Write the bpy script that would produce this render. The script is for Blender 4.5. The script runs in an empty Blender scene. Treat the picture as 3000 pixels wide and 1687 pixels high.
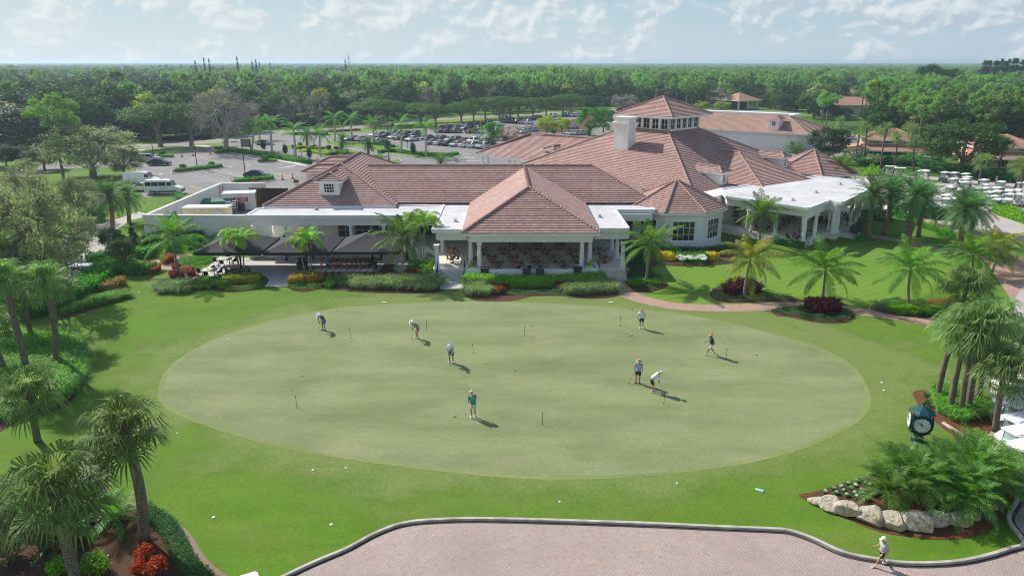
import bpy, bmesh, math, random
import numpy as np
from mathutils import Vector, Matrix
PI=math.pi
sc=bpy.context.scene; COL=sc.collection
R=random.Random(7)
# ---------------------------------------------------------------- camera model (pixel <-> ground helpers)
F_=2093.;CX=1500.;CY=843.5;CH=21.5;TH=math.atan(661/F_);cT,sT=math.cos(TH),math.sin(TH)
WIN={'1':(0,150,3.22),'2':(750,150,3.22),'3':(1500,150,3.22),'4':(2250,150,3.22),'5':(0,500,3.22),'6':(500,450,3.22),'7':(1200,450,3.22),'8':(1800,450,3.22),'9':(2250,450,3.22),
'A':(0,800,3.22),'B':(0,1230,3.1707),'C':(2250,850,3.22),'D':(2250,1230,3.1707),'E':(850,850,3.22),'F':(1600,850,3.22),'G':(700,1230,3.1707),'S':(0,0,2576/3000),
'K':(1000,330,8.587),'L':(1250,300,8.05),'M':(1500,290,7.36),'N':(2650,470,6.9),'O':(2780,1040,4.027),'P':(850,680,7.36)}
def ray(w,u,v):
    x0,y0,s=WIN[w]; a=(x0+u/s-CX)/F_; b=(y0+v/s-CY)/F_
    return Vector((a,cT-b*sT,-sT-b*cT))
def g(w,u,v,h=0.):
    d=ray(w,u,v); t=(h-CH)/d.z
    return Vector((d.x*t,d.y*t,h))
def gy(w,u,v,Y):
    d=ray(w,u,v); t=Y/d.y
    return Vector((d.x*t,Y,CH+d.z*t))
def gpoly(w,pts,h=0.): return [g(w,u,v,h) for u,v in pts]
# ---------------------------------------------------------------- object helpers
def tag(o,label=None,cat=None,group=None,kind=None):
    if label: o['label']=label
    if cat: o['category']=cat
    if group: o['group']=group
    if kind: o['kind']=kind
    return o
def empty(name,loc=(0,0,0),rz=0.,label=None,cat=None,group=None):
    o=bpy.data.objects.new(name,None); COL.objects.link(o); o.empty_display_size=.2
    o.location=loc; o.rotation_euler=(0,0,rz)
    return tag(o,label,cat,group)
def link(name,me,parent=None,loc=None,rz=0.):
    o=bpy.data.objects.new(name,me); COL.objects.link(o)
    if parent is not None: o.parent=parent
    if loc is not None: o.location=loc
    if rz: o.rotation_euler=(0,0,rz)
    return o
def dup(root,loc=None,rz=None,scale=None,label=None,group=None,color=None):
    r=root.copy(); COL.objects.link(r)
    if loc is not None: r.location=loc
    if rz is not None: r.rotation_euler=(0,0,rz)
    if scale is not None: r.scale=(scale,)*3 if not hasattr(scale,'__len__') else scale
    if label: r['label']=label
    if group: r['group']=group
    if color: r.color=color
    for ch in root.children:
        c=ch.copy(); COL.objects.link(c); c.parent=r
        if color: c.color=color
        for s in ch.children:
            d=s.copy(); COL.objects.link(d); d.parent=c
            if color: d.color=color
    return r
class MB:
    """collects shapes into one mesh"""
    def __init__(s): s.v=[];s.f=[];s.m=[];s.uv=[];s.mi=0;s.hasuv=False
    def add(s,vs,fs,uvs=None):
        b=len(s.v); s.v.extend([tuple(v) for v in vs])
        for k,f in enumerate(fs):
            s.f.append([b+i for i in f]); s.m.append(s.mi)
            if uvs: s.hasuv=True; s.uv.append(uvs[k])
            else: s.uv.append([(0,0)]*len(f))
        return s
    def box(s,c,d,rz=0.,taper=1.):
        cx,cy,cz=c; dx,dy,dz=d[0]/2,d[1]/2,d[2]/2; ca,sa=math.cos(rz),math.sin(rz); vs=[]
        for z,t in ((-dz,1.),(dz,taper)):
            for x,y in ((-dx,-dy),(dx,-dy),(dx,dy),(-dx,dy)):
                x*=t;y*=t; vs.append((cx+x*ca-y*sa,cy+x*sa+y*ca,cz+z))
        return s.add(vs,[(3,2,1,0),(4,5,6,7),(0,1,5,4),(1,2,6,5),(2,3,7,6),(3,0,4,7)])
    def tube(s,pts,rs,n=8,cap=True):
        pts=[Vector(p) for p in pts]
        if not hasattr(rs,'__len__'): rs=[rs]*len(pts)
        vs=[];fs=[]
        for i,p in enumerate(pts):
            t=(pts[min(i+1,len(pts)-1)]-pts[max(i-1,0)]).normalized()
            a=t.cross(Vector((0,0,1)) if abs(t.z)<.9 else Vector((1,0,0))).normalized(); b=t.cross(a)
            for k in range(n):
                w=2*PI*k/n; vs.append(p+(a*math.cos(w)+b*math.sin(w))*rs[i])
        for i in range(len(pts)-1):
            for k in range(n):
                j=(k+1)%n; fs.append((i*n+k,i*n+j,(i+1)*n+j,(i+1)*n+k))
        if cap: fs.append(tuple(range(n-1,-1,-1))); fs.append(tuple(range((len(pts)-1)*n,len(pts)*n)))
        fs=[f[::-1] for f in fs]
        return s.add(vs,fs)
    def lathe(s,c,prof,n=16,a0=0.,sx=1.,sy=1.):
        vs=[];fs=[]; m=len(prof)
        for r,z in prof:
            for k in range(n):
                w=a0+2*PI*k/n; vs.append((c[0]+r*sx*math.cos(w),c[1]+r*sy*math.sin(w),c[2]+z))
        for i in range(m-1):
            for k in range(n):
                j=(k+1)%n; fs.append((i*n+k,i*n+j,(i+1)*n+j,(i+1)*n+k))
        fs.append(tuple(range(n-1,-1,-1))); fs.append(tuple(range((m-1)*n,m*n)))
        return s.add(vs,fs)
    def prism(s,poly,z0,z1):
        n=len(poly); a=sum(poly[i][0]*poly[(i+1)%n][1]-poly[(i+1)%n][0]*poly[i][1] for i in range(n))
        if a<0: poly=poly[::-1]
        vs=[(p[0],p[1],z0) for p in poly]+[(p[0],p[1],z1) for p in poly]
        fs=[tuple(range(n-1,-1,-1)),tuple(range(n,2*n))]+[(i,(i+1)%n,n+(i+1)%n,n+i) for i in range(n)]
        return s.add(vs,fs)
    def quad(s,*p): return s.add(p,[tuple(range(len(p)))])
    def ball(s,c,r,n=10,m=7,sq=(1,1,1)):
        prof=[(max(r*math.sin(PI*i/m),1e-3),-r*math.cos(PI*i/m)) for i in range(m+1)]
        b=len(s.v); s.lathe((0,0,0),prof,n)
        for i in range(b,len(s.v)): x,y,z=s.v[i]; s.v[i]=(c[0]+x*sq[0],c[1]+y*sq[1],c[2]+z*sq[2])
        return s
    def wall(s,a,b,z0,z1,t):
        a=Vector((a[0],a[1],0));b=Vector((b[0],b[1],0)); d=(b-a); n=Vector((-d.y,d.x,0)).normalized()*t/2
        return s.prism([tuple(p)[:2] for p in (a-n,b-n,b+n,a+n)],z0,z1)
    def mesh(s,name,mats,smooth=False):
        me=bpy.data.meshes.new(name); me.from_pydata(s.v,[],s.f)
        for m in (mats if isinstance(mats,(list,tuple)) else [mats]): me.materials.append(m)
        if len(me.materials)>1: me.polygons.foreach_set('material_index',s.m)
        if s.hasuv:
            l=me.uv_layers.new(name='UVMap'); l.data.foreach_set('uv',[c for f in s.uv for p in f for c in p])
        if smooth: me.polygons.foreach_set('use_smooth',[True]*len(me.polygons))
        me.update(); return me
    def build(s,name,mats,parent=None,loc=None,rz=0.,smooth=False,bevel=0.):
        me=s.mesh(name,mats,smooth)
        if bevel:
            bm=bmesh.new(); bm.from_mesh(me); bmesh.ops.remove_doubles(bm,verts=bm.verts,dist=1e-5)
            bmesh.ops.bevel(bm,geom=[e for e in bm.edges if e.calc_face_angle(0)>.6],offset=bevel,segments=2,affect='EDGES',clamp_overlap=True); bm.to_mesh(me); bm.free()
        return link(name,me,parent,loc,rz)
def np_mesh(name,V,Q,mats,mi=None,smooth=False):
    me=bpy.data.meshes.new(name); V=np.asarray(V,np.float32); Q=np.asarray(Q,np.int32); k=Q.shape[1]
    me.vertices.add(len(V)); me.vertices.foreach_set('co',V.ravel())
    me.loops.add(Q.size); me.loops.foreach_set('vertex_index',Q.ravel())
    me.polygons.add(len(Q)); me.polygons.foreach_set('loop_start',np.arange(0,Q.size,k,dtype=np.int32))
    me.polygons.foreach_set('loop_total',np.full(len(Q),k,np.int32))
    for m in (mats if isinstance(mats,(list,tuple)) else [mats]): me.materials.append(m)
    if mi is not None: me.polygons.foreach_set('material_index',np.asarray(mi,np.int32))
    if smooth: me.polygons.foreach_set('use_smooth',[True]*len(Q))
    me.update(calc_edges=True); me.validate(); return me
def inpoly(x,y,P):
    c=False; n=len(P); j=n-1
    for i in range(n):
        xi,yi,xj,yj=P[i][0],P[i][1],P[j][0],P[j][1]
        if (yi>y)!=(yj>y) and x<(xj-xi)*(y-yi)/(yj-yi)+xi: c=not c
        j=i
    return c
def inpoly_np(x,y,P):
    c=np.zeros(len(x),bool); n=len(P); j=n-1
    for i in range(n):
        xi,yi,xj,yj=P[i][0],P[i][1],P[j][0],P[j][1]
        if yi!=yj: c^=((yi>y)!=(yj>y))&(x<(xj-xi)*(y-yi)/(yj-yi)+xi)
        j=i
    return c
def smooth_poly(P,k=6,closed=True):
    """Catmull-Rom through the points"""
    P=[Vector(p) for p in P]; n=len(P); out=[]
    for i in range(n if closed else n-1):
        p0,p1,p2,p3=(P[(i-1)%n],P[i],P[(i+1)%n],P[(i+2)%n]) if closed else (P[max(i-1,0)],P[i],P[i+1],P[min(i+2,n-1)])
        for q in range(k):
            t=q/k; out.append(.5*((2*p1)+(p2-p0)*t+(2*p0-5*p1+4*p2-p3)*t*t+(3*p1-p0-3*p2+p3)*t**3))
    if not closed: out.append(P[-1])
    return out
def sheet(name,poly,z,mat,label=None,kind='structure'):
    bm=bmesh.new(); vs=[bm.verts.new((p[0],p[1],z)) for p in poly]
    f=bm.faces.new(vs); f.normal_update()
    if f.normal.z<0: f.normal_flip()
    bmesh.ops.triangulate(bm,faces=[f]); me=bpy.data.meshes.new(name); bm.to_mesh(me); bm.free(); me.materials.append(mat)
    o=link(name,me); tag(o,label,kind=kind); return o
def strip(name,path,w,z,mat,kind='structure'):
    """flat band of width w along a path"""
    path=[Vector((p[0],p[1],0)) for p in path]; mb=MB(); L=[]
    for i,p in enumerate(path):
        t=(path[min(i+1,len(path)-1)]-path[max(i-1,0)]).normalized(); n=Vector((-t.y,t.x,0))
        ww=w[i] if hasattr(w,'__len__') else w
        L.append((p+n*ww/2,p-n*ww/2))
    for i in range(len(L)-1):
        a,b=L[i];c,d=L[i+1]; mb.quad((b.x,b.y,z),(d.x,d.y,z),(c.x,c.y,z),(a.x,a.y,z))
    o=mb.build(name,mat); tag(o,kind=kind); return o
def kerb(name,path,mat,w=.16,h=.13,closed=False):
    path=[Vector((p[0],p[1],0)) for p in path]; n=len(path); mb=MB(); vs=[];fs=[]
    for i,p in enumerate(path):
        t=((path[(i+1)%n]-path[(i-1)%n]) if closed else (path[min(i+1,n-1)]-path[max(i-1,0)])).normalized(); m=Vector((-t.y,t.x,0))*w/2
        for q,z in ((p+m,0),(p+m,h-.02),(p+m*.8,h),(p-m*.8,h),(p-m,h-.02),(p-m,0)): vs.append((q.x,q.y,z))
    for i in range(n if closed else n-1):
        j=(i+1)%n
        for k in range(5): fs.append((i*6+k,i*6+k+1,j*6+k+1,j*6+k))
    mb.add(vs,[f[::-1] for f in fs]); o=mb.build(name,mat); tag(o,kind='structure'); return o
# ---------------------------------------------------------------- materials
class NT:
    def __init__(s,name):
        s.m=bpy.data.materials.new(name); s.m.use_nodes=True; s.t=s.m.node_tree; s.b=s.t.nodes['Principled BSDF']; s.o=s.t.nodes['Material Output']
    def n(s,ty,ins=None,**kw):
        x=s.t.nodes.new(ty)
        for k,v in kw.items(): setattr(x,k,v)
        for k,v in (ins or {}).items():
            if isinstance(v,bpy.types.NodeSocket): s.t.links.new(v,x.inputs[k])
            else: x.inputs[k].default_value=v
        return x
    def l(s,a,b): s.t.links.new(a,b)
    def math(s,op,a,b=0.,c=None):
        x=s.n('ShaderNodeMath',operation=op)
        for i,v in enumerate((a,b,c)):
            if v is None: continue
            if isinstance(v,bpy.types.NodeSocket): s.l(v,x.inputs[i])
            else: x.inputs[i].default_value=v
        return x.outputs[0]
    def pos(s,obj=False,scale=(1,1,1),rz=0.):
        src=s.n('ShaderNodeTexCoord').outputs['Object'] if obj else s.n('ShaderNodeNewGeometry').outputs['Position']
        mp=s.n('ShaderNodeMapping',{'Vector':src}); mp.inputs['Scale'].default_value=scale; mp.inputs['Rotation'].default_value=(0,0,rz)
        return mp.outputs[0]
    def noise(s,vec,scale,detail=3.,rough=.55,lo=.35,hi=.65):
        x=s.n('ShaderNodeTexNoise',{'Vector':vec,'Scale':scale,'Detail':detail,'Roughness':rough})
        r=s.n('ShaderNodeMapRange',{'Value':x.outputs[0],'From Min':lo,'From Max':hi}); return r.outputs[0]
    def mix(s,fac,a,b,blend='MIX'):
        x=s.n('ShaderNodeMix',data_type='RGBA',blend_type=blend)
        for i,v in ((0,fac),(6,a),(7,b)):
            if isinstance(v,bpy.types.NodeSocket): s.l(v,x.inputs[i])
            elif i==0: x.inputs[0].default_value=v
            else: x.inputs[i].default_value=(*v,1) if len(v)==3 else v
        return x.outputs[2]
    def bump(s,h,strength=.3,dist=.05):
        x=s.n('ShaderNodeBump',{'Height':h,'Strength':strength,'Distance':dist}); s.l(x.outputs[0],s.b.inputs['Normal'])
    def done(s,col=None,rough=.8,metal=0.,spec=.3):
        if col is not None:
            if isinstance(col,bpy.types.NodeSocket): s.l(col,s.b.inputs['Base Color'])
            else: s.b.inputs['Base Color'].default_value=(*col,1)
        s.b.inputs['Roughness'].default_value=rough; s.b.inputs['Metallic'].default_value=metal; s.b.inputs['Specular IOR Level'].default_value=spec
        return s.m
M={}
def plain(name,col,rough=.7,metal=0.,vary=.12,scale=2.,spec=.3,obj=True,bump=0.):
    if name in M: return M[name]
    t=NT(name); p=t.pos(obj); k=t.noise(p,scale,4)
    c=t.mix(k,tuple(x*(1-vary) for x in col),tuple(min(1,x*(1+vary)) for x in col))
    if bump: t.bump(t.noise(p,scale*8,3),bump,.02)
    M[name]=t.done(c,rough,metal,spec); return M[name]
def leafmat(name,a,b,trans=.42,rough=.62,spec=.18,hue=.0):
    """foliage: per-leaf colour between a and b, small per-plant shift, light through the leaf"""
    t=NT(name); isl=t.n('ShaderNodeNewGeometry').outputs['Random Per Island']; oi=t.n('ShaderNodeObjectInfo').outputs['Random']
    c=t.mix(isl,a,b); hs=t.n('ShaderNodeHueSaturation',{'Color':c})
    t.l(t.math('MULTIPLY_ADD',oi,.7,1.0),hs.inputs['Value']); t.l(t.math('MULTIPLY_ADD',oi,.03+hue,.485-hue/2),hs.inputs['Hue'])
    m=t.done(hs.outputs[0],rough,0,spec)
    tr=t.n('ShaderNodeBsdfTranslucent',{'Color':t.n('ShaderNodeHueSaturation',{'Color':hs.outputs[0],'Saturation':1.15,'Value':1.6,'Hue':.492}).outputs[0]}); mx=t.n('ShaderNodeMixShader',{0:trans,1:t.b.outputs[0],2:tr.outputs[0]}); t.l(mx.outputs[0],t.o.inputs[0])
    M[name]=m; return m
# ---------------------------------------------------------------- camera, light, sky, air
cam=bpy.data.cameras.new('Camera'); co=bpy.data.objects.new('Camera',cam); COL.objects.link(co)
co.location=(0,0,CH); co.rotation_euler=(PI/2-TH,0,0); cam.sensor_width=36; cam.lens=F_/3000*36; cam.clip_end=30000; sc.camera=co
SUN_EL=math.radians(38.5); SD=Vector((-.743,.669,0))
sun=bpy.data.lights.new('Sun','SUN'); sun.energy=4.5; sun.angle=math.radians(.53); sun.color=(1,.95,.87)
so=bpy.data.objects.new('Sun',sun); COL.objects.link(so); so.location=(-60,60,80)
tosun=Vector((SD.x*math.cos(SUN_EL),SD.y*math.cos(SUN_EL),math.sin(SUN_EL))); so.rotation_euler=tosun.to_track_quat('Z','Y').to_euler()
W=bpy.data.worlds.new('World'); sc.world=W; W.use_nodes=True; wt=W.node_tree
bg=wt.nodes['Background']
def wn(ty,ins=None,**kw):
    x=wt.nodes.new(ty)
    for k,v in kw.items(): setattr(x,k,v)
    for k,v in (ins or {}).items():
        if isinstance(v,bpy.types.NodeSocket): wt.links.new(v,x.inputs[k])
        else: x.inputs[k].default_value=v
    return x
def wm(op,*a):
    x=wn('ShaderNodeMath',operation=op)
    for i,v in enumerate(a):
        if isinstance(v,bpy.types.NodeSocket): wt.links.new(v,x.inputs[i])
        else: x.inputs[i].default_value=v
    return x.outputs[0]
def wmix(f,a,b):
    x=wn('ShaderNodeMix',data_type='RGBA')
    for i,v in ((0,f),(6,a),(7,b)):
        if isinstance(v,bpy.types.NodeSocket): wt.links.new(v,x.inputs[i])
        else: x.inputs[i].default_value=v if i==0 else (*v,1)
    return x.outputs[2]
sky=wn('ShaderNodeTexSky',sky_type='NISHITA',sun_disc=False,sun_elevation=SUN_EL,sun_rotation=math.radians(-48),altitude=10,air_density=1.0,dust_density=1.2,ozone_density=1.5)
tc=wn('ShaderNodeTexCoord').outputs['Generated']; sep=wn('ShaderNodeSeparateXYZ',{0:tc})
az=wm('ARCTAN2',sep.outputs[0],sep.outputs[1]); el=wm('ARCSINE',sep.outputs[2])
SK=8.3  # sky radiance unit before the background strength
vec=wn('ShaderNodeCombineXYZ',{0:wm('MULTIPLY',az,17.),1:wm('MULTIPLY',el,25.),2:0.37}).outputs[0]
n1=wn('ShaderNodeTexNoise',{'Vector':vec,'Scale':1.15,'Detail':9.,'Roughness':.56,'Distortion':.25}).outputs[0]
vec2=wn('ShaderNodeVectorMath',{0:vec,1:(-.10,.16,0)},operation='ADD').outputs[0]
n2=wn('ShaderNodeTexNoise',{'Vector':vec2,'Scale':1.15,'Detail':9.,'Roughness':.56,'Distortion':.25}).outputs[0]
elr=wn('ShaderNodeMapRange',{'Value':el,'From Min':.012,'From Max':.085,'To Min':-.07,'To Max':.12}).outputs[0]
mask=wn('ShaderNodeMapRange',{'Value':wm('ADD',n1,elr),'From Min':.43,'From Max':.60},interpolation_type='SMOOTHSTEP').outputs[0]
lit=wn('ShaderNodeMapRange',{'Value':wm('SUBTRACT',n1,n2),'From Min':-.05,'From Max':.09}).outputs[0]
azr=wn('ShaderNodeMapRange',{'Value':az,'From Min':-.7,'From Max':.7}).outputs[0]
def k3(r,g_,b): return (r*SK,g_*SK,b*SK)
air=wmix(azr,k3(.61,.685,.70),k3(.40,.505,.585))
airtop=wmix(azr,k3(.47,.60,.65),k3(.31,.49,.59))
air=wmix(wn('ShaderNodeMapRange',{'Value':el,'From Min':.02,'From Max':.09}).outputs[0],air,airtop)
cl=wmix(lit,wmix(azr,k3(.60,.66,.68),k3(.40,.475,.55)),wmix(azr,k3(.72,.76,.765),k3(.63,.685,.72)))
vis=wmix(wm('MULTIPLY',mask,.92),air,cl)
low=wn('ShaderNodeMapRange',{'Value':el,'From Min':.12,'From Max':.5}).outputs[0]
fin=wmix(low,vis,sky.outputs[0]); wt.links.new(fin,bg.inputs[0]); bg.inputs[1].default_value=.115
sc.view_settings.view_transform='Standard'; sc.view_settings.look='None'; sc.view_settings.exposure=.30; sc.view_settings.gamma=1
cy=sc.cycles; cy.max_bounces=6; cy.diffuse_bounces=5; cy.glossy_bounces=2; cy.transmission_bounces=3; cy.volume_bounces=0; cy.transparent_max_bounces=6; cy.caustics_reflective=False; cy.caustics_refractive=False
cy.filter_width=1.05; cy.use_denoising=True; cy.use_adaptive_sampling=True; cy.adaptive_threshold=.015
# ---------------------------------------------------------------- ground materials
GEL=(1.6,50.2,27.5,16.8)
def grass_mat(name,a,b,brown,brown_amt=.5,streak=0.,s_rz=0.,fine=.2,stripes=None,ring=False):
    t=NT(name); p=t.pos()
    c=t.mix(t.noise(p,.11,4,.6),a,b)
    c=t.mix(t.math('MULTIPLY',t.noise(t.pos(scale=(1,1.6,1),rz=.3),.16,5,.65,.48,.72),brown_amt),c,brown)
    if streak:
        ps=t.pos(scale=(.085,.36,1),rz=s_rz); c=t.mix(t.math('MULTIPLY',t.noise(ps,1.,5,.62,.36,.66),streak),c,tuple(min(1,x*1.55) for x in b))
    if stripes:
        w=t.n('ShaderNodeTexWave',{'Vector':t.pos(rz=stripes[1]),'Scale':stripes[0],'Distortion':1.2,'Detail':2.}); c=t.mix(t.math('MULTIPLY',w.outputs[1],.28),c,tuple(x*1.5 for x in b))
    if ring:
        sp_=t.n('ShaderNodeSeparateXYZ',{0:p}); ex=t.math('DIVIDE',t.math('SUBTRACT',sp_.outputs[0],GEL[0]),GEL[2]); ey=t.math('DIVIDE',t.math('SUBTRACT',sp_.outputs[1],GEL[1]),GEL[3])
        rr_=t.math('SQRT',t.math('ADD',t.math('MULTIPLY',ex,ex),t.math('MULTIPLY',ey,ey))); rr_=t.math('ADD',rr_,t.math('MULTIPLY_ADD',t.noise(p,.22,5,.65,.3,.7),.26,-.13))
        k1_=t.n('ShaderNodeMapRange',{'Value':rr_,'From Min':1.34,'From Max':1.0},interpolation_type='SMOOTHSTEP').outputs[0]; k2_=t.n('ShaderNodeMapRange',{'Value':rr_,'From Min':1.10,'From Max':.97}).outputs[0]
        bw_=t.math('MULTIPLY_ADD',t.math('SINE',t.math('MULTIPLY',rr_,34.)),.5,.5); c=t.mix(t.math('MULTIPLY',bw_,.22),c,tuple(min(1,x*1.55) for x in b)); c=t.mix(t.math('MULTIPLY',k1_,.72),c,t.mix(t.noise(p,.5,5,.65),(.092,.155,.028),(.185,.215,.072))); c=t.mix(t.math('MULTIPLY',k2_,.65),c,(.245,.265,.115))
    f=t.noise(t.pos(scale=(1,.55,1)),5.,4,.7,.3,.7); c=t.mix(t.math('MULTIPLY',f,fine),c,tuple(x*.45 for x in a))
    f2=t.noise(p,17.,3,.8,.25,.75); c=t.mix(t.math('MULTIPLY',f2,fine*.9),c,tuple(min(1,x*1.7) for x in b))
    t.bump(f2,.35,.03); M[name]=t.done(c,.95,0,.12); return M[name]
grass_mat('lawn',(.054,.142,.009),(.106,.205,.018),(.185,.175,.055),.95,.30,.15,.42,ring=True)
grass_mat('green',(.150,.190,.076),(.205,.240,.112),(.30,.31,.17),.9,.62,.06,.3)
grass_mat('collar',(.155,.205,.060),(.225,.265,.10),(.33,.31,.16),.7,.35,.1,.3)
grass_mat('side',(.105,.215,.020),(.145,.255,.034),(.20,.25,.07),.35,.0,0,.3,stripes=(.33,.95))
grass_mat('rough',(.040,.095,.016),(.075,.15,.025),(.10,.11,.035),.6,0,0,.6)
def asphalt(name,a,b,bmp=.2):
    t=NT(name); p=t.pos(); c=t.mix(t.noise(p,.12,5,.6),a,b); c=t.mix(t.math('MULTIPLY',t.noise(p,9.,3,.8,.3,.7),.25),c,tuple(x*.55 for x in a))
    c=t.mix(t.math('MULTIPLY',t.noise(t.pos(scale=(.4,1,1),rz=.4),.6,5,.7,.55,.75),.35),c,tuple(x*.6 for x in a))
    M[name]=t.done(c,.9,0,.2)
asphalt('asphalt',(.235,.222,.215),(.285,.272,.265)); asphalt('road',(.30,.275,.245),(.36,.33,.30)); asphalt('conc',(.62,.60,.56),(.70,.68,.64)); asphalt('patio',(.60,.57,.52),(.68,.65,.60)); 
t=NT('roofw'); p=t.pos(); c=t.mix(t.noise(p,.35,5,.65),(.54,.54,.54),(.68,.68,.675)); bk=t.n('ShaderNodeTexBrick',{'Vector':p,'Color1':(1,1,1,1),'Color2':(.96,.96,.96,1),'Mortar':(.72,.72,.73,1),'Scale':1.,'Mortar Size':.02,'Brick Width':6.,'Row Height':1.8}); c=t.mix(1.,c,bk.outputs[0],'MULTIPLY'); c=t.mix(t.math('MULTIPLY',t.noise(t.pos(scale=(1,.4,1)),.8,5,.7,.55,.75),.3),c,(.33,.32,.30)); M['roofw']=t.done(c,.8,0,.2)
def herring(name,w,rz,cols,mortar,joint=.07):
    """herringbone brick paving: 2:1 bricks, each with its own colour"""
    t=NT(name); mp=t.pos(scale=(1/w,1/w,1),rz=rz); sp=t.n('ShaderNodeSeparateXYZ',{0:mp}); x,y=sp.outputs[0],sp.outputs[1]; m=t.math
    i,j=m('FLOOR',x),m('FLOOR',y); fx,fy=m('FRACT',x),m('FRACT',y); k=m('FLOORED_MODULO',m('SUBTRACT',i,j),4.)
    isH=m('LESS_THAN',k,1.5)
    bxH=m('SUBTRACT',i,k); byV=m('SUBTRACT',j,m('SUBTRACT',3.,k))
    idx=m('ADD',m('MULTIPLY',isH,bxH),m('MULTIPLY',m('SUBTRACT',1.,isH),i)); idy=m('ADD',m('MULTIPLY',isH,j),m('MULTIPLY',m('SUBTRACT',1.,isH),byV))
    lx=m('SUBTRACT',x,idx); ly=m('SUBTRACT',y,idy); LX=m('ADD',1.,isH); LY=m('SUBTRACT',2.,isH)
    d=m('MINIMUM',m('MINIMUM',lx,m('SUBTRACT',LX,lx)),m('MINIMUM',ly,m('SUBTRACT',LY,ly)))
    jt=m('LESS_THAN',d,joint)
    wn_=t.n('ShaderNodeTexWhiteNoise',{'Vector':t.n('ShaderNodeCombineXYZ',{0:idx,1:idy,2:isH}).outputs[0]},noise_dimensions='3D').outputs[0]
    cr=t.n('ShaderNodeValToRGB',{'Fac':wn_}); e=cr.color_ramp; e.elements[0].color=(*cols[0],1); e.elements[1].color=(*cols[-1],1)
    for q,cc in enumerate(cols[1:-1]): el_=e.elements.new((q+1)/(len(cols)-1)); el_.color=(*cc,1)
    c=t.mix(t.math('MULTIPLY',t.noise(t.pos(),.25,4,.6),.35),cr.outputs[0],tuple(sum(q)/len(cols)*.75 for q in zip(*cols)))
    c=t.mix(t.math('MULTIPLY',t.noise(t.pos(scale=(.35,1,1),rz=.25),.5,6,.7,.5,.75),.4),c,tuple(sum(q)/len(cols)*.55 for q in zip(*cols))); c=t.mix(t.math('MULTIPLY',jt,.75),c,mortar); t.bump(m('SUBTRACT',1.,jt),.4,.01); M[name]=t.done(c,.85,0,.2)
herring('drive',.125,PI/4,[(.39,.295,.25),(.465,.37,.325),(.415,.345,.315),(.485,.345,.295),(.445,.40,.37)],(.23,.195,.18))
herring('path',.12,.3,[(.44,.25,.18),(.52,.33,.25),(.48,.36,.29),(.36,.22,.17)],(.26,.18,.14))
herring('yard',.16,.5,[(.50,.45,.40),(.56,.51,.46),(.44,.40,.37),(.60,.55,.50)],(.34,.30,.27))
def mulch(name,a,b):
    t=NT(name); p=t.pos(); f=t.noise(t.pos(scale=(1,2.2,1),rz=.7),14.,5,.8,.3,.7); c=t.mix(f,a,b); t.bump(f,.8,.05); M[name]=t.done(c,.95,0,.1)
mulch('mulch',(.075,.040,.027),(.20,.115,.075)); mulch('redmulch',(.12,.045,.022),(.30,.13,.06)); mulch('chips',(.28,.20,.13),(.50,.39,.28))
plain('kerbm',(.52,.50,.46),.85,obj=False,scale=.8); plain('paint',(.78,.78,.76),.7,obj=False,scale=3); plain('yellowpaint',(.72,.50,.12),.7,obj=False); plain('kerbdrive',(.46,.42,.36),.85,obj=False,scale=1.2,vary=.25)
# ---------------------------------------------------------------- ground sheets
me=MB().quad((-9000,-60,0),(9000,-60,0),(9000,14000,0),(-9000,14000,0)); tag(me.build('ground',M['rough']),kind='structure')
sheet('lawn',[(-58,-30),(60,-30),(62,40),(58,112),(30,112),(-30,126),(-46,128),(-85,190),(-120,190),(-110,90),(-75,50)],.004,M['lawn'])
GREEN=smooth_poly(gpoly('S',[(408,985),(440,920),(520,865),(640,822),(760,792),(870,775),(1050,764),(1290,762),(1540,774),(1720,793),(1900,830),(2040,870),(2135,920),(2176,985),(2163,1040),(2100,1085),(1980,1132),(1800,1170),(1560,1195),(1320,1195),(1080,1175),(860,1145),(660,1105),(520,1065),(432,1025)]),6)
cen=Vector((1.5,50,0))
sheet('collar',[(p-cen)*(1+(.30+.05*math.sin(i*.4))/max((p-cen).length,1))+cen for i,p in enumerate(GREEN)],.008,M['collar'])
sheet('putting_green',GREEN,.012,M['green'])
# the front driveway and its kerb
KERB=smooth_poly(gpoly('G',[(380,1480),(700,1330),(1000,1203),(1250,1070),(1500,975),(1800,938),(2378,928)])+gpoly('S',[(1600,1318),(1800,1327)])+gpoly('D',[(0,1020),(200,1038),(420,1112),(700,1238),(1000,1300),(1300,1338),(1700,1328),(2000,1275),(2250,1200),(2378,1140)])+[Vector((24.5,30.2,0)),Vector((26.5,32.5,0)),Vector((27.4,36,0)),Vector((26.9,40,0))],5,False)
k0=Vector((KERB[0].x-6,KERB[0].y-5,0))
sheet('driveway',[k0]+KERB+[Vector((60,44,0)),Vector((60,-20,0)),Vector((-30,-20,0))],.009,M['drive'])
kerb('kerb',[k0]+KERB,M['kerbdrive'],.19,.13)
plain('kerbshadem',(.055,.048,.045),.9,obj=False,vary=.3)
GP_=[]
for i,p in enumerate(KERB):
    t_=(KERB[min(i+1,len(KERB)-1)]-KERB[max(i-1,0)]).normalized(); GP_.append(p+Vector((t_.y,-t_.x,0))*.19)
strip('kerb',GP_,.16,.012,M['kerbshadem'])  # dark strip painting in the kerb's shaded front face and shadow
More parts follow.
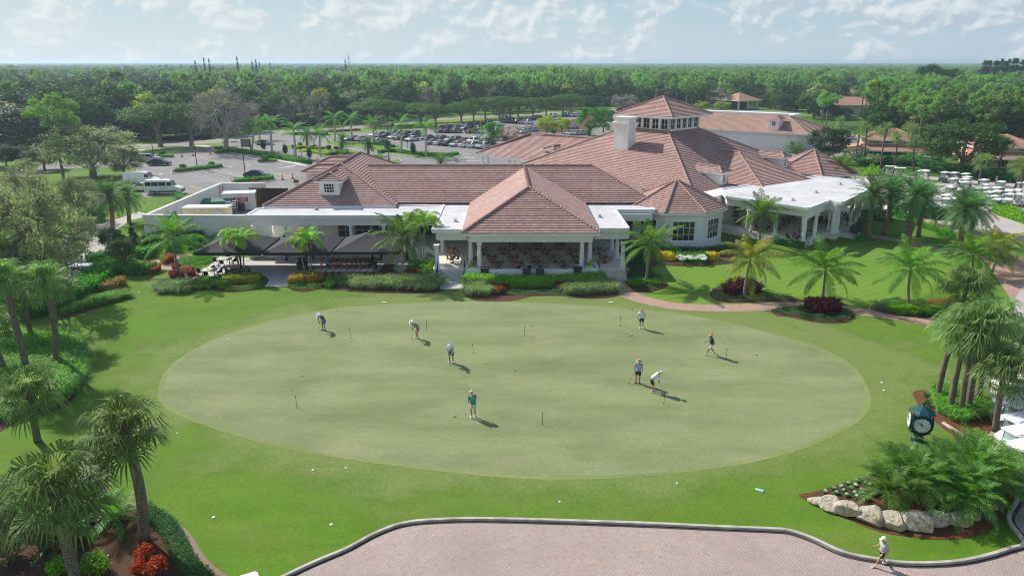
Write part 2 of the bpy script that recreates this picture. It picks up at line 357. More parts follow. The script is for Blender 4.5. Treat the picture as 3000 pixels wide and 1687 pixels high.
# the cart drive on the right
RD=gpoly('C',[(2000,720),(1995,860),(2040,1110),(2150,1360)])
sheet('cart_drive',[Vector((26.9,40,0))]+RD[::-1]+gpoly('C',[(2040,720),(2150,480),(2270,210),(2330,60),(2400,-60)])+[Vector((64,78,0)),Vector((75,60,0)),Vector((60,40,0))],.007,M['yard'])
sheet('cart_yard',gpoly('9',[(780,215),(1500,215),(2415,290),(2900,330),(2900,900),(2415,860),(2230,760),(2050,770),(1880,765),(1740,725),(1600,650),(1400,570),(1180,490),(1000,435)]),.007,M['yard'])
BP=smooth_poly(gpoly('7',[(1930,1165),(1960,1240)])+gpoly('F',[(760,30),(900,85),(1150,140),(1400,162),(1700,166),(2000,160)])+gpoly('C',[(100,143),(300,143),(700,180),(1200,250),(1700,335),(2100,400)]),4,False)
strip('path',BP,2.0,.011,M['path'])
strip('path',smooth_poly(gpoly('9',[(880,765),(1050,790),(1250,825),(1500,880),(1750,925),(2000,985),(2200,1040),(2330,1130)]),4,False),[1.8]*20+[2.2]*9,.011,M['path'])
sheet('path',gpoly('9',[(2080,1060),(2140,1020),(2270,930),(2415,1000),(2600,1050),(2415,1240),(2300,1400),(2240,1300)]),.013,M['path'])
strip('path',smooth_poly(gpoly('9',[(985,435),(1100,470),(1250,520),(1400,580),(1560,660),(1700,735)]),3,False),1.3,.013,M['path'])
strip('path',smooth_poly(gpoly('5',[(1820,1000),(1700,930),(1500,905),(1250,935),(1100,935)])+gpoly('5',[(1500,850),(1800,790)]),4,False),1.6,.011,M['path'])
sheet('side_lawn',smooth_poly(gpoly('8',[(1010,1420),(480,1390),(300,1330),(520,1240),(330,1060),(480,1060),(1100,1040),(1500,900),(1750,920),(2100,860),(2420,840)])+gpoly('9',[(900,880),(1250,845),(1600,900),(1780,1000),(1620,1180),(1500,1330),(1200,1420),(700,1440),(300,1395)]),3),.006,M['side'])
# left paver drive beside the hedge
sheet('cart_drive',gpoly('5',[(-200,1400),(0,1260),(60,1250),(320,1290),(560,1230),(760,1150),(900,1040),(960,900),(1080,800),(1090,560),(1230,470),(1430,420),(1300,385),(1160,440),(950,500),(700,500),(600,700),(400,850),(150,1110),(-200,1240)]),.007,M['yard'])
strip('path',gpoly('5',[(390,850),(150,1115),(60,1180),(-150,1250)]),.5,.012,M['path'])
# car park, road, islands
LOT=gpoly('1',[(1350,1385),(1310,1290),(1280,1100),(1150,1090),(600,1110),(350,1180),(100,1180),(150,1095),(590,1040),(1290,985),(1560,968),(2110,885),(2290,830)])+gpoly('2',[(210,790),(650,800),(1100,760),(1450,742),(1900,690),(2415,640)])+gpoly('3',[(300,650),(560,610),(1000,565),(1300,540)])+[Vector((110,250,0)),Vector((100,170,0)),Vector((60,168,0)),Vector((58,112,0)),Vector((30,118,0)),Vector((-20,118,0)),Vector((-46,118,0))]+gpoly('1',[(1960,1320),(1890,1335),(1480,1372)])
sheet('parking_lot',LOT,.010,M['asphalt'])
RDC=smooth_poly([Vector((-150,165,0))]+gpoly('1',[(450,972),(1360,895),(1750,868),(2050,848),(2290,812)])+gpoly('2',[(250,762),(600,745),(1000,717),(1300,685),(1500,655),(1900,632),(2400,606)])+gpoly('3',[(300,590),(700,572),(1100,556)])+[Vector((140,330,0))],5,False)
strip('road',RDC,9.,.008,M['road'])
strip('path',smooth_poly(gpoly('1',[(330,1012),(750,985),(1400,928),(1800,893),(1960,900),(2000,915)]),4,False),2.2,.008,M['conc'])
def verge(path,off,w,z):
    q=[]
    for i,p in enumerate(path):
        t=(path[min(i+1,len(path)-1)]-path[max(i-1,0)]).normalized(); q.append(p+Vector((-t.y,t.x,0))*off)
    strip('grass_verge',q,w,z,M['side'])
verge(RDC,14,19,.005); verge(RDC,-16,23,.006)
ISL={'a':('1',[(1618,1148),(1650,1118),(1850,1098),(2050,1077),(2115,1092),(2085,1108),(1880,1130),(1665,1156)]),
'b':('1',[(2005,962),(2040,940),(2200,926),(2232,950),(2160,972),(2040,978)]),
'c':('1',[(1470,985),(1500,972),(1640,990),(1650,1002),(1560,1016),(1480,1008)]),
'd':('2',[(240,918),(330,890),(640,900),(930,938),(960,965),(700,1003),(560,985),(300,928)]),
'e':('2',[(640,872),(760,850),(1000,868),(1300,885),(1500,950),(1890,958),(1925,985),(1860,1012),(1560,1014),(1240,965),(1000,915),(760,895)]),
'f':('6',[(585,280),(610,252),(920,226),(985,236),(992,250),(900,272)]),
'h':('2',[(1240,1060),(1330,1030),(1378,1046),(1290,1066)]),
'i':('2',[(-380,925),(-200,935),(0,965),(300,1020),(515,1050),(500,1078),(180,1010),(0,990),(-380,945)]),
'j':('2',[(0,1040),(60,1022),(200,1035),(180,1052),(40,1058)]),
'k':('1',[(2250,850),(2330,820),(2415,835),(2600,850),(2415,858)]),
'l':('3',[(40,735),(560,650),(900,600),(960,640),(700,740),(300,770)])}
for k_,(w,pp) in ISL.items():
    P_=smooth_poly(gpoly(w,pp),4); sheet('traffic_island',P_,.09,M['side'] if k_ in 'dehik' else M['mulch']); kerb('kerb',P_,M['kerbm'],.18,.15,True)
sheet('path',gpoly('2',[(170,1012),(480,1072),(470,1086),(160,1024)]),.016,M['conc'])
# painted bay lines
mk=MB(); ym=MB()
def line(m,a,b,w=.12,z=.02):
    d=(b-a).normalized(); n=Vector((-d.y,d.x,0))*w/2; m.quad((*(a-n).xy,z),(*(b-n).xy,z),(*(b+n).xy,z),(*(a+n).xy,z))
def bays(a,b,n,dvec,m=mk):
    for i in range(n+1):
        p=a.lerp(b,i/n); line(m,p,p+dvec)
WST=[]
a,b=g('1',1885,1142),g('1',2175,1208); dv=g('1',1730,1172)-a; bays(a,b,8,dv); WST.append((a,b,8))
a2,b2=g('1',1955,1128),g('1',2225,1192); dv2=g('1',2080,1120)-g('1',1955,1132); bays(a2,b2,8,dv2); WST.append((a2,b2,8))
a,b=g('1',1660,1085),g('1',1540,1050); dv=g('1',1470,1110)-a; bays(a,b,4,dv)
a,b=g('1',1700,1045),g('1',1800,1010); dv=g('1',1830,1040)-a; bays(a,b,4,dv)
a,b=g('1',2215,965),g('1',2415,1010); dv=g('1',2100,985)-a; bays(a,b,6,dv)
line(mk,g('1',1850,985),g('1',2010,972),.2); line(ym,g('1',1850,985),g('1',1960,1015),.2); line(ym,g('1',1790,1272),g('1',1965,1312),.2)
line(ym,g('2',185,1150),g('2',335,1185),.2); line(mk,g('2',190,1205),g('2',370,1187),.25)
for u,v,du,dv_ in ((1930,980,80,-10),(1970,995,90,14),(1900,1040,300,-4),(1530,1160,-30,-6),(2160,1088,30,5),(2330,1075,30,6)):
    w='2' if u<2000 and v<1060 else '1'; line(mk,g(w,u,v),g(w,u+du,v+dv_),.35)
for i in range(6): line(mk,g('2',200+i*28,1108-i*5),g('2',330+i*18,1090-i*4),.15)
line(mk,g('2',20,1072),g('2',130,1078),.15)
# bay lines of the big lot, two rows of stalls
for (u0,v0,u1,v1,n) in ((1560,885,2160,925,12),(1240,840,1500,868,6),(1720,800,2100,770,9)):
    a,b=g('2',u0,v0),g('2',u1,v1); t=(b-a).normalized(); nn=Vector((t.y,-t.x,0)); bays(a,b,n,nn*-5.2)
tag(mk.build('parking_markings',M['paint']),kind='structure'); tag(ym.build('parking_markings',M['yellowpaint']),kind='structure')
# terrace paving in front of the clubhouse
sheet('patio',gpoly('6',[(190,1190),(330,1090),(460,975),(1095,1000),(1360,1000),(1990,1000),(2260,990),(2200,1140),(1900,1165),(1430,1160),(1120,1200),(1110,1258),(885,1258),(930,1200),(900,1160),(500,1160),(300,1180)]),.035,M['patio'])
sheet('path',gpoly('7',[(288,1280),(505,1278),(530,1165),(300,1165)]),.03,M['conc'])
sheet('patio',gpoly('8',[(370,900),(700,945),(830,945),(1080,890),(1000,820),(500,840)],.02),.03,M['conc'])
sheet('service_yard',[Vector((-45.5,88,0)),Vector((-45.5,114,0)),Vector((-30,114,0)),Vector((-30,88,0))],.013,M['asphalt'])
# ---------------------------------------------------------------- clubhouse
plain('stucco',(.80,.785,.755),.85,obj=False,scale=.7,vary=.05,bump=.1); plain('cream',(.74,.68,.56),.85,obj=False,scale=.7,vary=.06); plain('trim',(.82,.82,.81),.6,obj=False,scale=1,vary=.04)
plain('yellowwall',(.66,.53,.33),.85,obj=False,scale=.6,vary=.06); plain('dark',(.018,.018,.02),.6,vary=.2); plain('iron',(.02,.02,.022),.5); plain('steel',(.45,.46,.48),.35,.8); plain('floorstone',(.80,.74,.67),.7,obj=False,scale=1.5,vary=.08)
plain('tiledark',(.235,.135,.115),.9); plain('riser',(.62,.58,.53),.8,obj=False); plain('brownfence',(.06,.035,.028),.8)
def roofmat(name,cols,course,lichen=.42):
    t=NT(name); uv=t.n('ShaderNodeUVMap').outputs[0]; sp=t.n('ShaderNodeSeparateXYZ',{0:uv}); m=t.math
    row=m('FLOOR',m('DIVIDE',m('ADD',sp.outputs[1],.001),course)); off=m('MULTIPLY',m('FLOORED_MODULO',row,2.),.5)
    colm=m('FLOOR',m('ADD',m('DIVIDE',sp.outputs[0],.34),off))
    wn_=t.n('ShaderNodeTexWhiteNoise',{'Vector':t.n('ShaderNodeCombineXYZ',{0:colm,1:row,2:3.}).outputs[0]},noise_dimensions='3D').outputs[0]
    cr=t.n('ShaderNodeValToRGB',{'Fac':wn_}); e=cr.color_ramp; e.elements[0].color=(*cols[0],1); e.elements[1].color=(*cols[2],1); q=e.elements.new(.55); q.color=(*cols[1],1)
    c=t.mix(m('MULTIPLY',t.noise(t.pos(),.35,5,.65,.5,.72),lichen),cr.outputs[0],(.52,.44,.40))
    c=t.mix(m('MULTIPLY',t.noise(t.pos(),.18,3,.6,.45,.75),.3),c,tuple(x*.72 for x in cols[0]))
    fu=m('FRACT',m('ADD',m('DIVIDE',sp.outputs[0],.34),off)); t.bump(m('PINGPONG',fu,.5),.5,.05)
    M[name]=t.done(c,.85,0,.2)
roofmat('rooftile',[(.385,.232,.195),(.435,.275,.236),(.485,.325,.285)],.40); roofmat('rooforange',[(.48,.26,.17),(.56,.33,.23),(.62,.39,.28)],.45,.1); roofmat('rooftan',[(.42,.255,.19),(.47,.30,.23),(.50,.33,.26)],.42,.12)
plain('cap',(.44,.285,.235),.85,obj=False,scale=3,vary=.2); plain('capo',(.60,.34,.22),.85,obj=False,scale=3,vary=.15)
def glassmat(name,col,tr=0.,rough=.06):
    t=NT(name); m=t.done(col,rough,0,.6)
    if tr:
        x=t.n('ShaderNodeMixShader',{0:tr,1:t.b.outputs[0],2:t.n('ShaderNodeBsdfTransparent',{0:(.55,.75,.65,1)}).outputs[0]}); t.l(x.outputs[0],t.o.inputs[0])
    M[name]=m
glassmat('glass',(.02,.03,.03)); glassmat('cglass',(.03,.07,.05),.55); glassmat('greyglass',(.05,.06,.07))
def roof_face(mb,pts,course=.40,h=.06):
    P=[Vector(p) for p in pts]; e=(P[1]-P[0]).normalized(); n=e.cross(P[2]-P[0]).normalized()
    if n.z<0: n=-n
    s_=n.cross(e)
    q=[((p-P[0]).dot(e),(p-P[0]).dot(s_)) for p in P]; wmax=max(b for a,b in q)
    def clip(poly,lim,keep_above):
        out=[]
        for i in range(len(poly)):
            a,b=poly[i],poly[(i+1)%len(poly)]; ia=(a[1]>=lim-1e-9) if keep_above else (a[1]<=lim+1e-9); ib=(b[1]>=lim-1e-9) if keep_above else (b[1]<=lim+1e-9)
            if ia: out.append(a)
            if ia!=ib:
                t=(lim-a[1])/(b[1]-a[1]); out.append((a[0]+(b[0]-a[0])*t,lim))
        return out
    k=0
    while k*course<wmax-.02:
        w0,w1=k*course,(k+1)*course; c=clip(clip(q,w0,True),w1,False); k+=1
        if len(c)<3: continue
        def L(a,b,base=False): return P[0]+e*a+s_*b+n*(0 if base else h*(1-(b-w0)/course)+.004)
        # counter-clockwise seen from outside
        ar=sum(c[i][0]*c[(i+1)%len(c)][1]-c[(i+1)%len(c)][0]*c[i][1] for i in range(len(c)))
        if ar<0: c=c[::-1]
        mb.add([L(a,b) for a,b in c],[tuple(range(len(c)))],[[(a+31,b+17 if 0 else b) for a,b in c]])
        lo=[a for a,b in c if abs(b-w0)<1e-6]
        if len(lo)>=2:
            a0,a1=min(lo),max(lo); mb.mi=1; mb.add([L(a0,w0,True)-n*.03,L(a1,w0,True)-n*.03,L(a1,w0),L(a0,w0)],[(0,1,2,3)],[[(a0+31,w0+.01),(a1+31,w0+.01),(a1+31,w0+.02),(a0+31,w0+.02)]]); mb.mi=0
def caps(mb,a,b,r=.15,step=.42):
    a,b=Vector(a),Vector(b); n=max(1,int((b-a).length/step)); up=Vector((0,0,.06))
    for i in range(n): mb.tube([a.lerp(b,i/n)+up,a.lerp(b,(i+1.05)/n)+up],[r*1.15,r*.82],7)
def roof(parent,faces,hips,eaves,mat='rooftile',capm='cap',name='roof',course=.40,fascia=True):
    mb=MB()
    for f in faces: roof_face(mb,f,course)
    o=mb.build(name,[M[mat],M['tiledark']],parent); 
    if hips:
        c=MB()
        for a,b in hips: caps(c,a,b)
        c.build('ridge_cap',M[capm],o)
    if eaves and fascia:
        c=MB()
        for a,b in eaves:
            a,b=Vector(a),Vector(b); c.wall(a,b,a.z-.28,a.z-.02,.12)
        c.build('fascia',M['trim'],o)
    return o
def window(parent,c,nrm,w,h,nx,ny,gl='glass',name='window',fw=.09,trans=None):
    """framed window with glazing bars, facing nrm; returns it"""
    n=Vector((nrm[0],nrm[1],0)).normalized(); e=Vector((-n.y,n.x,0)); c=Vector(c); rz=math.atan2(e.y,e.x); f=MB()
    def bar(cu,cv,du,dv,dep=.10,o=.05):
        p=c+e*cu+n*o; f.box((p.x,p.y,p.z+cv),(du,dep,dv),rz)
    bar(0,h/2-fw/2,w,fw);bar(0,-h/2+fw/2,w,fw);bar(-w/2+fw/2,0,fw,h-2*fw);bar(w/2-fw/2,0,fw,h-2*fw)
    for i in range(1,nx): bar(-w/2+w*i/nx,0,.045,h-2*fw,.06,.045)
    for j in range(1,ny): bar(0,-h/2+h*j/ny,w-2*fw,.045,.055,.04)
    o=f.build(name,M['trim'],parent); gm=MB(); p=c+n*.02; gm.box((p.x,p.y,p.z),(w-.02,.02,h-.02),rz); gm.build('glass',M[gl],o)
    return o
def column(parent,p,z0,z1,r=.21,mat='trim'):
    m=MB(); p=Vector(p); H_=z1-z0
    m.box((p.x,p.y,z0+.07),(r*2.6,r*2.6,.14)); m.lathe((p.x,p.y,z0),[(r*1.2,.14),(r*1.2,.2),(r*1.02,.26),(r,.3),(r*1.02,H_*.35),(r*.86,H_-.34),(r*.98,H_-.30),(r*.98,H_-.26),(r*.86,H_-.22),(r*1.15,H_-.12)],16)
    m.box((p.x,p.y,z1-.06),(r*2.5,r*2.5,.12)); return m.build('column',M[mat],parent,smooth=False)
def flat_roof(parent,poly,ztop,over=.0,frieze=True):
    mb=MB(); n=len(poly); mb.prism(poly,ztop-.42,ztop-.06); o=mb.build('flat_roof',M['roofw'],parent)
    ed=MB(); cx=sum(p[0] for p in poly)/n; cyy=sum(p[1] for p in poly)/n
    for i in range(n):
        a,b=Vector((poly[i][0],poly[i][1],0)),Vector((poly[(i+1)%n][0],poly[(i+1)%n][1],0))
        if (b-a).length<.2: continue
        d=(b-a).normalized()*.02
        ed.wall(a-d,b+d,ztop-.20,ztop+.03,.30); ed.wall(a,b,ztop-.34,ztop-.20,.22); ed.wall(a,b,ztop-.45,ztop-.34,.13)
    ed.build('cornice',M['trim'],o)
    if frieze:
        fr=MB()
        for i in range(n):
            a,b=Vector((poly[i][0],poly[i][1],0)),Vector((poly[(i+1)%n][0],poly[(i+1)%n][1],0)); m=Vector((cx,cyy,0)); 
            q=[]
            for p in (a,b):
                d=(m-p); q.append(p+Vector((math.copysign(min(.45,abs(d.x)*.3),d.x),math.copysign(min(.45,abs(d.y)*.3),d.y),0)))
            fr.wall(q[0],q[1],ztop-1.28,ztop-.42,.34)
        fr.build('beam',M['stucco'],o)
    return o
club=empty('clubhouse',(0,90,0),0,'sprawling white clubhouse with pinkish tiled hip roofs, a chimney and a glazed cupola','clubhouse')
club.location=(0,0,0)
E_=4.95
# left block
FL,FR,PK,PB,BL,BR=(-30.1,85.3,E_),(-14.1,85.5,E_),(-22.2,93.3,8.95),(-22.2,105,8.95),(-30.1,113,E_),(-14.1,113,E_)
roof(club,[[FL,FR,PK],[FR,BR,PB,PK],[BL,FL,PK,PB],[BR,BL,PB]],[(FL,PK),(FR,PK),(PK,PB),(BL,PB),(BR,PB)],[(FL,FR),(BL,FL)])
# long wing
wl,wr,wz=-19.,10.6,8.5
roof(club,[[(-16,87.4,E_),(17.7,87.4,E_),(wr,94.6,wz),(wl,94.6,wz)],[(17.7,87.4,E_),(17.7,101.8,E_),(wr,94.6,wz)],[(17.7,101.8,E_),(-16,101.8,E_),(wl,94.6,wz),(wr,94.6,wz)]],[((wl,94.6,wz),(wr,94.6,wz)),((17.7,87.4,E_),(wr,94.6,wz))],[])
# dining pavilion
p1,p2,pa,pb=(-5.15,70.9,E_),(9.0,70.9,E_),(1.85,77.9,8.45),(1.6,94.2,8.5)
roof(club,[[p1,p2,pa],[p2,(9.0,90,E_),pb,pa],[(-5.15,90,E_),p1,pa,pb]],[(p1,pa),(p2,pa),(pa,pb)],[(p1,p2),(p2,(9.0,84,E_)),((-5.15,84,E_),p1)])
# great pyramid
C0=Vector((24.4,120,13.3)); hd=25.2; ez=13.3-hd*.354
cF,cL,cR,cB=(24.4,120-hd,ez),(24.4-hd,120,ez),(24.4+hd,120,ez),(24.4,120+hd,ez)
def gp(sx,sy,x,y): return 13.3-.354*(abs(x-24.4)+abs(y-120))
roof(club,[[cL,cF,C0],[cF,cR,C0],[cR,cB,C0],[cB,cL,C0]],[(cF,C0),(cL,C0),(cR,C0),(cB,C0)],[(cF,cR)])
# octagonal bay
bc=Vector((20.6,89.5,0)); oct_=[bc+Vector((6.5*math.cos(math.radians(22.5+45*k)),6.5*math.sin(math.radians(22.5+45*k)),4.4)) for k in range(8)]; bap=bc+Vector((0,0,7.4))
roof(club,[[oct_[k],oct_[(k+1)%8],bap] for k in range(8)],[(o,bap) for o in oct_],[(oct_[k],oct_[(k+1)%8]) for k in (3,4,5,6,7)])
# front right hip block and its neighbours
k1,k2,kt,ks=(34.9,98.9,4.75),(44.6,105.6,4.75),(35.3,112.4,8.15),(32.2,115.2,8.3)
roof(club,[[k1,k2,kt],[(29.5,104.5,4.75),k1,kt,ks],[k2,(46,119,4.75),ks,kt]],[(k1,kt),(k2,kt),(kt,ks)],[(k1,k2)])
# porte-cochere behind
q1,q2,qa,qb=(-6.84,137,5.),(8.5,121.5,5.),(3.5,137.8,8.7),(15.5,127,8.7)
roof(club,[[q1,q2,qb,qa],[(5.5,149.5,5),q1,qa]],[(q1,qa),(qa,qb)],[(q1,q2),((5.5,149.5,5),q1)])
for p in ((-5.6,136.6),(-4.6,135.6),(-.5,131.6),(.5,130.6),(4,143)): column(club,(*p,0),0,4.75,.3)
# small hexagonal entrance roof on the right
hc=Vector((50.6,121.,0)); hx=[hc+Vector((7.4*math.cos(math.radians(60*k-100)),7.4*math.sin(math.radians(60*k-100)),4.2)) for k in range(6)]
roof(club,[[hx[k],hx[(k+1)%6],hc+Vector((0,0,7.5))] for k in range(6)],[(h_,hc+Vector((0,0,7.5))) for h_ in hx],[(hx[k],hx[(k+1)%6]) for k in range(6)])
# walls
wm_=MB()
wm_.prism([(-29.4,86.1),(-14.7,86.1),(-14.7,112.4),(-29.4,112.4)],0,4.7)
wm_.prism([(-14.7,88.4),(17.1,88.4),(17.1,101.2),(-14.7,101.2)],0,4.7)
wm_.prism([(24.4,120-23.6),(24.4+23.6,120),(24.4,120+23.6),(24.4-23.6,120)],0,4.6)
wm_.prism([tuple((bc+(o-bc)*.925).xy) for o in oct_],0,4.3)
wm_.prism([tuple((hc+(o-hc)*.82).xy) for o in hx],0,4.1)
wm_.prism([(25.6,89.6),(26.6,93.2),(29.4,96.6),(35.2,101.6),(43.6,107.4),(42,112),(26,100),(24,92)],0,4.6)
wm_.build('wall',M['stucco'],club)
# cupola
cc=Vector((24.6,120.2,0)); hw=5.9; dd=[cc+Vector((0,-hw,0)),cc+Vector((hw,0,0)),cc+Vector((0,hw,0)),cc+Vector((-hw,0,0))]
cu=MB(); up_=10.6
for k in range(4):
    a,b=dd[k],dd[(k+1)%4]; cu.wall(a,b,up_-.9,up_+.75,.3); cu.wall(a,b,13.0,13.5,.3)
    for q in range(6):
        p=a.lerp(b,q/5.); cu.box((p.x,p.y,(up_+.75+13.0)/2),(.42,.42,13.0-up_-.75),PI/4)
cup=cu.build('cupola',M['stucco'],club)
for k in range(4):
    a,b=dd[k],dd[(k+1)%4]; nn=(a+b)/2-cc
    for q in range(5):
        p=a.lerp(b,(q+.5)/5.); window(cup,(p.x,p.y,12.17),nn,1.28,1.62,2,2,'cglass',fw=.06)
hv=7.7; ce=[cc+Vector((0,-hv,13.45)),cc+Vector((hv+.6,0,13.45)),cc+Vector((0,hv,13.45)),cc+Vector((-hv,0,13.45))]; ct=cc+Vector((0,0,16.15))
roof(cup,[[ce[k],ce[(k+1)%4],ct] for k in range(4)],[(c_,ct) for c_ in ce],[(ce[k],ce[(k+1)%4]) for k in range(4)],name='cupola_roof')
sf=MB(); sf.prism([tuple(p.xy) for p in ce],13.2,13.36); sf.build('soffit',M['trim'],cup)
# chimney
def on_plane(w,u,v,fn,y0=60,y1=170):
    d=ray(w,u,v)
    lo,hi=y0,y1
    for _ in range(60):
        mid=(lo+hi)/2; t=mid/d.y; z=CH+d.z*t
        if z>fn(d.x*t,mid): lo=mid
        else: hi=mid
    t=lo/d.y; return Vector((d.x*t,lo,CH+d.z*t))
pyr=lambda x,y: 13.3-.354*(abs(x-24.4)+abs(y-120))
ch=on_plane('3',1090,940,pyr,80,118); u1=Vector((-.7071,.7071,0)); u2=Vector((.7071,.7071,0)); cw,cd=2.75,1.9
cm=MB()
def cbox(z0,z1,g_=0.):
    a=ch-u1*g_-u2*g_; cm.prism([tuple(p.xy) for p in (a,a+u2*(cd+2*g_),a+u2*(cd+2*g_)+u1*(cw+2*g_),a+u1*(cw+2*g_))],z0,z1)
z0=ch.z; cbox(z0-1.2,z0+3.45); cbox(z0+3.45,z0+3.75,.10); cbox(z0+3.75,z0+4.0,.22); cbox(z0+4.0,z0+4.22,.32); cbox(z0+4.22,z0+4.75,.02); cbox(z0+4.75,z0+4.95,.14); cbox(z0+4.95,z0+5.05,.2)
cm.build('chimney',M['stucco'],club)
# dormers
def dormer(p,d,w,h,L,rise=.75,nx=2,ny=3,ww=None,win=True):
    d=Vector((d[0],d[1],0)).normalized(); e=Vector((-d.y,d.x,0)); p=Vector(p); b=p-d*L
    m=MB(); m.prism([tuple(q.xy) for q in (p-e*w/2,p+e*w/2,b+e*w/2,b-e*w/2)],p.z-.8,p.z+h); o=m.build('dormer',M['stucco'],club)
    ov=.38; zz=p.z+h+.1; f=p+d*ov; A=f-e*(w/2+ov);B=f+e*(w/2+ov);Cc=b+e*(w/2+ov);D=b-e*(w/2+ov); up=lambda q,z:(q.x,q.y,z)
    top=p+d*(ov-(w/2+ov)*.9)
    roof(o,[[up(A,zz),up(B,zz),up(top,zz+rise)],[up(B,zz),up(Cc,zz),up(b,zz+rise),up(top,zz+rise)],[up(D,zz),up(A,zz),up(top,zz+rise),up(b,zz+rise)]],[(up(A,zz),up(top,zz+rise)),(up(B,zz),up(top,zz+rise)),(up(top,zz+rise),up(b,zz+rise))],[(up(A,zz),up(B,zz)),(up(B,zz),up(Cc,zz)),(up(D,zz),up(A,zz))],name='dormer_roof')
    if win: window(o,(p.x,p.y,p.z+h*.52),d,ww or w*.55,h*.66,nx,ny)
lbf=lambda x,y: 4.95+.5*(y-85.4); lbl=lambda x,y: 4.95+.5*(x+30.1)
a=on_plane('2',600,1362,lbf,80,93); b=on_plane('2',790,1362,lbf,80,93); dormer((a+b)/2,(0,-1),(b-a).length,1.75,4.5,.8,4,3,1.35)
dormer((-28.0,98.5,5.75),(-1,0),3.0,1.55,6,.7); dormer((-28.0,106.2,5.75),(-1,0),3.0,1.65,6,.7)
d1=on_plane('3',1990,1262,pyr,85,118); dormer(d1,(.7071,-.7071),1.9,1.75,4.5,.65,2,3,.9)
d2=on_plane('8',1592,145,pyr,90,120); dormer(d2+Vector((.3,.3,.1)),(.7071,-.7071),1.9,1.7,4.5,.65,2,3,.8)
d3=on_plane('3',330,965,lambda x,y:5+.35*((x+6.84)*.7071+(y-137)*.7071),110,150); dormer(d3+Vector((.5,-.5,0)),(-.7071,-.7071),1.8,.7,3,.5,win=False)
# flat porch roofs
flat_roof(club,[(-30.6,81.0),(-8.5,81.0),(-8.5,87.2),(-30.6,85.0)],4.72)
flat_roof(club,[(-8.4,73.7),(-4.4,73.7),(-4.4,88.2),(-8.4,88.2)],4.74)
flat_roof(club,[(8.4,74.2),(12.35,74.2),(12.35,84.2),(17,84.2),(17,88.2),(8.4,88.2)],4.74)
PO=[(27.8,91.9),(35.25,83.9),(40.0,89.1),(40.9,87.6),(47.8,96.0)]; PR=g('9',1000,268,5.0); PO+=[tuple(PR.xy),(46.5,109),(34.4,101.4),(28.5,97.0)]
flat_roof(club,PO,5.0)
vm=MB()
for w,u,v,h in (('6',1370,525,4.7),('7',432,640,4.7),('7',1845,475,4.7),('7',1795,600,4.7),('9',235,443,4.95),('9',455,370,4.95),('9',683,293,4.95)):
    p=g(w,u,v,h); vm.lathe((p.x,p.y,p.z-.03),[(.3,0),(.3,.05),(.12,.1),(.12,.22),(.2,.24),(.2,.3)],10)
vm.build('roof_vent',M['steel'],club)
# floors and steps
fl=MB(); fl.prism([(-8.3,72.1),(-4.6,72.1),(-4.4,71.2),(2,70.75),(8.6,71.2),(8.8,72.2),(12.3,72.2),(12.3,88.4),(-8.3,88.4)],0,.8); fl.build('terrace_floor',M['floorstone'],club); fl=MB(); fl.prism([(-30,79.05),(-8.3,79.05),(-8.3,88.4),(-30,88.4)],0,.88); fl.build('terrace_floor',M['floorstone'],club); fl=MB()
fl.prism([(27.6,92.6),(35.2,84.3),(35.7,84.3),(40.2,89.2),(40.9,88.3),(48.0,96.6),(58,107),(46,110),(34,101.6),(28,97)],0,.8)
fl.build('terrace_floor',M['floorstone'],club)
def steps(a,b,z,n,run=.34,out=(0,-1)):
    m=MB(); a=Vector((*a,0));b=Vector((*b,0)); o=Vector((*out,0))
    for i in range(n-1):
        zz=z*(n-1-i)/n; m.prism([tuple(q.xy) for q in (a+o*run*i,b+o*run*i,b+o*run*(i+1),a+o*run*(i+1))],0,zz)
    return m.build('steps',M['riser'],club)
steps((-7.7,72.1),(-4.85,72.1),.8,6,.36); steps((9.1,72.2),(11.9,72.2),.8,6,.36); steps((-25.3,79.05),(-22.9,79.05),.88,6,.3); steps((-14.7,79.05),(-12.0,79.05),.88,6,.3); steps((42.3,89.9),(44.5,92.5),.8,6,.34,(.76,-.64))
# low front walls
lw=MB(); LWP=smooth_poly([Vector(p) for p in ((-4.55,73.4,0),(-4.75,71.0,0),(-2.,70.68,0),(2,70.5,0),(6,70.68,0),(8.95,71.05,0),(8.7,73.5,0))],1,False)
for a,b in zip(LWP,LWP[1:]): lw.wall(a,b,0,1.22,.30)
lw.build('parapet_wall',M['trim'],club); lw=MB(); lw.wall((-22.7,78.9),(-14.9,78.9),0,1.0,.25); lw.build('parapet_wall',M['stucco'],club); lw=MB(); lw.wall((-30,78.95),(-25.5,78.95),0,.95,.2); lw.build('parapet_wall',M['stucco'],club); lw=MB(); lw.wall((-11.8,78.95),(-8.4,78.95),0,.95,.2)
lw.build('parapet_wall',M['trim'],club)
# columns
for w,u,v in (('7',660,1100),('7',578,1062),('7',1620,1082),('7',1695,1052)): column(club,g(w,u,v,.8),.8,3.78,.23)
for w,u,v in (('7',262,1090),('7',312,930),('7',2006,1062),('7',1952,985),('7',1905,905)): column(club,g(w,u,v,.8),.8,3.46,.23)
for w,u in (('6',785),('6',1080),('6',1378),('6',1700),('6',2010),('6',2275)): p=gy(w,u,720,81.35); column(club,(p.x,81.35,0),.88,3.44,.22)
for w,u,v in (('8',1778,825),('8',1880,790),('8',1512,760),('8',1250,742),('8',2050,750),('8',2092,735),('9',622,738),('9',770,660),('9',820,640),('9',850,620),('9',905,555),('9',930,552)): column(club,g(w,u,v,.8),.8,3.74,.25)
bmx=MB(); bmx.wall((-4.3,72.0),(8.2,72.0),3.78,4.7,.36); bmx.wall((-4.3,72.0),(-4.3,88),3.78,4.7,.34); bmx.wall((8.2,72.0),(8.2,88),3.78,4.7,.34); bmx.build('beam',M['stucco'],club)
sl=MB(); sl.prism([(-5,71.1),(8.85,71.1),(8.85,88),(-5,88)],4.72,4.80); sl.build('soffit',M['trim'],club)
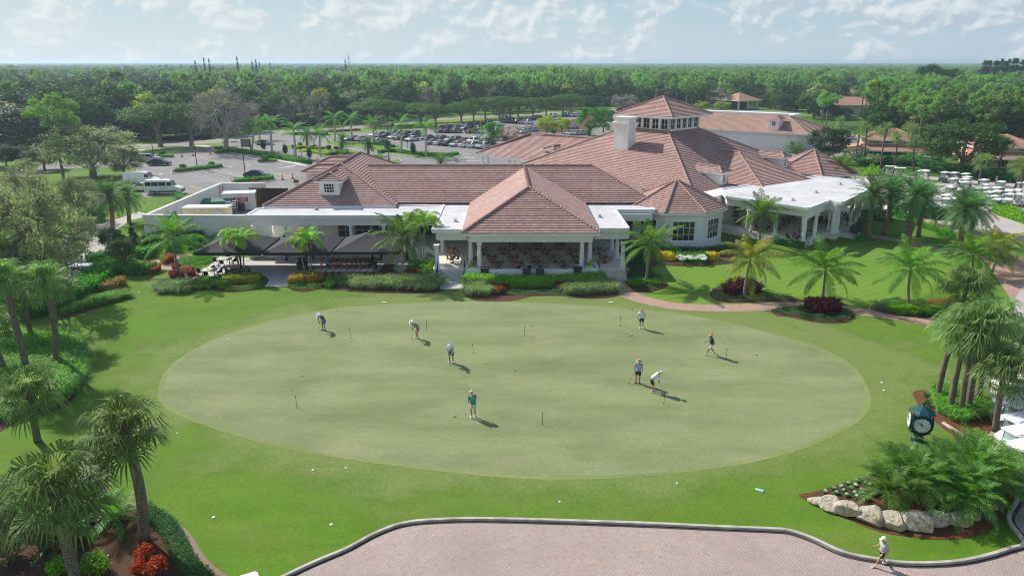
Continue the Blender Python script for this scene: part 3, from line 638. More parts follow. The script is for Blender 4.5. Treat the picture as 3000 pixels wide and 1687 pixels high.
gt=MB(); gt.wall((-5.2,70.86),(9.05,70.86),4.84,4.98,.12); gt.build('gutter',M['steel'],club)
# glazed openings in shaded walls
def bank(x0,x1,y,z0,z1,n,nrm=(0,-1)):
    for i in range(n):
        w=(x1-x0)/n; window(club,(x0+w*(i+.5),y,(z0+z1)/2),nrm,w*.94,z1-z0,2,3,'glass','glazed_door',.08)
bank(-21.5,-15.2,86.0,.9,3.6,3); bank(-13.8,-5.0,88.3,.9,3.8,4); bank(-4.0,8.2,88.3,.85,3.9,6); bank(9.0,16.5,88.3,.85,3.7,3)
sh=MB(); sh.box((-11,87.9,1.55),(5.6,.5,1.3)); sh.box((-11,87.95,3.1),(5.4,.25,.06)); sh.box((-11,87.95,2.6),(5.4,.25,.06)); sh.build('bar_shelf',M['dark'],club)
fc=[(oct_[5],oct_[6]),(oct_[6],oct_[7])]
for a,b in fc:
    m_=(a+b)/2; m_=bc+(m_-bc)*.925; m_.z=2.15; nn=m_-bc; nn.z=0; o=window(club,m_,nn,2.75 if a is oct_[5] else 2.55,2.45,4,3,'glass')
    e=Vector((-nn.y,nn.x,0)).normalized(); tm=MB(); q=m_+nn.normalized()*.08; rz=math.atan2(e.y,e.x); tm.box((q.x,q.y,3.48),(3.1,.16,.2),rz); tm.box((q.x,q.y,.85),(3.1,.2,.16),rz); tm.build('window_trim',M['trim'],o)
for k in (4,):
    m_=bc+((oct_[4]+oct_[5])/2-bc)*.925; m_.z=2.15; nn=m_-bc; nn.z=0; window(club,m_,nn,2.4,2.45,4,3)
for (x,y) in ((26.2,91.4),(27.9,94.8),(31.0,98.0),(33.4,100.05),(37.5,103.2),(40.2,105.0),(42.4,106.6)):
    window(club,(x+.12,y-.15,2.1),(.6,-.8) if x>29 else (.83,-.56),1.5,2.5,2,4,'glass','glazed_door')
# railings
def railing(parent,pts,h=1.0,sp=.22):
    m=MB()
    for a,b in zip(pts,pts[1:]):
        a,b=Vector(a),Vector(b); m.tube([a+Vector((0,0,h)),b+Vector((0,0,h))],.028,6); m.tube([a+Vector((0,0,.12)),b+Vector((0,0,.12))],.02,6)
        n=max(1,int((b-a).xy.length/sp))
        for i in range(n+1): p=a.lerp(b,i/n); m.tube([p,p+Vector((0,0,h))],.035 if i in (0,n) else .014,5)
    return m.build('railing',M['iron'],parent)
for x in (-7.75,-4.95,9.05,11.95): railing(club,[(x,72.3,.8),(x,70.2,.05)])
for x in (-25.3,-22.9,-14.75,-11.95): railing(club,[(x,79.1,.88),(x,77.5,.05)])
railing(club,[g('9',660,715,.8),g('9',775,775,.1)]); railing(club,[g('9',750,675,.8),g('9',850,745,.1)]); railing(club,[(35.6,84.2,.8),(35.61,84.25,.8)])
# drawn curtains at the portico
cmat=plain('curtain',(.78,.77,.73),.9,vary=.05)
for w,u,v in (('8',1275,742),('8',1750,828),('8',2000,740)):
    p=g(w,u,v,.8)+Vector((.25,.25,0)); m=MB(); m.lathe((p.x,p.y,p.z),[(.16,0),(.18,.5),(.09,1.05),(.14,1.5),(.24,2.4),(.26,2.95)],9,0,1.,.6); m.build('curtain',M['curtain'],club,smooth=True)
# ---------------------------------------------------------------- vegetation
leafmat('coco',(.045,.115,.018),(.125,.235,.045),.38); leafmat('cocoy',(.10,.155,.022),(.25,.27,.06),.38); leafmat('royal',(0.046,0.163,0.034),(0.116,0.287,0.054)); leafmat('date',(.045,.110,.035),(.115,.220,.075),.38); leafmat('sabal',(.075,.145,.032),(.190,.280,.095),.4,.55,.25)
leafmat('adon',(0.155,0.341,0.028),(0.228,0.408,0.042)); leafmat('cycad',(.045,.120,.018),(.125,.255,.045),.4,.5,.3)
leafmat('oak',(0.027,0.068,0.016),(0.063,0.126,0.025),0.25); leafmat('ficus',(0.012,0.048,0.010),(0.034,0.096,0.016),0.2); leafmat('umb',(0.035,0.093,0.016),(0.084,0.168,0.024),0.25); leafmat('pine',(0.078,0.178,0.040),(0.178,0.302,0.085)); leafmat('olive',(0.122,0.164,0.070),(0.232,0.275,0.129),.4); leafmat('yel',(0.172,0.251,0.024),(0.265,0.296,0.031)); leafmat('grey',(0.139,0.139,0.101),(0.256,0.248,0.194),.15); leafmat('dkc',(0.019,0.062,0.031),(0.050,0.116,0.054)); leafmat('lime',(0.097,0.235,0.010),(0.170,0.340,0.024)); leafmat('brightyel',(0.322,0.280,0.008),(0.490,0.406,0.025)); leafmat('shrub',(0.029,0.139,0.016),(0.079,0.264,0.034)); leafmat('shrubd',(0.031,0.109,0.031),(0.078,0.194,0.062)); leafmat('grass',(0.093,0.232,0.031),(0.186,0.364,0.070)); leafmat('fgrass',(0.132,0.217,0.070),(0.256,0.349,0.147)); leafmat('croton',(0.171,0.058,0.023),(0.252,0.096,0.036)); leafmat('red',(0.180,0.021,0.009),(0.372,0.084,0.018)); leafmat('cordy',(0.039,0.008,0.011),(0.104,0.023,0.023)); leafmat('white',(0.462,0.504,0.378),(0.595,0.595,0.595)); leafmat('brgreen',(0.162,0.162,0.043),(0.250,0.163,0.048)); leafmat('rust',(0.185,0.097,0.049),(0.235,0.134,0.084))
def barkmat(name,a,b,rings=0.):
    t=NT(name); p=t.pos(True); c=t.mix(t.noise(t.pos(True,(1,1,.35)),6.,4,.7),a,b)
    if rings:
        w=t.n('ShaderNodeTexWave',{'Vector':p,'Scale':rings,'Distortion':.6,'Detail':2.},bands_direction='Z'); c=t.mix(t.math('MULTIPLY',w.outputs[1],.55),c,tuple(x*.45 for x in a)); t.bump(w.outputs[1],.5,.03)
    M[name]=t.done(c,.9,0,.15)
barkmat('bark',(.15,.12,.09),(.27,.22,.17)); barkmat('barkg',(.26,.24,.21),(.40,.37,.33)); barkmat('cocobark',(.26,.21,.165),(.42,.36,.29),1.6); barkmat('royalbark',(.46,.43,.39),(.62,.59,.54),.8); barkmat('sabalbark',(.13,.105,.08),(.30,.25,.20),2.2); barkmat('datebark',(.19,.115,.07),(.38,.25,.16),1.9); barkmat('boot',(.20,.11,.06),(.42,.28,.17),2.); barkmat('greenshaft',(.14,.26,.04),(.22,.34,.07))
nr=np.random.RandomState(11)
def unit(v): return v/np.maximum(np.linalg.norm(v,axis=-1,keepdims=True),1e-9)
def leaves(C,out,size,rs,up=.5,jit=.8,asp=.55):
    """rhombic leaves at C, roughly facing out/up"""
    n=len(C); N=unit(out*.6+np.array([0,0,up])+rs.normal(0,jit,(n,3))); T=unit(np.cross(N,rs.normal(0,1,(n,3)))); B=np.cross(N,T)
    s=(size*(.65+.7*rs.rand(n)))[:,None]
    V=np.stack([C-T*s*.5,C+B*s*asp*.5,C+T*s*.5+np.array([0,0,-.12])*s,C-B*s*asp*.5],1).reshape(-1,3)
    return V,np.arange(n*4).reshape(n,4)
class Acc:
    def __init__(s): s.V=[];s.Q=[];s.n=0
    def add(s,V,Q):
        if len(V): s.V.append(np.asarray(V,float)); s.Q.append(np.asarray(Q)+s.n); s.n+=len(V)
    def mesh(s,name,mat): return np_mesh(name,np.concatenate(s.V),np.concatenate(s.Q),M[mat])
def feather(acc,base,az,a0,a1,L,nl,ll,lw,rs,hang=.55,vee=.25,twist=0.):
    """one feather frond: arching rachis with leaflets on both sides"""
    t=np.linspace(0,1,nl+1); ang=a0+(a1-a0)*t**1.25; ds=L/nl
    d=np.stack([np.cos(ang)*math.cos(az),np.cos(ang)*math.sin(az),np.sin(ang)],1); P=np.array(base)+np.concatenate([[np.zeros(3)],np.cumsum(d[:-1]*ds,0)])
    side=np.array([-math.sin(az),math.cos(az),0]); upv=np.cross(d,side)*-1; upv=np.where(upv[:,2:3]<0,-upv,upv)
    w=.035*L/4*(1-.8*t)[:,None]+.012
    A=P-side*w; B=P+side*w; V=np.concatenate([A,B]); k=nl+1
    acc.add(V,[[i,i+1,k+i+1,k+i] for i in range(nl)])
    i0=int(nl*.12); tt=t[i0:]; prof=np.sin(np.clip((tt-.05)*1.05,0,1)*PI*.86+.30)*.9+.12
    for sg in (1,-1):
        p=P[i0:]; n=len(p); l=(ll*prof*(.85+.3*rs.rand(n)))[:,None]
        dr=unit(side*sg*(.85)+d[i0:]*(.55+.5*tt[:,None])+upv[i0:]*(vee+rs.normal(0,.10,(n,1))))
        m=p+dr*l*.5; e=m+unit(dr+np.array([0,0,-1.])*hang*(1+.6*rs.rand(n,1)))*l*.55
        wv=d[i0:]*lw*.5
        V=np.stack([p-wv*.6,p+wv*.6,m+wv,m-wv,e+wv*.15,e-wv*.15],1).reshape(-1,3); b=np.arange(n)*6
        acc.add(V,np.concatenate([np.stack([b,b+1,b+2,b+3],1),np.stack([b+3,b+2,b+4,b+5],1)]))
def feather_crown(name,mat,nf,L,ll,lw,seed,amin=-25,amax=78,droop=70,hang=.55,nl=26,vee=.25,zoff=0.):
    rs=np.random.RandomState(seed); acc=Acc()
    for i in range(nf):
        f=(i+.5)/nf; a0=math.radians(amin+(amax-amin)*f**.9+rs.normal(0,5)); az=i*2.39996+rs.normal(0,.18)
        Lk=L*(.82+.25*rs.rand())*(1 if f<.85 else .8); a1=a0-math.radians(droop*(.75+.5*rs.rand())*(1.05-.35*f))
        feather(acc,(0.06*math.cos(az),.06*math.sin(az),zoff+.15*f),az,a0,a1,Lk,nl,ll,lw,rs,hang,vee)
    return acc.mesh(name,mat)
def fan_crown(name,mat,nf,seed,pet=1.05,fr=1.1,nb=24,amin=-58,amax=84):
    rs=np.random.RandomState(seed); acc=Acc()
    for i in range(nf):
        f=(i+.5)/nf; a=math.radians(amin+(amax-amin)*f**.85+rs.normal(0,6)); az=i*2.39996+rs.normal(0,.25)
        d=np.array([math.cos(a)*math.cos(az),math.cos(a)*math.sin(az),math.sin(a)]); side=np.array([-math.sin(az),math.cos(az),0]); up=np.cross(side,d)*-1
        if up[2]<0: up=-up
        pl=pet*(.8+.4*rs.rand())*(.75 if f>.85 else 1); H=d*pl+np.array([0,0,-.12*pl]); w=side*.022
        acc.add([-w,w,H+w,H-w],[[0,1,2,3]])
        R_=fr*(.85+.3*rs.rand()); fold=rs.uniform(.05,.35)
        for b in range(nb):
            th=(b/(nb-1)-.5)*math.radians(300); rr=R_*(1-.22*abs(th)/2.6)
            dir_=d*math.cos(th)+side*math.sin(th); dir_=unit(dir_+up*(fold*abs(math.sin(th))-.1)+rs.normal(0,.05,3))
            perp=unit(np.cross(dir_,up)); m=H+dir_*rr*.55; e=m+unit(dir_+np.array([0,0,-.9-.7*rs.rand()]))*rr*.52; ww=.036*R_
            acc.add([H-perp*.008,H+perp*.008,m+perp*ww,m-perp*ww],[[0,1,2,3]]); acc.add([m-perp*ww,m+perp*ww,e+perp*.006,e-perp*.006],[[0,1,2,3]])
    return acc.mesh(name,mat)
CR={}
CR['coco']=[feather_crown('crown','coco',25,3.7,.85,.10,s,-30,84,66,.75,26,.05) for s in (1,2,3,4)]
CR['cocoy']=[feather_crown('crown','cocoy',22,3.6,.85,.10,s,-30,82,66,.75,26,.05) for s in (5,6)]
CR['royal']=[feather_crown('crown','royal',15,3.3,.8,.12,s,-22,66,66,.8,18,.15) for s in (7,8,9)]
CR['date']=[feather_crown('crown','date',54,3.1,.62,.085,s,-40,84,58,.3,24,.25) for s in (10,11,12)]
CR['adon']=[feather_crown('crown','adon',10,2.0,.6,.10,s,5,66,120,.7,18,.2) for s in (13,14)]
CR['cycad']=[feather_crown('foliage','cycad',26,2.1,.46,.07,s,-8,82,80,.4,20,.3) for s in (15,16,17)]
CR['bush']=[feather_crown('foliage','date',26,2.6,.6,.08,s,12,86,42,.35,16,.3) for s in (18,19)]
CR['sabal']=[fan_crown('crown','sabal',31,s,amin=-48) for s in (20,21,22,23)]
CR['sabalf']=[fan_crown('crown','sabal',28,s,1.0,1.05,11) for s in (24,25)]
PALMN={'coco':'coconut_palm','cocoy':'coconut_palm','royal':'royal_palm','date':'date_palm','adon':'christmas_palm','sabal':'cabbage_palm','sabalf':'cabbage_palm'}
def palm(kind,base,top,label,group,r=None,cs=1.,boot=False):
    """trunk from base to the crown's centre"""
    base=Vector(base); base.z=0; top=Vector(top); dlt=top-base; H_=dlt.z
    e=empty(PALMN[kind],base,0,label,'palm tree',group)
    r=r or {'coco':.15,'cocoy':.15,'royal':.20,'date':.24,'adon':.07,'sabal':.17,'sabalf':.17}[kind]
    bow=Vector((R.uniform(-.25,.25),R.uniform(-.2,.2),0))*min(1,H_/6); pts=[];rs=[]
    for i in range(11):
        t=i/10; pts.append(Vector((dlt.x*t,dlt.y*t,H_*t))+bow*math.sin(PI*t)); 
        if kind in('coco','cocoy'): rs.append(r*(1.55-.7*min(1,t*4)-.12*t))
        elif kind=='royal': rs.append(r*(1.25-.1*t-.35*max(0,t-.75)/.25))
        else: rs.append(r*(1.15-.15*t))
    m=MB(); m.tube(pts,rs,10); tr=m.build('trunk',M[{'coco':'cocobark','cocoy':'cocobark','royal':'royalbark','date':'datebark','adon':'barkg','sabal':'sabalbark','sabalf':'sabalbark'}[kind]],e,smooth=True)
    if kind in('royal','adon'):
        m=MB(); m.tube([pts[-1]+Vector((0,0,-.1)),pts[-1]+Vector((0,0,.9*r/.2))],[r*.8,r*.4],8); m.build('crown_shaft',M['greenshaft'],tr,smooth=True)
    if kind in('sabal','date','sabalf'):
        m=MB(); n=46 if boot else 26
        for i in range(n):
            t=.80+.20*i/n if boot else .9+.1*i/n; p=base*0+Vector((dlt.x*t,dlt.y*t,H_*t)); a=i*2.4; d=Vector((math.cos(a),math.sin(a),0)); s=Vector((-d.y,d.x,0))*.07
            q=p+d*r*.9; tip=p+d*(r*1.75+.05)+Vector((0,0,.30)); m.add([q-s,q+s,tip+s*.6,tip-s*.6,q-d*.02+Vector((0,0,.12)),],[(0,1,2,3),(3,2,4)])
        m.build('leaf_boots',M['boot'],tr)
    c=link('crown',R.choice(CR[kind]),e,Vector((dlt.x,dlt.y,H_+(.7*r/.2 if kind in('royal','adon') else 0))),R.uniform(0,6.28)); c.scale=(cs,)*3
    return e
# ---- broad-leaved trees and pines
def tree_mesh(kind,seed,nleaf,size,clumps,mat,bark,sparse=0.,limbs=7):
    """unit tree: 10 m high, 10 m wide; returns (trunk mesh, crown mesh)"""
    rs=np.random.RandomState(seed); tb=MB()
    P={'oak':(5.8,4.6,3.6,2.6),'ficus':(5.0,4.7,4.6,1.2),'umb':(7.6,4.8,1.9,3.2),'pine':(7.6,3.6,2.2,5.0),'loose':(5.6,4.7,4.0,2.0),'bare':(6.0,4.7,3.9,2.4),'dome':(5.4,4.8,3.9,1.6),'cas':(5.6,1.5,4.4,1.0),'round':(6.2,4.5,3.6,2.6)}[kind]
    zc,rx,rz,z0=P; C=[]
    while len(C)<clumps:
        v=rs.normal(0,1,3); v/=np.linalg.norm(v); rad=rs.uniform(.55,.98)**(.6); 
        if kind in('oak','ficus','dome','umb') and v[2]<-.35 and rs.rand()<.7: continue
        c=np.array([v[0]*rx*rad,v[1]*rx*rad,zc+v[2]*rz*rad])
        if kind=='cas': tz=(c[2]-z0)/9.; c[:2]*=max(.12,1.25*(1-tz))
        if kind=='umb': c[2]+=.9*(1-(c[0]**2+c[1]**2)/rx**2)-.5; c[2]=max(c[2],5.6)
        C.append(c)
    C=np.array(C); cr=rx*{'oak':.30,'ficus':.27,'umb':.30,'pine':.26,'loose':.24,'bare':.22,'dome':.25,'cas':.36,'round':.28}[kind]*np.array(rs.uniform(.65,1.3,clumps))
    # limbs
    fork=Vector((rs.normal(0,.2),rs.normal(0,.2),z0)); 
    if kind=='pine':
        top=Vector((rs.normal(0,.3),rs.normal(0,.3),9.0)); tb.tube([(0,0,0),(rs.normal(0,.1),rs.normal(0,.1),4.5),top],[.24,.17,.05],7)
        for c in C:
            s=Vector((0,0,0)).lerp(top,min(.97,max(.45,c[2]/9.2-.1))); tb.tube([s,s.lerp(Vector(c),.5)+Vector((0,0,-.15)),Vector(c)],[.06,.045,.02],4,False)
    else:
        tr=.34 if kind!='cas' else .2; tb.tube([(0,0,0),fork*.5,fork],[tr*1.25,tr,tr*.85],8)
        idx=rs.permutation(clumps)[:limbs*3]; ml=[]
        for k in range(limbs):
            a=2*PI*k/limbs+rs.normal(0,.3); q=Vector((math.cos(a)*rx*.42,math.sin(a)*rx*.42,zc+rs.uniform(-.3,.35)*rz)); mid=fork.lerp(q,.5)+Vector((rs.normal(0,.25),rs.normal(0,.25),-.1))
            tb.tube([fork,mid,q],[tr*.55,tr*.38,tr*.22],6,False); ml.append(q)
        for c in C:
            q=min(ml,key=lambda m:(m-Vector(c)).length); md=q.lerp(Vector(c),.5)+Vector((0,0,.12*rz*.3)); tb.tube([q,md,Vector(c)],[tr*.2,tr*.13,.02],4,False)
            if kind in('bare','loose'):
                for _ in range(7 if kind=='bare' else 3):
                    e=Vector(c)+Vector(rs.normal(0,.75,3))+Vector((c[0]*.12,c[1]*.12,.25)); tb.tube([md.lerp(Vector(c),rs.uniform(.2,1)),e],[.045,.012],3,False)
    w=cr**2; w/=w.sum(); cid=rs.choice(clumps,nleaf,p=w); v=unit(rs.normal(0,1,(nleaf,3))); rad=rs.rand(nleaf)**(.33 if kind in('ficus','dome','umb','oak','round') else .5)
    sq=np.array([1,1,.62 if kind in('umb',) else (.72 if kind in ('pine','oak','round','dome') else .9)])
    off=v*rad[:,None]*cr[cid][:,None]*sq; low=(v[:,2]<-.2)&(rs.rand(nleaf)<.6); off[low,2]*=-.5
    X=C[cid]+off; V,Q=leaves(X,v*.7+unit(X-np.array([0,0,zc]))*.5,np.full(nleaf,size),rs,.55,.55 if kind!='pine' else .9,.6 if kind!='pine' else .3)
    return tb.mesh('trunk',M[bark]),np_mesh('crown',V,Q,M[mat])
TM={}
TM['oak']=[tree_mesh('oak',s,2600,.62,44,'oak','bark') for s in (1,2,3)]
TM['ficus']=[tree_mesh('ficus',s,3200,.58,60,'ficus','bark') for s in (4,5)]
TM['umb']=[tree_mesh('umb',s,2800,.50,46,'umb','bark') for s in (6,7,8)]
TM['pine']=[tree_mesh('pine',s,2000,.62,20,'pine','bark') for s in (9,10,11)]
TM['olive']=[tree_mesh('round',s,2200,.55,40,'olive','barkg') for s in (12,13)]
TM['yel']=[tree_mesh('oak',s,2200,.58,34,'yel','bark') for s in (14,)]
TM['grey']=[tree_mesh('loose',s,1500,.5,44,'grey','barkg') for s in (15,16)]
TM['cas']=[tree_mesh('cas',s,2200,.5,46,'dkc','bark') for s in (17,)]
TM['nearloose']=[tree_mesh('loose',s,9500,.25,95,'olive','bark') for s in (20,21)]
TM['bare']=[tree_mesh('bare',22,1700,.22,110,'grey','barkg')]
TM['bigficus']=[tree_mesh('dome',s,9000,.36,90,'ficus','bark') for s in (23,)]
TM['bigoak']=[tree_mesh('oak',s,9000,.36,90,'oak','bark') for s in (24,)]
TM['nearumb']=[tree_mesh('umb',s,7000,.32,80,'umb','bark') for s in (25,26)]
TM['nearpine']=[tree_mesh('pine',s,6500,.34,26,'pine','bark') for s in (27,28)]
TM['lotgreen']=[tree_mesh('dome',s,6000,.40,60,'shrub','bark') for s in (29,)]
TM['lotyel']=[tree_mesh('dome',s,6000,.40,60,'yel','bark') for s in (30,)]
TM['rust']=[tree_mesh('loose',s,3500,.35,60,'rust','bark') for s in (31,)]
TREEN={'oak':'oak_tree','ficus':'ficus_tree','umb':'poinciana_tree','pine':'pine_tree','olive':'oak_tree','yel':'oak_tree','grey':'buttonwood_tree','cas':'casuarina_tree','nearloose':'mahogany_tree','bare':'bare_tree','bigficus':'ficus_tree','bigoak':'oak_tree','nearumb':'poinciana_tree','nearpine':'pine_tree','lotgreen':'mahogany_tree','lotyel':'mahogany_tree','rust':'mahogany_tree'}
def tree(kind,base,H_,Wd,label,group=None,tilt=0.):
    base=Vector(base); base.z=0; e=empty(TREEN[kind],base,R.uniform(0,6.28),label,'tree',group); e.scale=(Wd/10,Wd/10,H_/10)
    t,c=R.choice(TM[kind]); link('trunk',t,e); link('crown',c,e); return e
# ---- shrubs, hedges, grasses
def tuft_mesh(name,mat,n,h,spread,w,seed,arch=.9):
    rs=np.random.RandomState(seed); acc=Acc()
    for i in range(n):
        az=rs.uniform(0,6.28); r0=spread*.35*math.sqrt(rs.rand()); b=np.array([r0*math.cos(az),r0*math.sin(az),0]); a2=az+rs.normal(0,.5); o=np.array([math.cos(a2),math.sin(a2),0]); hh=h*rs.uniform(.7,1.15); k=arch*rs.uniform(.4,1.1)*(.3+r0/(spread*.35+.001))
        m=b+o*hh*.22*k+np.array([0,0,hh*.68]); e=b+o*hh*.75*k+np.array([0,0,hh*(1.0-.45*k)]); s=np.array([-o[1],o[0],0])*w
        acc.add([b-s,b+s,m+s*.9,m-s*.9],[[0,1,2,3]]); acc.add([m-s*.9,m+s*.9,e+s*.1,e-s*.1],[[0,1,2,3]])
    return acc.mesh(name,mat)
def bush_mesh(name,mat,n,size,seed,sq=(1,1,.8),lump=9,rr=.42):
    """about 1 m wide rounded shrub"""
    rs=np.random.RandomState(seed); c=rs.normal(0,1,(lump,3)); c=unit(c)*.26*rs.rand(lump,1)**.3; c[:,2]=np.abs(c[:,2])*.9+.30
    cid=rs.randint(0,lump,n); v=unit(rs.normal(0,1,(n,3))); X=c[cid]+v*(rr*.62*rs.rand(n,1)**.3); X=X*np.array(sq); X[:,2]=np.abs(X[:,2])
    V,Q=leaves(X,v,np.full(n,size),rs,.6,.6); return np_mesh(name,V,Q,M[mat])
TU={'fgrass':[tuft_mesh('blades','fgrass',200,1.2,1.3,.024,s,1.25) for s in (1,2,3)],'grass':[tuft_mesh('blades','grass',150,.75,1.1,.02,s,1.) for s in (4,5)],'fern':[tuft_mesh('fronds','lime',120,.6,1.1,.035,s,.9) for s in (6,7)],'cordy':[tuft_mesh('leaves','cordy',80,.95,1.0,.055,s,.9) for s in (8,9)],'brom':[tuft_mesh('leaves','croton',70,.95,1.1,.055,s,.95) for s in (10,11)]}
BU={k:[bush_mesh('leaves',k,n,sz,s+40) for s in (1,2)] for k,n,sz in (('shrub',900,.11),('shrubd',900,.11),('lime',900,.10),('brightyel',900,.10),('croton',700,.14),('red',900,.10),('white',500,.10),('brgreen',700,.11),('cordy',600,.14),('dkc',900,.09),('yel',900,.10),('olive',800,.10))}
def plant(name,mesh,p,s,label,cat,group=None,sz=1.,rz=None):
    o=link(name,mesh,None,(p[0],p[1],p[2] if len(p)>2 else 0),R.uniform(0,6.28) if rz is None else rz); o.scale=(s,s,s*sz); return tag(o,label,cat,group)
def hedge(path,w,h,mat,label,dens=150,size=.12,cat='hedge',z=0.,name='hedge',group=None):
    """clipped hedge: leaves over a solid core"""
    path=[Vector((p[0],p[1],0)) for p in path]; rs=np.random.RandomState(len(bpy.data.objects)%9999); Vs=[];outs=[]; core=MB()
    for a,b in zip(path,path[1:]):
        d=b-a; L=d.length
        if L<.01: continue
        d/=L; n=Vector((-d.y,d.x,0)); k=int(L*dens*(w+2*h)/2.2); t=rs.rand(k)*L; q=rs.rand(k)*(w+2*h)
        off=np.where(q<h,-w/2,np.where(q<h+w,q-h-w/2,w/2)); zz=np.where(q<h,q,np.where(q<h+w,h,q-h-w))*1.0
        j=rs.normal(0,.05,(k,3)); X=np.array(a)+np.outer(t,np.array(d))+np.outer(off,np.array(n))+j; X[:,2]=z+np.abs(zz+j[:,2]+(.05 if h>.6 else .015)*np.sin(t*3.1+off*5)); Vs.append(X)
        o=np.where((q>h)&(q<h+w),0,np.sign(off))[:,None]*np.array(n); o[:,2]=np.where((q>h)&(q<h+w),1,.25); outs.append(o); core.wall(a-d*.0,b+d*.0,z,z+h-max(.10,size*.9),w-max(.16,size*1.6))
    X=np.concatenate(Vs); V,Q=leaves(X,np.concatenate(outs),np.full(len(X),size*1.45),rs,.35,.75,.6)
    cv=np.array(core.v); cq=[f for f in core.f if len(f)==4]; V2=np.concatenate([V,cv]); Q2=np.concatenate([Q,np.array(cq)+len(V)])
    o=link(name,np_mesh(name,V2,Q2,M[mat])); return tag(o,label,cat,group)
def cover(poly,h,mat,dens=60,size=.13,z=0.,name='ground_cover'):
    """low ground cover nobody could count"""
    xs=[p[0] for p in poly]; ys=[p[1] for p in poly]; x0,x1,y0,y1=min(xs),max(xs),min(ys),max(ys); rs=np.random.RandomState(len(bpy.data.objects)%9999)
    n=int((x1-x0)*(y1-y0)*dens); x=rs.uniform(x0,x1,n); y=rs.uniform(y0,y1,n); k=inpoly_np(x,y,[(p[0],p[1]) for p in poly]); x,y=x[k],y[k]
    hh=h*(.55+.45*np.sin(x*2.3+y*1.1)*np.sin(y*2.9-x*.7))*(.6+.5*rs.rand(len(x))); X=np.stack([x,y,z+.03+hh],1)
    V,Q=leaves(X,rs.normal(0,.5,(len(x),3)),np.full(len(x),size),rs,.9,.6); o=link(name,np_mesh(name,V,Q,M[mat])); return tag(o,kind='stuff')
# ---------------------------------------------------------------- palms of the garden
CG='coconut palms round the clubhouse lawn'
def cpalm(wb,ub,vb,wt_,ut,vt,label,kind='coco',group=CG,h0=0,**k):
    b=g(wb,ub,vb,h0); t=gy(wt_,ut,vt,b.y-.0); return palm(kind,b,t,label,group,**k)
cpalm('5',1690,1000,'5',1640,640,'coconut palm in the bromeliad bed left of the patio, against the service wall')
cpalm('6',2190,1180,'6',2180,800,'coconut palm in front of the rightmost black canopy')
cpalm('7',2235,1210,'7',2272,860,'coconut palm in front of the octagonal bay',cs=1.0)
cpalm('8',1225,1345,'8',1282,1015,'yellowing coconut palm leaning out of the red cordyline island',kind='cocoy')
cpalm('8',1960,1385,'8',1992,1105,'coconut palm growing by the brick path from the dark cordyline island')
cpalm('8',1372,880,'8',1388,570,'coconut palm standing before the portico curtains',cs=.95)
cpalm('C',1330,165,'9',1345,1095,'coconut palm above the lime green fern bed',cs=.95)
cpalm('9',1930,1150,'9',1935,960,'short stocky coconut palm beside the big fan palm on the right',cs=.95)
cpalm('9',2108,1115,'9',2195,890,'yellow green coconut palm leaning over the wide brick walk',kind='cocoy',cs=.95)
b=g('4',700,1235,4.); palm('coco',(b.x+5,b.y+9,0),gy('4',690,1100,b.y+9),'coconut palm rising behind the flat portico roof',CG,cs=.95)
DG='date palms by the cart yard'
for ub,vb,ut,vt,lb in ((945,795,1000,400,'closest to the portico stairs'),(1095,765,1165,380,'with slanting trunk, second from the portico stairs'),(1325,840,1385,410,'tall and fullest, in the middle of the row by the cart yard'),(1420,785,1475,450,'with reddish trunk just right of the fullest one'),(1815,960,1860,530,'with mottled trunk on the corner of the light paving'),(1905,735,1940,540,'with short thick trunk at the edge of the cart paving')):
    cpalm('9',ub,vb,'9',ut,vt,'feathery date palm '+lb,kind='date',group=DG,r=.27,cs=1.12)
cpalm('9',1210,560,'9',1230,330,'slim date palm half hidden among the date palms by the carts',kind='date',group=DG,r=.14,cs=.8)
cpalm('9',1735,720,'9',1800,560,'thin leaning palm trunk at the edge of the cart paving',kind='date',group=DG,r=.12,cs=.8)
for ub,vb,ut,vt,lb in ((1060,590,1030,250,'with yellow hanging fronds'),(1220,490,1195,240,'nearest the service wall'),(965,340,950,270,'lowest, mostly hidden behind the others')):
    cpalm('5',ub,vb,'5',ut,vt,'date palm on the grass below the white vans, '+lb,kind='date',group='date palms below the vans',r=.25)
# triple adonidia clumps on the patio
for k,(w,pts,lb) in enumerate((('6',[(665,1150,590,810),(650,1140,640,800),(700,1155,690,815)],'left'),('6',[(1275,1150,1205,830),(1310,1160,1285,850),(1330,1150,1320,810)],'right'))):
    for j,(ub,vb,ut,vt) in enumerate(pts):
        cpalm(w,ub,vb,w,ut,vt,f'slim green palm, {("left","middle","right")[j]} trunk of the clump in front of the {("left","middle")[k]} canopy',kind='adon',group='slim palms growing in clumps on the patio')
for j,(ub,vb,ut,vt) in enumerate(((2330,1070,2285,690),(2360,1075,2345,670),(2385,1070,2395,640),(2100,1180,2090,870))):
    if j<3: cpalm('6',ub,vb,'6',ut,vt,f'slender palm in the thicket beside the left porch column, {("left","middle","right")[j]} trunk of three',kind='adon',group='slim palms growing in clumps on the patio',cs=1.15)
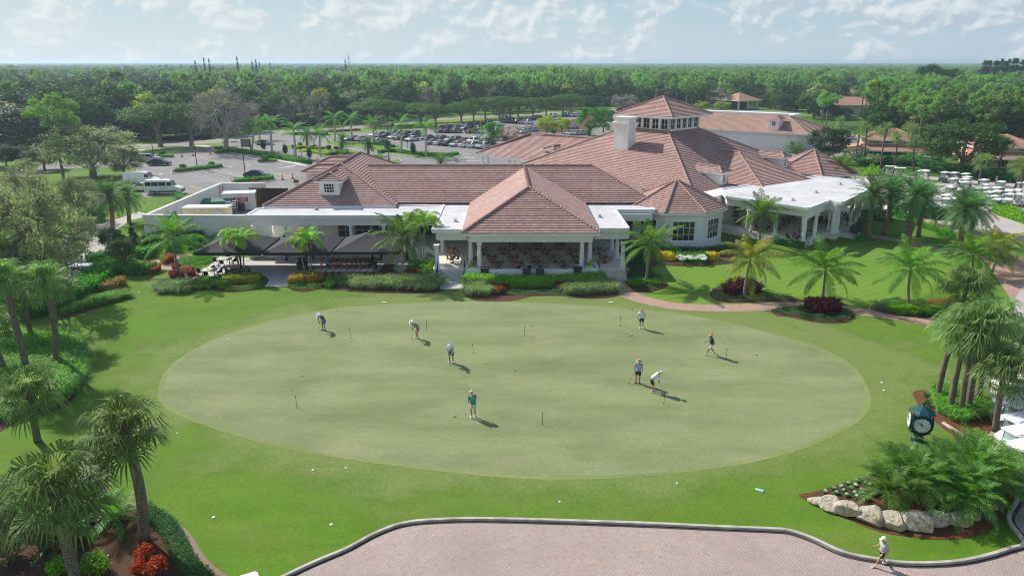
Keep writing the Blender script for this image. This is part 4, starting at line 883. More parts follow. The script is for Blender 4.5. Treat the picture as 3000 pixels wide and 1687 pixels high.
# cabbage palms
SG='cabbage palms along the left edge'
def sp(wb,ub,vb,wt_,ut,vt,label,group=SG,kind='sabal',**k): return cpalm(wb,ub,vb,wt_,ut,vt,label,kind=kind,group=group,**k)
sp('A',272,985,'5',15,1010,'tall curving cabbage palm with smooth grey trunk at the left edge',boot=True,r=.2)
sp('A',530,895,'5',405,1020,'cabbage palm with dark trunk and shaggy brown neck beside the curving grey one',boot=True)
sp('A',527,650,'5',510,1080,'thin cabbage palm standing behind the shaggy necked one at the hedge')
sp('A',60,950,'A',-60,480,'dark cabbage palm trunk leaning out of the left edge')
sp('A',305,635,'A',205,140,'cabbage palm whose trunk rises before the end of the long hedge')
sp('A',60,655,'A',20,260,'cabbage palm at the far left rising in front of the paver drive')
sp('5',330,1230,'5',150,790,'cabbage palm with big shaggy crown over the paver drive at the left edge')
sp('5',60,1250,'5',30,720,'cabbage palm at the left edge nearest the olive trees')
BLG='cabbage palms at the lower left corner'
sp('B',1340,1130,'B',1150,90,'tall cabbage palm standing alone at the lower left, whole trunk in view',group=BLG,boot=True,r=.22,cs=1.12)
sp('B',730,1560,'B',525,640,'nearest cabbage palm at the bottom left with pinkish grey trunk',group=BLG,boot=True,r=.22,cs=1.2)
sp('B',410,1200,'B',240,720,'cabbage palm behind the nearest one at the bottom left',group=BLG,boot=True,r=.2,cs=1.05)
sp('B',350,195,'A',290,1120,'short cabbage palm hanging over the mulch edge on the left',group=BLG,boot=True,r=.19,cs=1.1)
RG='cabbage palms on the right beside the cart drive'
for ub,vb,ut,vt,lb,cs in ((1592,1040,1775,350,'leftmost of the leaning trunks above the post clock',.9),(1712,1150,1885,350,'second of the leaning trunks above the post clock',1.05),(1815,1185,1960,440,'with thin trunk crossing behind the thickest trunk above the clock',.8),(1880,1165,2030,330,'with the thickest trunk and biggest crown above the clock',1.2),(1960,1070,2060,560,'with pale patched trunk at the cart drive edge',1.),(2140,1330,2235,760,'with ringed trunk standing before the white parked carts',1.),(1800,200,1880,-20,'with a wide grey green crown over the side lawn corner',1.35)):
    sp('C',ub,vb,'C',ut,vt,'cabbage palm '+lb,group=RG,cs=cs)
sp('C',2330,700,'C',2280,480,'cabbage palm at the right edge above the parked carts',group=RG,cs=1.2); sp('C',2200,330,'C',2150,230,'short cabbage palm behind the leaning trunks on the right',group=RG,cs=1.2)
FG='cabbage palms before the yellow houses'
for i,(ub,vb,ut,vt) in enumerate(((820,1005,862,790),(897,1030,935,740),(985,965,1022,770),(1063,1062,1122,735),(1190,1050,1218,815),(1285,985,1330,730),(1325,1000,1375,745),(1372,1092,1392,855))):
    sp('4',ub,vb+42,'4',ut,vt,f'tall thin cabbage palm before the yellow house, {("first","second","third","fourth","fifth","sixth","seventh","eighth")[i]} trunk from the left of the row',group=FG,kind='sabalf',cs=1.15,r=.16)
for ub,vb,ut,vt,lb in ((1990,1255,2025,1040,'with fat ringed trunk standing in the cart yard'),(2165,1155,2225,880,'leaning before the farther yellow house'),(2330,1290,2385,1080,'slanting at the far right of the cart yard'),(2378,1345,2412,1090,'upright at the right edge of the cart yard'),(122,905,152,715,'left of the pair beside the service building'),(150,905,172,725,'right of the pair beside the service building'),(682,745,690,655,'peeking over the service building roof end'),(2300,745,2308,590,'left of the far pair at the right edge'),(2347,745,2352,580,'right of the far pair at the right edge'),(2415,1000,2420,880,'at the right edge behind the cart yard')):
    sp('4',ub,vb,'4',ut,vt,'cabbage palm '+lb,group=FG,kind='sabalf',cs=1.2)
# royal palms of the car park
YG='royal palms of the car park'
for i,(ub,vb,ut,vt,k) in enumerate(((-40,930,-15,720,0),(35,835,40,700,0),(152,965,132,705,0),(375,1005,355,765,0),(485,905,480,790,1),(610,995,600,815,0),(742,855,735,660,0),(915,850,895,670,0),(1113,880,1105,705,0),(1368,965,1362,720,0),(1605,1000,1605,750,0),(800,960,815,840,1),(1060,985,1065,880,1))):
    b=g('2',ub,vb); palm('date' if k else 'royal',b,gy('2',ut,vt,b.y),('royal palm','thick date palm')[k]+f' in the car park planting, {("first","second","third","fourth","fifth","sixth","seventh","eighth","ninth","tenth","eleventh","twelfth","thirteenth")[i]} trunk listed from the left above the left block roof' if False else ('royal palm','thick date palm')[k]+' in the car park '+('at the far left beside the wheel stops','behind the parked silver car near the road sign','left of the first dark cone shrub','between the two dark cone shrubs','with round head above the flower island','in front of the flower island','by the red bedding at the road','rising from the lawn beside the road','behind the low white sedan','beside the third cone shrub','last in the row before the parked suvs','low and bushy behind the left block roof','with broad head right behind the left block roof')[i],YG,r=.22 if not k else .3,cs=1.15 if not k else .85)
# feather clumps near the ground
for w,u,v,s,lb in (('2',1168,1055,1.3,'grey green feather palm clump behind the left block roof'),('2',1742,1065,1.45,'wide feather palm clump beside the entrance drive'),('2',830,985,1.,'feather palm clump left of the left block roof peak'),('3',395,790,1.5,'feather palm clump before the yellow green tree'),('3',725,795,1.3,'feather palm clump left of the chimney'),('3',905,745,1.1,'feather palm clump touching the chimney'),('4',245,965,1.7,'spiky date palm clump beside the service building'),('4',60,720,0.9,'small palm clump under the service building dormer'),('5',1690,290,.9,'small feather palm against the outer side of the service wall'),('5',1850,560,1.2,'bright feather palm leaning on the low cream wall'),('8',160,1010,1.1,'dark green leafy clump beside the right porch steps'),('8',240,930,1.1,'dark green clump under the bay'),('8',95,960,1.,'dark leafy clump touching the right porch corner')):
    b=g(w,u,v); o=link('palm_clump',R.choice(CR['bush'] if w!='8' else CR['cycad']),None,b,R.uniform(0,6)); o.scale=(s*.8,)*3; tag(o,lb,'palm clump')
# ---------------------------------------------------------------- individual trees
def th(w,ub,vb,vt):   # base point and height of a tree whose top is at vt
    b=g(w,ub,vb); return b,gy(w,ub,vt,b.y).z
def wpx(w,npx,b): return npx/WIN[w][2]*math.hypot(b.y,CH)/F_
def T(kind,w,ub,vb,vt,wd,label,group=None):
    b,h=th(w,ub,vb,vt); return tree(kind,b,h/1.0,wpx(w,wd,b),label,group)
T('bare','1',2130,950,350,640,'bare grey branched tree on the car park island')
T('nearumb','1',1520,905,500,560,'flat topped tree with slanting trunk left of the bare grey tree'); T('nearumb','1',1805,900,500,480,'flat topped tree touching the bare grey tree')
T('nearloose','1',880,1195,660,860,'wide olive green tree with many limbs beside the left drive')
T('nearpine','1',600,1200,380,560,'tall light green pine with layered clumps at the left')
T('bigficus','1',190,955,480,820,'dense dark ficus on the far left beside the drive')
LG='loose olive trees at the left edge'
T('nearloose','5',455,1215,10,800,'olive tree standing over the small cart on the left',LG); T('nearloose','5',180,800,100,700,'olive tree at the left edge behind the cabbage palms',LG); T('nearloose','5',640,960,330,640,'leaning low olive tree with crooked limbs beside the paver drive',LG); T('nearloose','5',-150,900,120,520,'olive tree cut by the left edge of the view',LG); T('nearloose','5',330,640,-80,420,'olive tree behind the others, nearest the drive',LG)
T('bigoak','5',1185,950,620,240,'small dark bushy tree at the brick path'); T('cas','5',1275,760,490,300,'dark conical tree left of the service wall end'); T('bigoak','5',1080,820,520,220,'small bright bushy tree beside the conical dark one')
T('olive','1',260,1180,1010,240,'thin pale young tree beside the left drive'); T('yel','1',1000,700,560,300,'yellowish tree in front of the dark wood on the left')
T('cas','1',640,1230,820,160,'narrow dark tree before the olive tree') if False else None
for i,(u,v,vt,wd) in enumerate(((60,1080,870,270),(205,1070,880,240),(60,1180,1080,180))): T('bigficus','1',u,v,vt,wd,f'low round dark clump at the left edge, {("left one of the upper pair","right one of the upper pair","the one below the pair")[i]}')
UG='flat topped trees behind the car park'
for i,(u,v,vt,wd) in enumerate(((1150,705,455,480),(1285,700,470,330),(1555,705,485,330),(1695,725,495,270),(1940,700,480,280),(2055,685,450,260),(2165,640,440,260),(2300,665,430,290),(2400,640,440,250))):
    T('nearumb','2',u,v,vt,wd,f'flat topped tree lining the road behind the car park, {("first and broadest","second","third","fourth","fifth","sixth","seventh","eighth","ninth")[i]} from the left',UG)
for i,(u,v,vt,wd) in enumerate(((60,620,435,230),(195,640,440,240),(320,610,440,200),(480,600,410,260),(560,590,410,250))):
    T('nearumb','3',u,v,vt,wd,f'dark flat topped tree lining the road, {("first","second","third","fourth","fifth")[i]} one right of the ridge of the wing',UG)
T('lotgreen','2',2232,885,655,230,'bright green tree beside the tall white pole'); T('rust','2',2390,900,690,210,'brownish thin tree right of the white pole'); T('lotgreen','2',2065,800,715,75,'small round tree on a thin stem among the parked cars')
T('lotyel','3',325,790,605,210,'yellow green tree behind the entrance roof, left one of two'); T('lotyel','3',470,775,610,180,'yellow green tree behind the entrance roof, right one of two')
T('lotgreen','3',735,795,515,260,'tall dense green tree left of the cupola'); T('lotgreen','3',860,770,530,190,'dense green tree touching the cupola roof'); T('bigficus','3',760,560,405,200,'dark round tree beyond the car park behind the tall green one')
T('grey','3',1070,560,390,280,'grey green tree just left of the cupola roof'); T('grey','3',1530,480,340,220,'grey tree just behind the cupola peak'); T('lotyel','3',1790,560,465,150,'lime green shrub tree behind the service building roof'); T('lotyel','3',1975,560,470,190,'yellow green tree below the orange roofed pavilion')
for i,u in enumerate((1600,1760,1900)): T('bigficus','3',u,490,(400,405,410)[i],230,f'clipped dark green tree in the row left of the orange pavilion, {("left","middle","right")[i]} one')
T('bigoak','4',1805,1160,625,740,'huge spreading tree between the two yellow houses'); T('bigficus','4',560,1010,700,400,'dense round tree beside the service building'); T('olive','4',800,1050,900,240,'silvery shrub tree before the first yellow house'); T('olive','4',1260,1070,985,200,'silvery shrub below the yellow house roof'); T('olive','4',990,1090,960,170,'grey green shrub tree left of the silvery shrub')
for i,(k,u,v,vt,wd) in enumerate((('bigoak',20,545,395,230),('bigficus',210,570,405,230),('bigoak',390,590,430,240),('bigficus',470,610,490,200),('bigoak',610,620,500,200),('bigficus',700,640,520,200),('lotyel',330,545,420,160),('bigoak',1010,700,560,260),('bigficus',1130,720,600,240),('bigoak',1560,640,420,330),('bigficus',1700,700,480,330))):
    T(k,'4',u,v,vt,wd,('olive brown','dark round','mid green','dark low','mid green wide','dark small','yellowish','leafy','dark','broad leafy','tall dark')[i]+' tree '+('left of the roof dormer behind the service building','above the service building dormer','over the service building roof corner','hugging the service building roof end','beyond the roof end near the orange house','just right of the service building roof end','among the dark ones behind the service building','behind the left end of the palm row','behind the first yellow house ridge','behind the huge spreading tree top','right behind the huge spreading tree')[i])
PG='tall pines on the right'
for i,(u,v,vt,wd) in enumerate(((545,720,370,300),(510,700,400,200),(1035,700,230,420),(870,620,300,260),(1410,700,330,420),(1620,620,230,420),(1700,640,300,300),(1930,530,220,320),(2200,600,230,300),(960,660,300,260))):
    T('nearpine','4',u,v,vt,wd,'pine with bare trunk on the right, '+('over the end of the service building roof','thin one left of the roof end pine','tallest with wide dark head by the yellow house','slim one left of the tallest','with lime green head over the yellow house','lime headed behind the huge spreading tree','second behind the huge spreading tree','before the red roof in the distance','at the right before the distant pale roofs','slim one behind the tallest')[i],PG)
T('bigficus','4',2190,500,320,250,'dense dark tree before the pale house at the right edge'); T('bigficus','4',2180,560,410,330,'dense dark tree below the red roof on the right'); T('bigficus','4',270,560,400,260,'dense dark tree behind the service building'); T('bigoak','4',130,560,380,230,'olive brown tree behind the service building ridge'); T('bigficus','4',1320,680,610,250,'round dark tree behind the first yellow house'); T('bigficus','4',2380,830,690,160,'bright round shrub tree at the right edge by the farther house')
T('nearloose','5',30,560,-60,560,'olive tree high at the left edge behind the nearer ones',LG); T('nearloose','1',1180,1175,900,380,'small olive tree right of the wide one by the drive'); T('bigoak','1',420,1120,900,330,'mid green bushy tree left of the wide olive tree'); T('bigoak','5',60,620,330,330,'dark bushy tree low at the left edge')
T('nearloose','5',760,470,40,430,'olive tree between the drive and the date palms below the vans',LG); T('bigoak','5',900,560,330,240,'dark leafy tree at the bend of the left paver drive')
CS='tall casuarinas on the horizon'
for i in range(11):
    u=2040+i*36+R.uniform(-14,14); v=(100,92,88,84,80,78,82,76,74,78,72)[i]; v+=R.uniform(-6,22); p=gy('4',u,v,470+R.uniform(-35,35)); tree('cas',(p.x,p.y,0),p.z,R.uniform(20,30),'dark feathery casuarina in the mass on the right horizon','casuarinas on the right horizon')
for u,v,wd,lb in ((1560,108,330,'broad dome shaped dark tree on the right horizon'),(1740,150,260,'lower dark dome tree right of the broad one on the horizon')): p=gy('4',u,v,400); tree('bigficus',(p.x,400,0),p.z*1.03,wd/3.22*400/F_,lb)
for i,(u,v,wd) in enumerate(((1838,95,22),(1920,68,34),(1968,75,26),(2232,58,36),(2375,100,24),(2410,85,24))):
    p=gy('1',u,v,560); tree('cas',(p.x,560,0),p.z,9,f'tall dark casuarina spire above the left horizon, {("first","second","third","fourth","fifth","sixth")[i]} from the left',CS)
for i,(u,v) in enumerate(((840,85),(30,110),(130,115))): p=gy('2',u,v,640); tree('cas',(p.x,640,0),p.z,9,('casuarina spire just left of the radio mast','casuarina spire on the horizon, left one of a close pair','casuarina spire on the horizon, right one of a close pair')[i],CS)
# ---------------------------------------------------------------- planting beds
def bed(w,pts,z=.02,mat='mulch',sm=4): return sheet('mulch_bed',smooth_poly(gpoly(w,pts),sm),z,M[mat])
def scatter(kind,w,pts,label,cat,group,s=(.8,1.1),src=None,sz=1.,name=None,h=0.):
    src=src or (TU if kind in TU else BU); nm=name or {'fgrass':'fountain_grass','grass':'grass_tuft','fern':'fern_clump','cordy':'cordyline_plant','brom':'bromeliad_plant'}.get(kind,'shrub')
    for u,v in pts: plant(nm,R.choice(src[kind]),g(w,u,v,h),R.uniform(*s),label,cat,group,sz)
def line_pts(a,b,n,j=0): return [(a[0]+(b[0]-a[0])*i/max(n-1,1)+R.uniform(-j,j),a[1]+(b[1]-a[1])*i/max(n-1,1)+R.uniform(-j,j)*.6) for i in range(n)]
def area_pts(poly,n,seed=1):
    rr=random.Random(seed); xs=[p[0] for p in poly];ys=[p[1] for p in poly]; out=[]
    for _ in range(n*30):
        x,y=rr.uniform(min(xs),max(xs)),rr.uniform(min(ys),max(ys))
        if inpoly(x,y,poly) and all((x-a)**2+(1.6*(y-b))**2>(0.55*math.sqrt((max(xs)-min(xs))*(max(ys)-min(ys))*1.6/n))**2 for a,b in out): out.append((x,y))
        if len(out)>=n: break
    return out
# bed left of the patio
bed('6',[(-220,1180),(0,1185),(210,1190),(500,1165),(880,1165),(925,1205),(870,1265),(690,1300),(520,1308),(340,1288),(200,1300),(0,1320),(-120,1330),(-170,1260)])
scatter('fgrass','6',line_pts((-120,1265),(190,1255),6,12)+line_pts((-60,1310),(150,1300),4,10),'grey green fountain grass tuft at the left end of the patio bed','grass tuft','fountain grass left of the patio',(.75,.95))
scatter('fern','6',area_pts([(210,1210),(500,1185),(500,1260),(380,1275),(210,1270)],22),'lime green fern clump left of the clipped yellow shrub in the patio bed','fern','lime ferns in the patio bed',(.8,1.1))
hedge(gpoly('6',[(520,1205),(690,1205),(850,1200)]),1.9,.75,'yel','clipped yellow green hedge under the left clump of slim palms',200,.10)
cover(smooth_poly(gpoly('6',[(385,1265),(520,1250),(700,1260),(900,1195),(905,1220),(860,1265),(690,1298),(520,1304)]),3),.38,'shrub',260,.10)
# bed right of the patio opening
bed('6',[(1105,1265),(1115,1170),(1420,1150),(1700,1165),(2000,1150),(2240,1160),(2500,1150),(2580,1290),(2300,1320),(1900,1315),(1600,1290),(1450,1275),(1250,1305)])
hedge(gpoly('6',[(1130,1215),(1270,1215),(1405,1190)]),1.8,.85,'brightyel','bright yellow clipped hedge under the middle clump of slim palms',220,.10)
cover(smooth_poly(gpoly('6',[(1110,1275),(1130,1240),(1420,1235),(1440,1262),(1250,1300)]),3),.38,'shrub',260,.10)
scatter('fern','6',area_pts([(1440,1190),(1690,1170),(1690,1240),(1480,1262)],20),'lime green fern clump right of the bright yellow hedge','fern','lime ferns in the patio bed',(.8,1.15))
scatter('fgrass','6',line_pts((1700,1215),(2480,1225),15,18)+line_pts((1740,1265),(2470,1275),14,16),'fountain grass tuft in the long row before the right canopy','grass tuft','fountain grass in the long patio row',(.8,1.05))
scatter('brom','6',[(2060,1165),(2130,1190),(2230,1180),(2300,1165),(2030,1190)],'reddish spiky bromeliad at the foot of the coconut palm by the canopy','bromeliad','bromeliads by the canopy palm',(1.,1.25))
cover(gpoly('6',[(2270,1120),(2430,1000),(2520,1010),(2480,1160),(2280,1180)]),.9,'shrubd',140,.16); cover(gpoly('6',[(2390,1090),(2470,1080),(2470,1170),(2380,1170)]),1.3,'lime',110,.18)
cover(gpoly('6',[(600,1000),(1060,988),(1060,1003),(600,1016)]),.45,'shrubd',220,.10,.03); cover(gpoly('6',[(1420,1005),(1980,1005),(1980,1020),(1420,1022)]),.4,'shrubd',200,.10,.03)
cover(smooth_poly(gpoly('6',[(60,1050),(250,960),(400,980),(430,1010),(250,1075),(90,1090)]),3),.6,'shrub',170,.14); cover(gpoly('6',[(40,830),(300,800),(430,790),(500,880),(180,930),(20,960)]),1.0,'shrubd',90,.18)
scatter('brom','6',[(30,1170),(90,1150),(150,1120),(200,1145),(60,1100)],'orange brown bromeliad in the bed round the leftmost coconut palm','bromeliad','bromeliads round the leftmost coconut palm',(.85,1.1))
scatter('brom','5',[(1430,970),(1390,940),(1480,945),(1560,870),(1600,850)],'tall brown green bromeliad beside the left brick path','bromeliad','bromeliads beside the left brick path',(1.,1.25))
# bed before the pavilion
bed('7',[(495,1290),(505,1180),(1850,1170),(1960,1240),(1950,1345),(1700,1370),(1480,1345),(1180,1345),(1000,1385),(800,1395),(620,1385),(530,1345)])
hedge(gpoly('7',[(510,1228),(900,1250),(1400,1245),(1845,1215)]),1.5,.98,'lime','long bright green clipped hedge under the pavilion wall',170,.13)
scatter('fgrass','7',[(560,1265),(600,1300),(640,1330),(690,1310),(580,1330),(650,1270),(720,1330)],'fountain grass tuft left of the bronze crotons before the pavilion','grass tuft','fountain grass left of the pavilion crotons',(.8,1.)); scatter('fgrass','7',line_pts((1510,1320),(1920,1300),9,14)+line_pts((1560,1285),(1900,1262),7,12),'fountain grass tuft in the clump at the right end of the pavilion hedge','grass tuft','fountain grass right of the pavilion hedge',(.85,1.05))
scatter('croton','7',area_pts([(750,1260),(930,1260),(930,1330),(760,1335)],11),'bronze and orange croton in the big clump before the pavilion hedge','croton','crotons left in the pavilion bed',(.9,1.2)); scatter('brom','7',area_pts([(1420,1240),(1560,1230),(1560,1280),(1420,1290)],7),'reddish spiky plant at the right part of the pavilion bed','bromeliad','red plants right in the pavilion bed',(.9,1.2))
cover(smooth_poly(gpoly('7',[(930,1310),(1400,1300),(1520,1300),(1490,1335),(1180,1338),(940,1342)]),3),.35,'shrubd',240,.10); cover(gpoly('7',[(-20,1180),(110,1100),(230,1110),(280,1150),(60,1200)]),.7,'shrub',150,.14)
scatter('fgrass','7',line_pts((20,1240),(270,1220),5,12)+line_pts((60,1275),(250,1265),4,10),'fountain grass tuft beside the left pavilion steps','grass tuft','fountain grass in the long patio row',(.85,1.1))
# bed round the palm before the bay
bed('8',[(60,1160),(90,1060),(300,990),(400,1010),(400,1060),(330,1100),(480,1210),(500,1250),(380,1300),(260,1310),(160,1270)])
cover(smooth_poly(gpoly('8',[(80,1140),(110,1060),(300,1010),(330,1100),(480,1215),(490,1250),(370,1290),(250,1295),(150,1250)]),3),.4,'shrubd',220,.11)
cover(gpoly('8',[(90,1060),(100,950),(330,900),(400,930),(340,1020)]),1.1,'shrubd',80,.25); scatter('fern','8',area_pts([(120,1215),(260,1210),(270,1260),(160,1255)],12)+[(360,1230),(400,1235)],'lime green fern clump at the foot of the palm before the bay','fern','lime ferns before the bay',(.8,1.1))
# bed in front of the bay
bed('8',[(400,1000),(420,950),(1080,930),(1150,1010),(1060,1045),(700,1066),(440,1050)])
hedge(gpoly('8',[(410,995),(490,1000),(560,998)]),1.4,.85,'brightyel','rounded bright yellow shrub hedge at the left under the bay windows',220,.1); hedge(gpoly('8',[(875,1000),(960,995)]),1.3,.8,'brightyel','smaller bright yellow shrub hedge at the right under the bay windows',220,.1)
hedge(gpoly('8',[(585,1005),(720,1010),(865,1003)]),1.7,.85,'shrub','green hedge between the two bright yellow ones under the bay',130,.13)
scatter('white','8',area_pts([(590,975),(860,970),(860,1010),(590,1015)],26),'white variegated plant between the two yellow shrub hedges','shrub','white variegated plants under the bay',(.55,.75),h=.55)
hedge(gpoly('8',[(410,945),(650,940),(850,950),(1060,925),(1100,900)]),.8,.8,'shrubd','low dark clipped hedge along the bay terrace',170,.11)
cover(smooth_poly(gpoly('8',[(430,1040),(700,1035),(1050,1015),(1120,1020),(1060,1042),(700,1060)]),3),.28,'shrubd',240,.09)
hedge(gpoly('8',[(1500,845),(1620,868),(1740,890),(1800,870)]),.9,.85,'shrubd','dark hedge below the portico floor',150,.12); cover(gpoly('8',[(1480,880),(1640,900),(1760,930),(1700,910),(1500,870)]),.4,'brgreen',150,.1)
hedge(gpoly('9',[(800,690),(880,620),(960,590),(1050,600),(1090,640)]),2.2,1.2,'shrubd','broad dark hedge right of the portico stairs',80,.2); cover(gpoly('9',[(800,790),(900,780),(960,820),(880,840)]),.6,'shrub',160,.14)
# islands of the side lawn
bed('8',[(905,1340),(920,1290),(1010,1255),(1300,1275),(1500,1320),(1720,1360),(1750,1400),(1500,1400),(1100,1410),(960,1390)])
cover(smooth_poly(gpoly('8',[(915,1335),(930,1290),(1020,1262),(1300,1290),(1500,1325),(1700,1365),(1735,1392),(1500,1392),(1120,1402),(970,1380)]),3),.42,'shrubd',230,.11); cover(gpoly('8',[(1180,1370),(1380,1345),(1420,1375),(1250,1395)]),.45,'brgreen',200,.11)
scatter('cordy','8',[(1060,1300),(1110,1320),(1080,1335),(1160,1275),(1210,1260),(1240,1285),(1180,1300),(1300,1300),(1340,1310),(1130,1290),(1270,1320)],'dark red cordyline in the island of the yellowing coconut palm','cordyline','cordylines of the yellow palm island',(1.1,1.5))
bed('C',[(30,200),(80,170),(250,150),(450,160),(700,180),(815,220),(800,280),(700,310),(560,318),(400,295),(200,255),(70,240)],.026)
cover(smooth_poly(gpoly('C',[(45,205),(90,178),(260,165),(450,175),(700,195),(800,225),(780,275),(690,298),(560,305),(400,284),(200,245),(80,232)]),3),.42,'shrubd',240,.11); cover(gpoly('C',[(250,150),(370,150),(360,180),(250,175)]),.6,'shrub',200,.1)
scatter('cordy','C',[(400,190),(440,205),(470,180),(520,200),(550,180),(590,195),(630,210),(560,215),(480,225),(430,170),(600,170)],'dark red cordyline in the island beside the brick path','cordyline','cordylines of the brick path island',(1.2,1.6))
bed('C',[(975,180),(1000,130),(1150,85),(1500,95),(1760,80),(1850,200),(1700,300),(1450,270),(1150,230)],.026)
cover(smooth_poly(gpoly('C',[(985,175),(1010,130),(1150,92),(1250,110),(1150,180),(1060,195)]),3),.5,'shrubd',220,.12); scatter('fern','C',area_pts([(1090,180),(1200,150),(1400,190),(1740,190),(1730,225),(1450,235),(1250,225)],44),'lime green fern clump in the bed beside the brick path','fern','lime ferns beside the brick path',(.8,1.15)); cover(gpoly('C',[(1170,120),(1500,115),(1480,170),(1330,170)]),.6,'shrub',170,.14); cover(gpoly('C',[(1480,110),(1760,85),(1800,170),(1500,175)]),.5,'brgreen',180,.11); cover(gpoly('C',[(1440,240),(1700,245),(1690,290),(1460,265)]),.35,'dkc',220,.1)
# beds by the cart yard
cover(gpoly('9',[(1040,530),(1150,530),(1300,590),(1450,680),(1560,690),(1750,760),(1760,800),(1640,810),(1500,720),(1330,660),(1240,620),(1100,575)]),.8,'shrub',90,.2); cover(gpoly('9',[(1450,690),(1700,740),(1720,770),(1500,720)]),.9,'yel',60,.2); cover(gpoly('9',[(1600,960),(1900,980),(1880,1010),(1650,1000)]),.6,'shrubd',120,.15); cover(gpoly('9',[(2080,960),(2300,980),(2360,1020),(2200,1050),(2090,1020)]),.7,'shrub',110,.16)
hedge(gpoly('9',[(2150,540),(2260,590),(2415,640),(2560,690)]),2.4,1.2,'lime','bright green hedge at the right edge of the cart yard',60,.24); T('bigoak','9',1330,570,450,160,'small dark round tree by the date palms at the cart yard'); T('bigoak','9',1580,670,500,190,'dark bushy tree between the date palms at the cart yard')
hedge(gpoly('4',[(820,1090),(1050,1060),(1440,1085),(1620,1140),(1960,1180),(2300,1230),(2560,1260)]),3.,1.6,'shrubd','long dark hedge behind the cart yard',16,.45); hedge(gpoly('4',[(860,1020),(1100,1020),(1450,1070)]),2.5,1.8,'shrub','green hedge along the first yellow house',16,.45)
cover(gpoly('4',[(830,1160),(1040,1110),(1040,1190),(900,1210)]),1.6,'lime',16,.4)
# long hedge by the left drive
hedge(smooth_poly(gpoly('5',[(150,1390),(330,1350),(560,1270),(760,1190),(900,1090),(980,985),(1040,925)]),3,False),2.6,1.3,'shrub','long glossy green hedge along the left paver drive',90,.17)
hedge(gpoly('5',[(1120,960),(1300,960),(1450,960)]),2.0,.9,'shrub','leafy green hedge between the left drive and the patio bed',100,.16); hedge(gpoly('5',[(830,860),(1000,850),(1090,850)]),1.6,1.0,'shrubd','dark hedge behind the parked cart',100,.16); hedge(gpoly('5',[(1300,830),(1480,790),(1640,745),(1900,690)]),2.2,1.1,'shrub','green hedge below the cream wall on the left',70,.18)
hedge(gpoly('5',[(1350,690),(1600,665),(1940,650)]),1.6,1.2,'shrubd','dark hedge against the foot of the cream wall',70,.18)
bed('5',[(560,1390),(800,1290),(850,1230),(960,1170),(1130,1060),(1200,1080),(1245,1190),(1100,1240),(880,1310),(600,1400)],.02)
hedge(gpoly('5',[(985,1165),(1080,1105),(1170,1100)]),2.,.95,'brgreen','rusty green shrub hedge at the lawn corner by the long hedge',150,.13)
scatter('grass','5',line_pts((850,1285),(1210,1190),9,10)+line_pts((830,1250),(1180,1170),8,10)+line_pts((600,1350),(760,1300),5,8),'dark grass tuft along the foot of the long hedge','grass tuft','grass tufts under the long hedge',(.9,1.2))
# cabbage palm bed on the left
bed('A',[(-150,640),(40,655),(250,600),(540,560),(640,575),(750,640),(820,655),(832,840),(810,1010),(745,1110),(640,1230),(400,1350),(150,1420),(-150,1440)],.022)
scatter('grass','A',area_pts([(-60,660),(250,620),(560,590),(700,640),(750,700),(740,1000),(640,1180),(380,1300),(100,1380),(-60,1390)],130,4),'green grass tuft in the cabbage palm bed on the left','grass tuft','grass tufts in the left palm bed',(1.1,1.7))
# lower left corner bed
bed('B',[(-300,600),(150,560),(700,560),(1000,660),(1240,760),(1330,800),(1440,825),(1600,915),(1745,1030),(1860,1200),(1960,1330),(2120,1449),(2250,1520),(-300,1800)],.018,'chips')
bed('B',[(-300,620),(700,600),(1220,790),(1340,900),(1500,1000),(1600,1130),(1650,1280),(1790,1440),(1900,1560),(-300,1800)],.024)
hedge(smooth_poly(gpoly('B',[(1335,850),(1400,905),(1510,965),(1590,1060),(1650,1180),(1700,1300),(1800,1420),(1920,1520)]),6,False),.75,.42,'shrubd','narrow clipped hedge curving round the lower left bed',900,.06)
for u,v,s,lb in ((1370,1290,1.15,'red and orange croton bush, upper one of three at the bottom left'),(1290,1430,1.0,'orange croton bush, left one of three at the bottom left'),(1470,1420,1.2,'crimson croton bush, right one of three at the bottom left')): plant('croton_bush',R.choice(BU['red']),g('B',u,v),s*1.1,lb,'croton bush','croton bushes at the bottom left')
plant('croton_bush',R.choice(BU['red']),g('B',930,700),1.3,'orange croton peeking between the palms at the lower left','croton bush'); plant('croton_bush',R.choice(BU['red']),g('B',1300,860),.5,'small orange croton at the upper end of the clipped hedge','croton bush')
for u,v,s,k,lb in ((920,1400,1.7,'lime','bright green rounded shrub beside the nearest palm trunk'),(560,1430,1.5,'lime','bright green shrub left of the nearest palm trunk'),(80,1300,2.2,'olive','pale shrub with pink blossoms at the bottom left corner'),(760,960,2.0,'shrubd','dark glossy shrub behind the nearest palm trunk'),(700,1130,1.8,'shrubd','dark leafy shrub under the nearest palm crown'),(250,960,2.4,'shrub','green shrub between the two nearest cabbage palms'),(60,900,2.3,'shrub','green shrub under the fan leaves at the left edge'),(560,780,1.8,'shrubd','dark shrub between the palms at the lower left'),(1100,920,1.2,'shrubd','dark shrub under the small feather palm'),(300,620,2.2,'shrub','green shrub behind the lower left palms')):
    plant('shrub',R.choice(BU[k]),g('B',u,v),s,lb,'shrub',None,.95)
for u,v,s,lb in ((1075,1000,1.0,'small feather palm arching over the mulch at the lower left'),(560,1220,.9,'dark feather palm behind the nearest palm trunk'),(900,820,.9,'dark feather palm left of the small arching one')):
    b=g('B',u,v); o=link('palm_clump',R.choice(CR['cycad']),None,(b.x,b.y,.5),R.uniform(0,6)); o.scale=(s*.8,)*3; tag(o,lb,'palm clump')
rs_=random.Random(3)
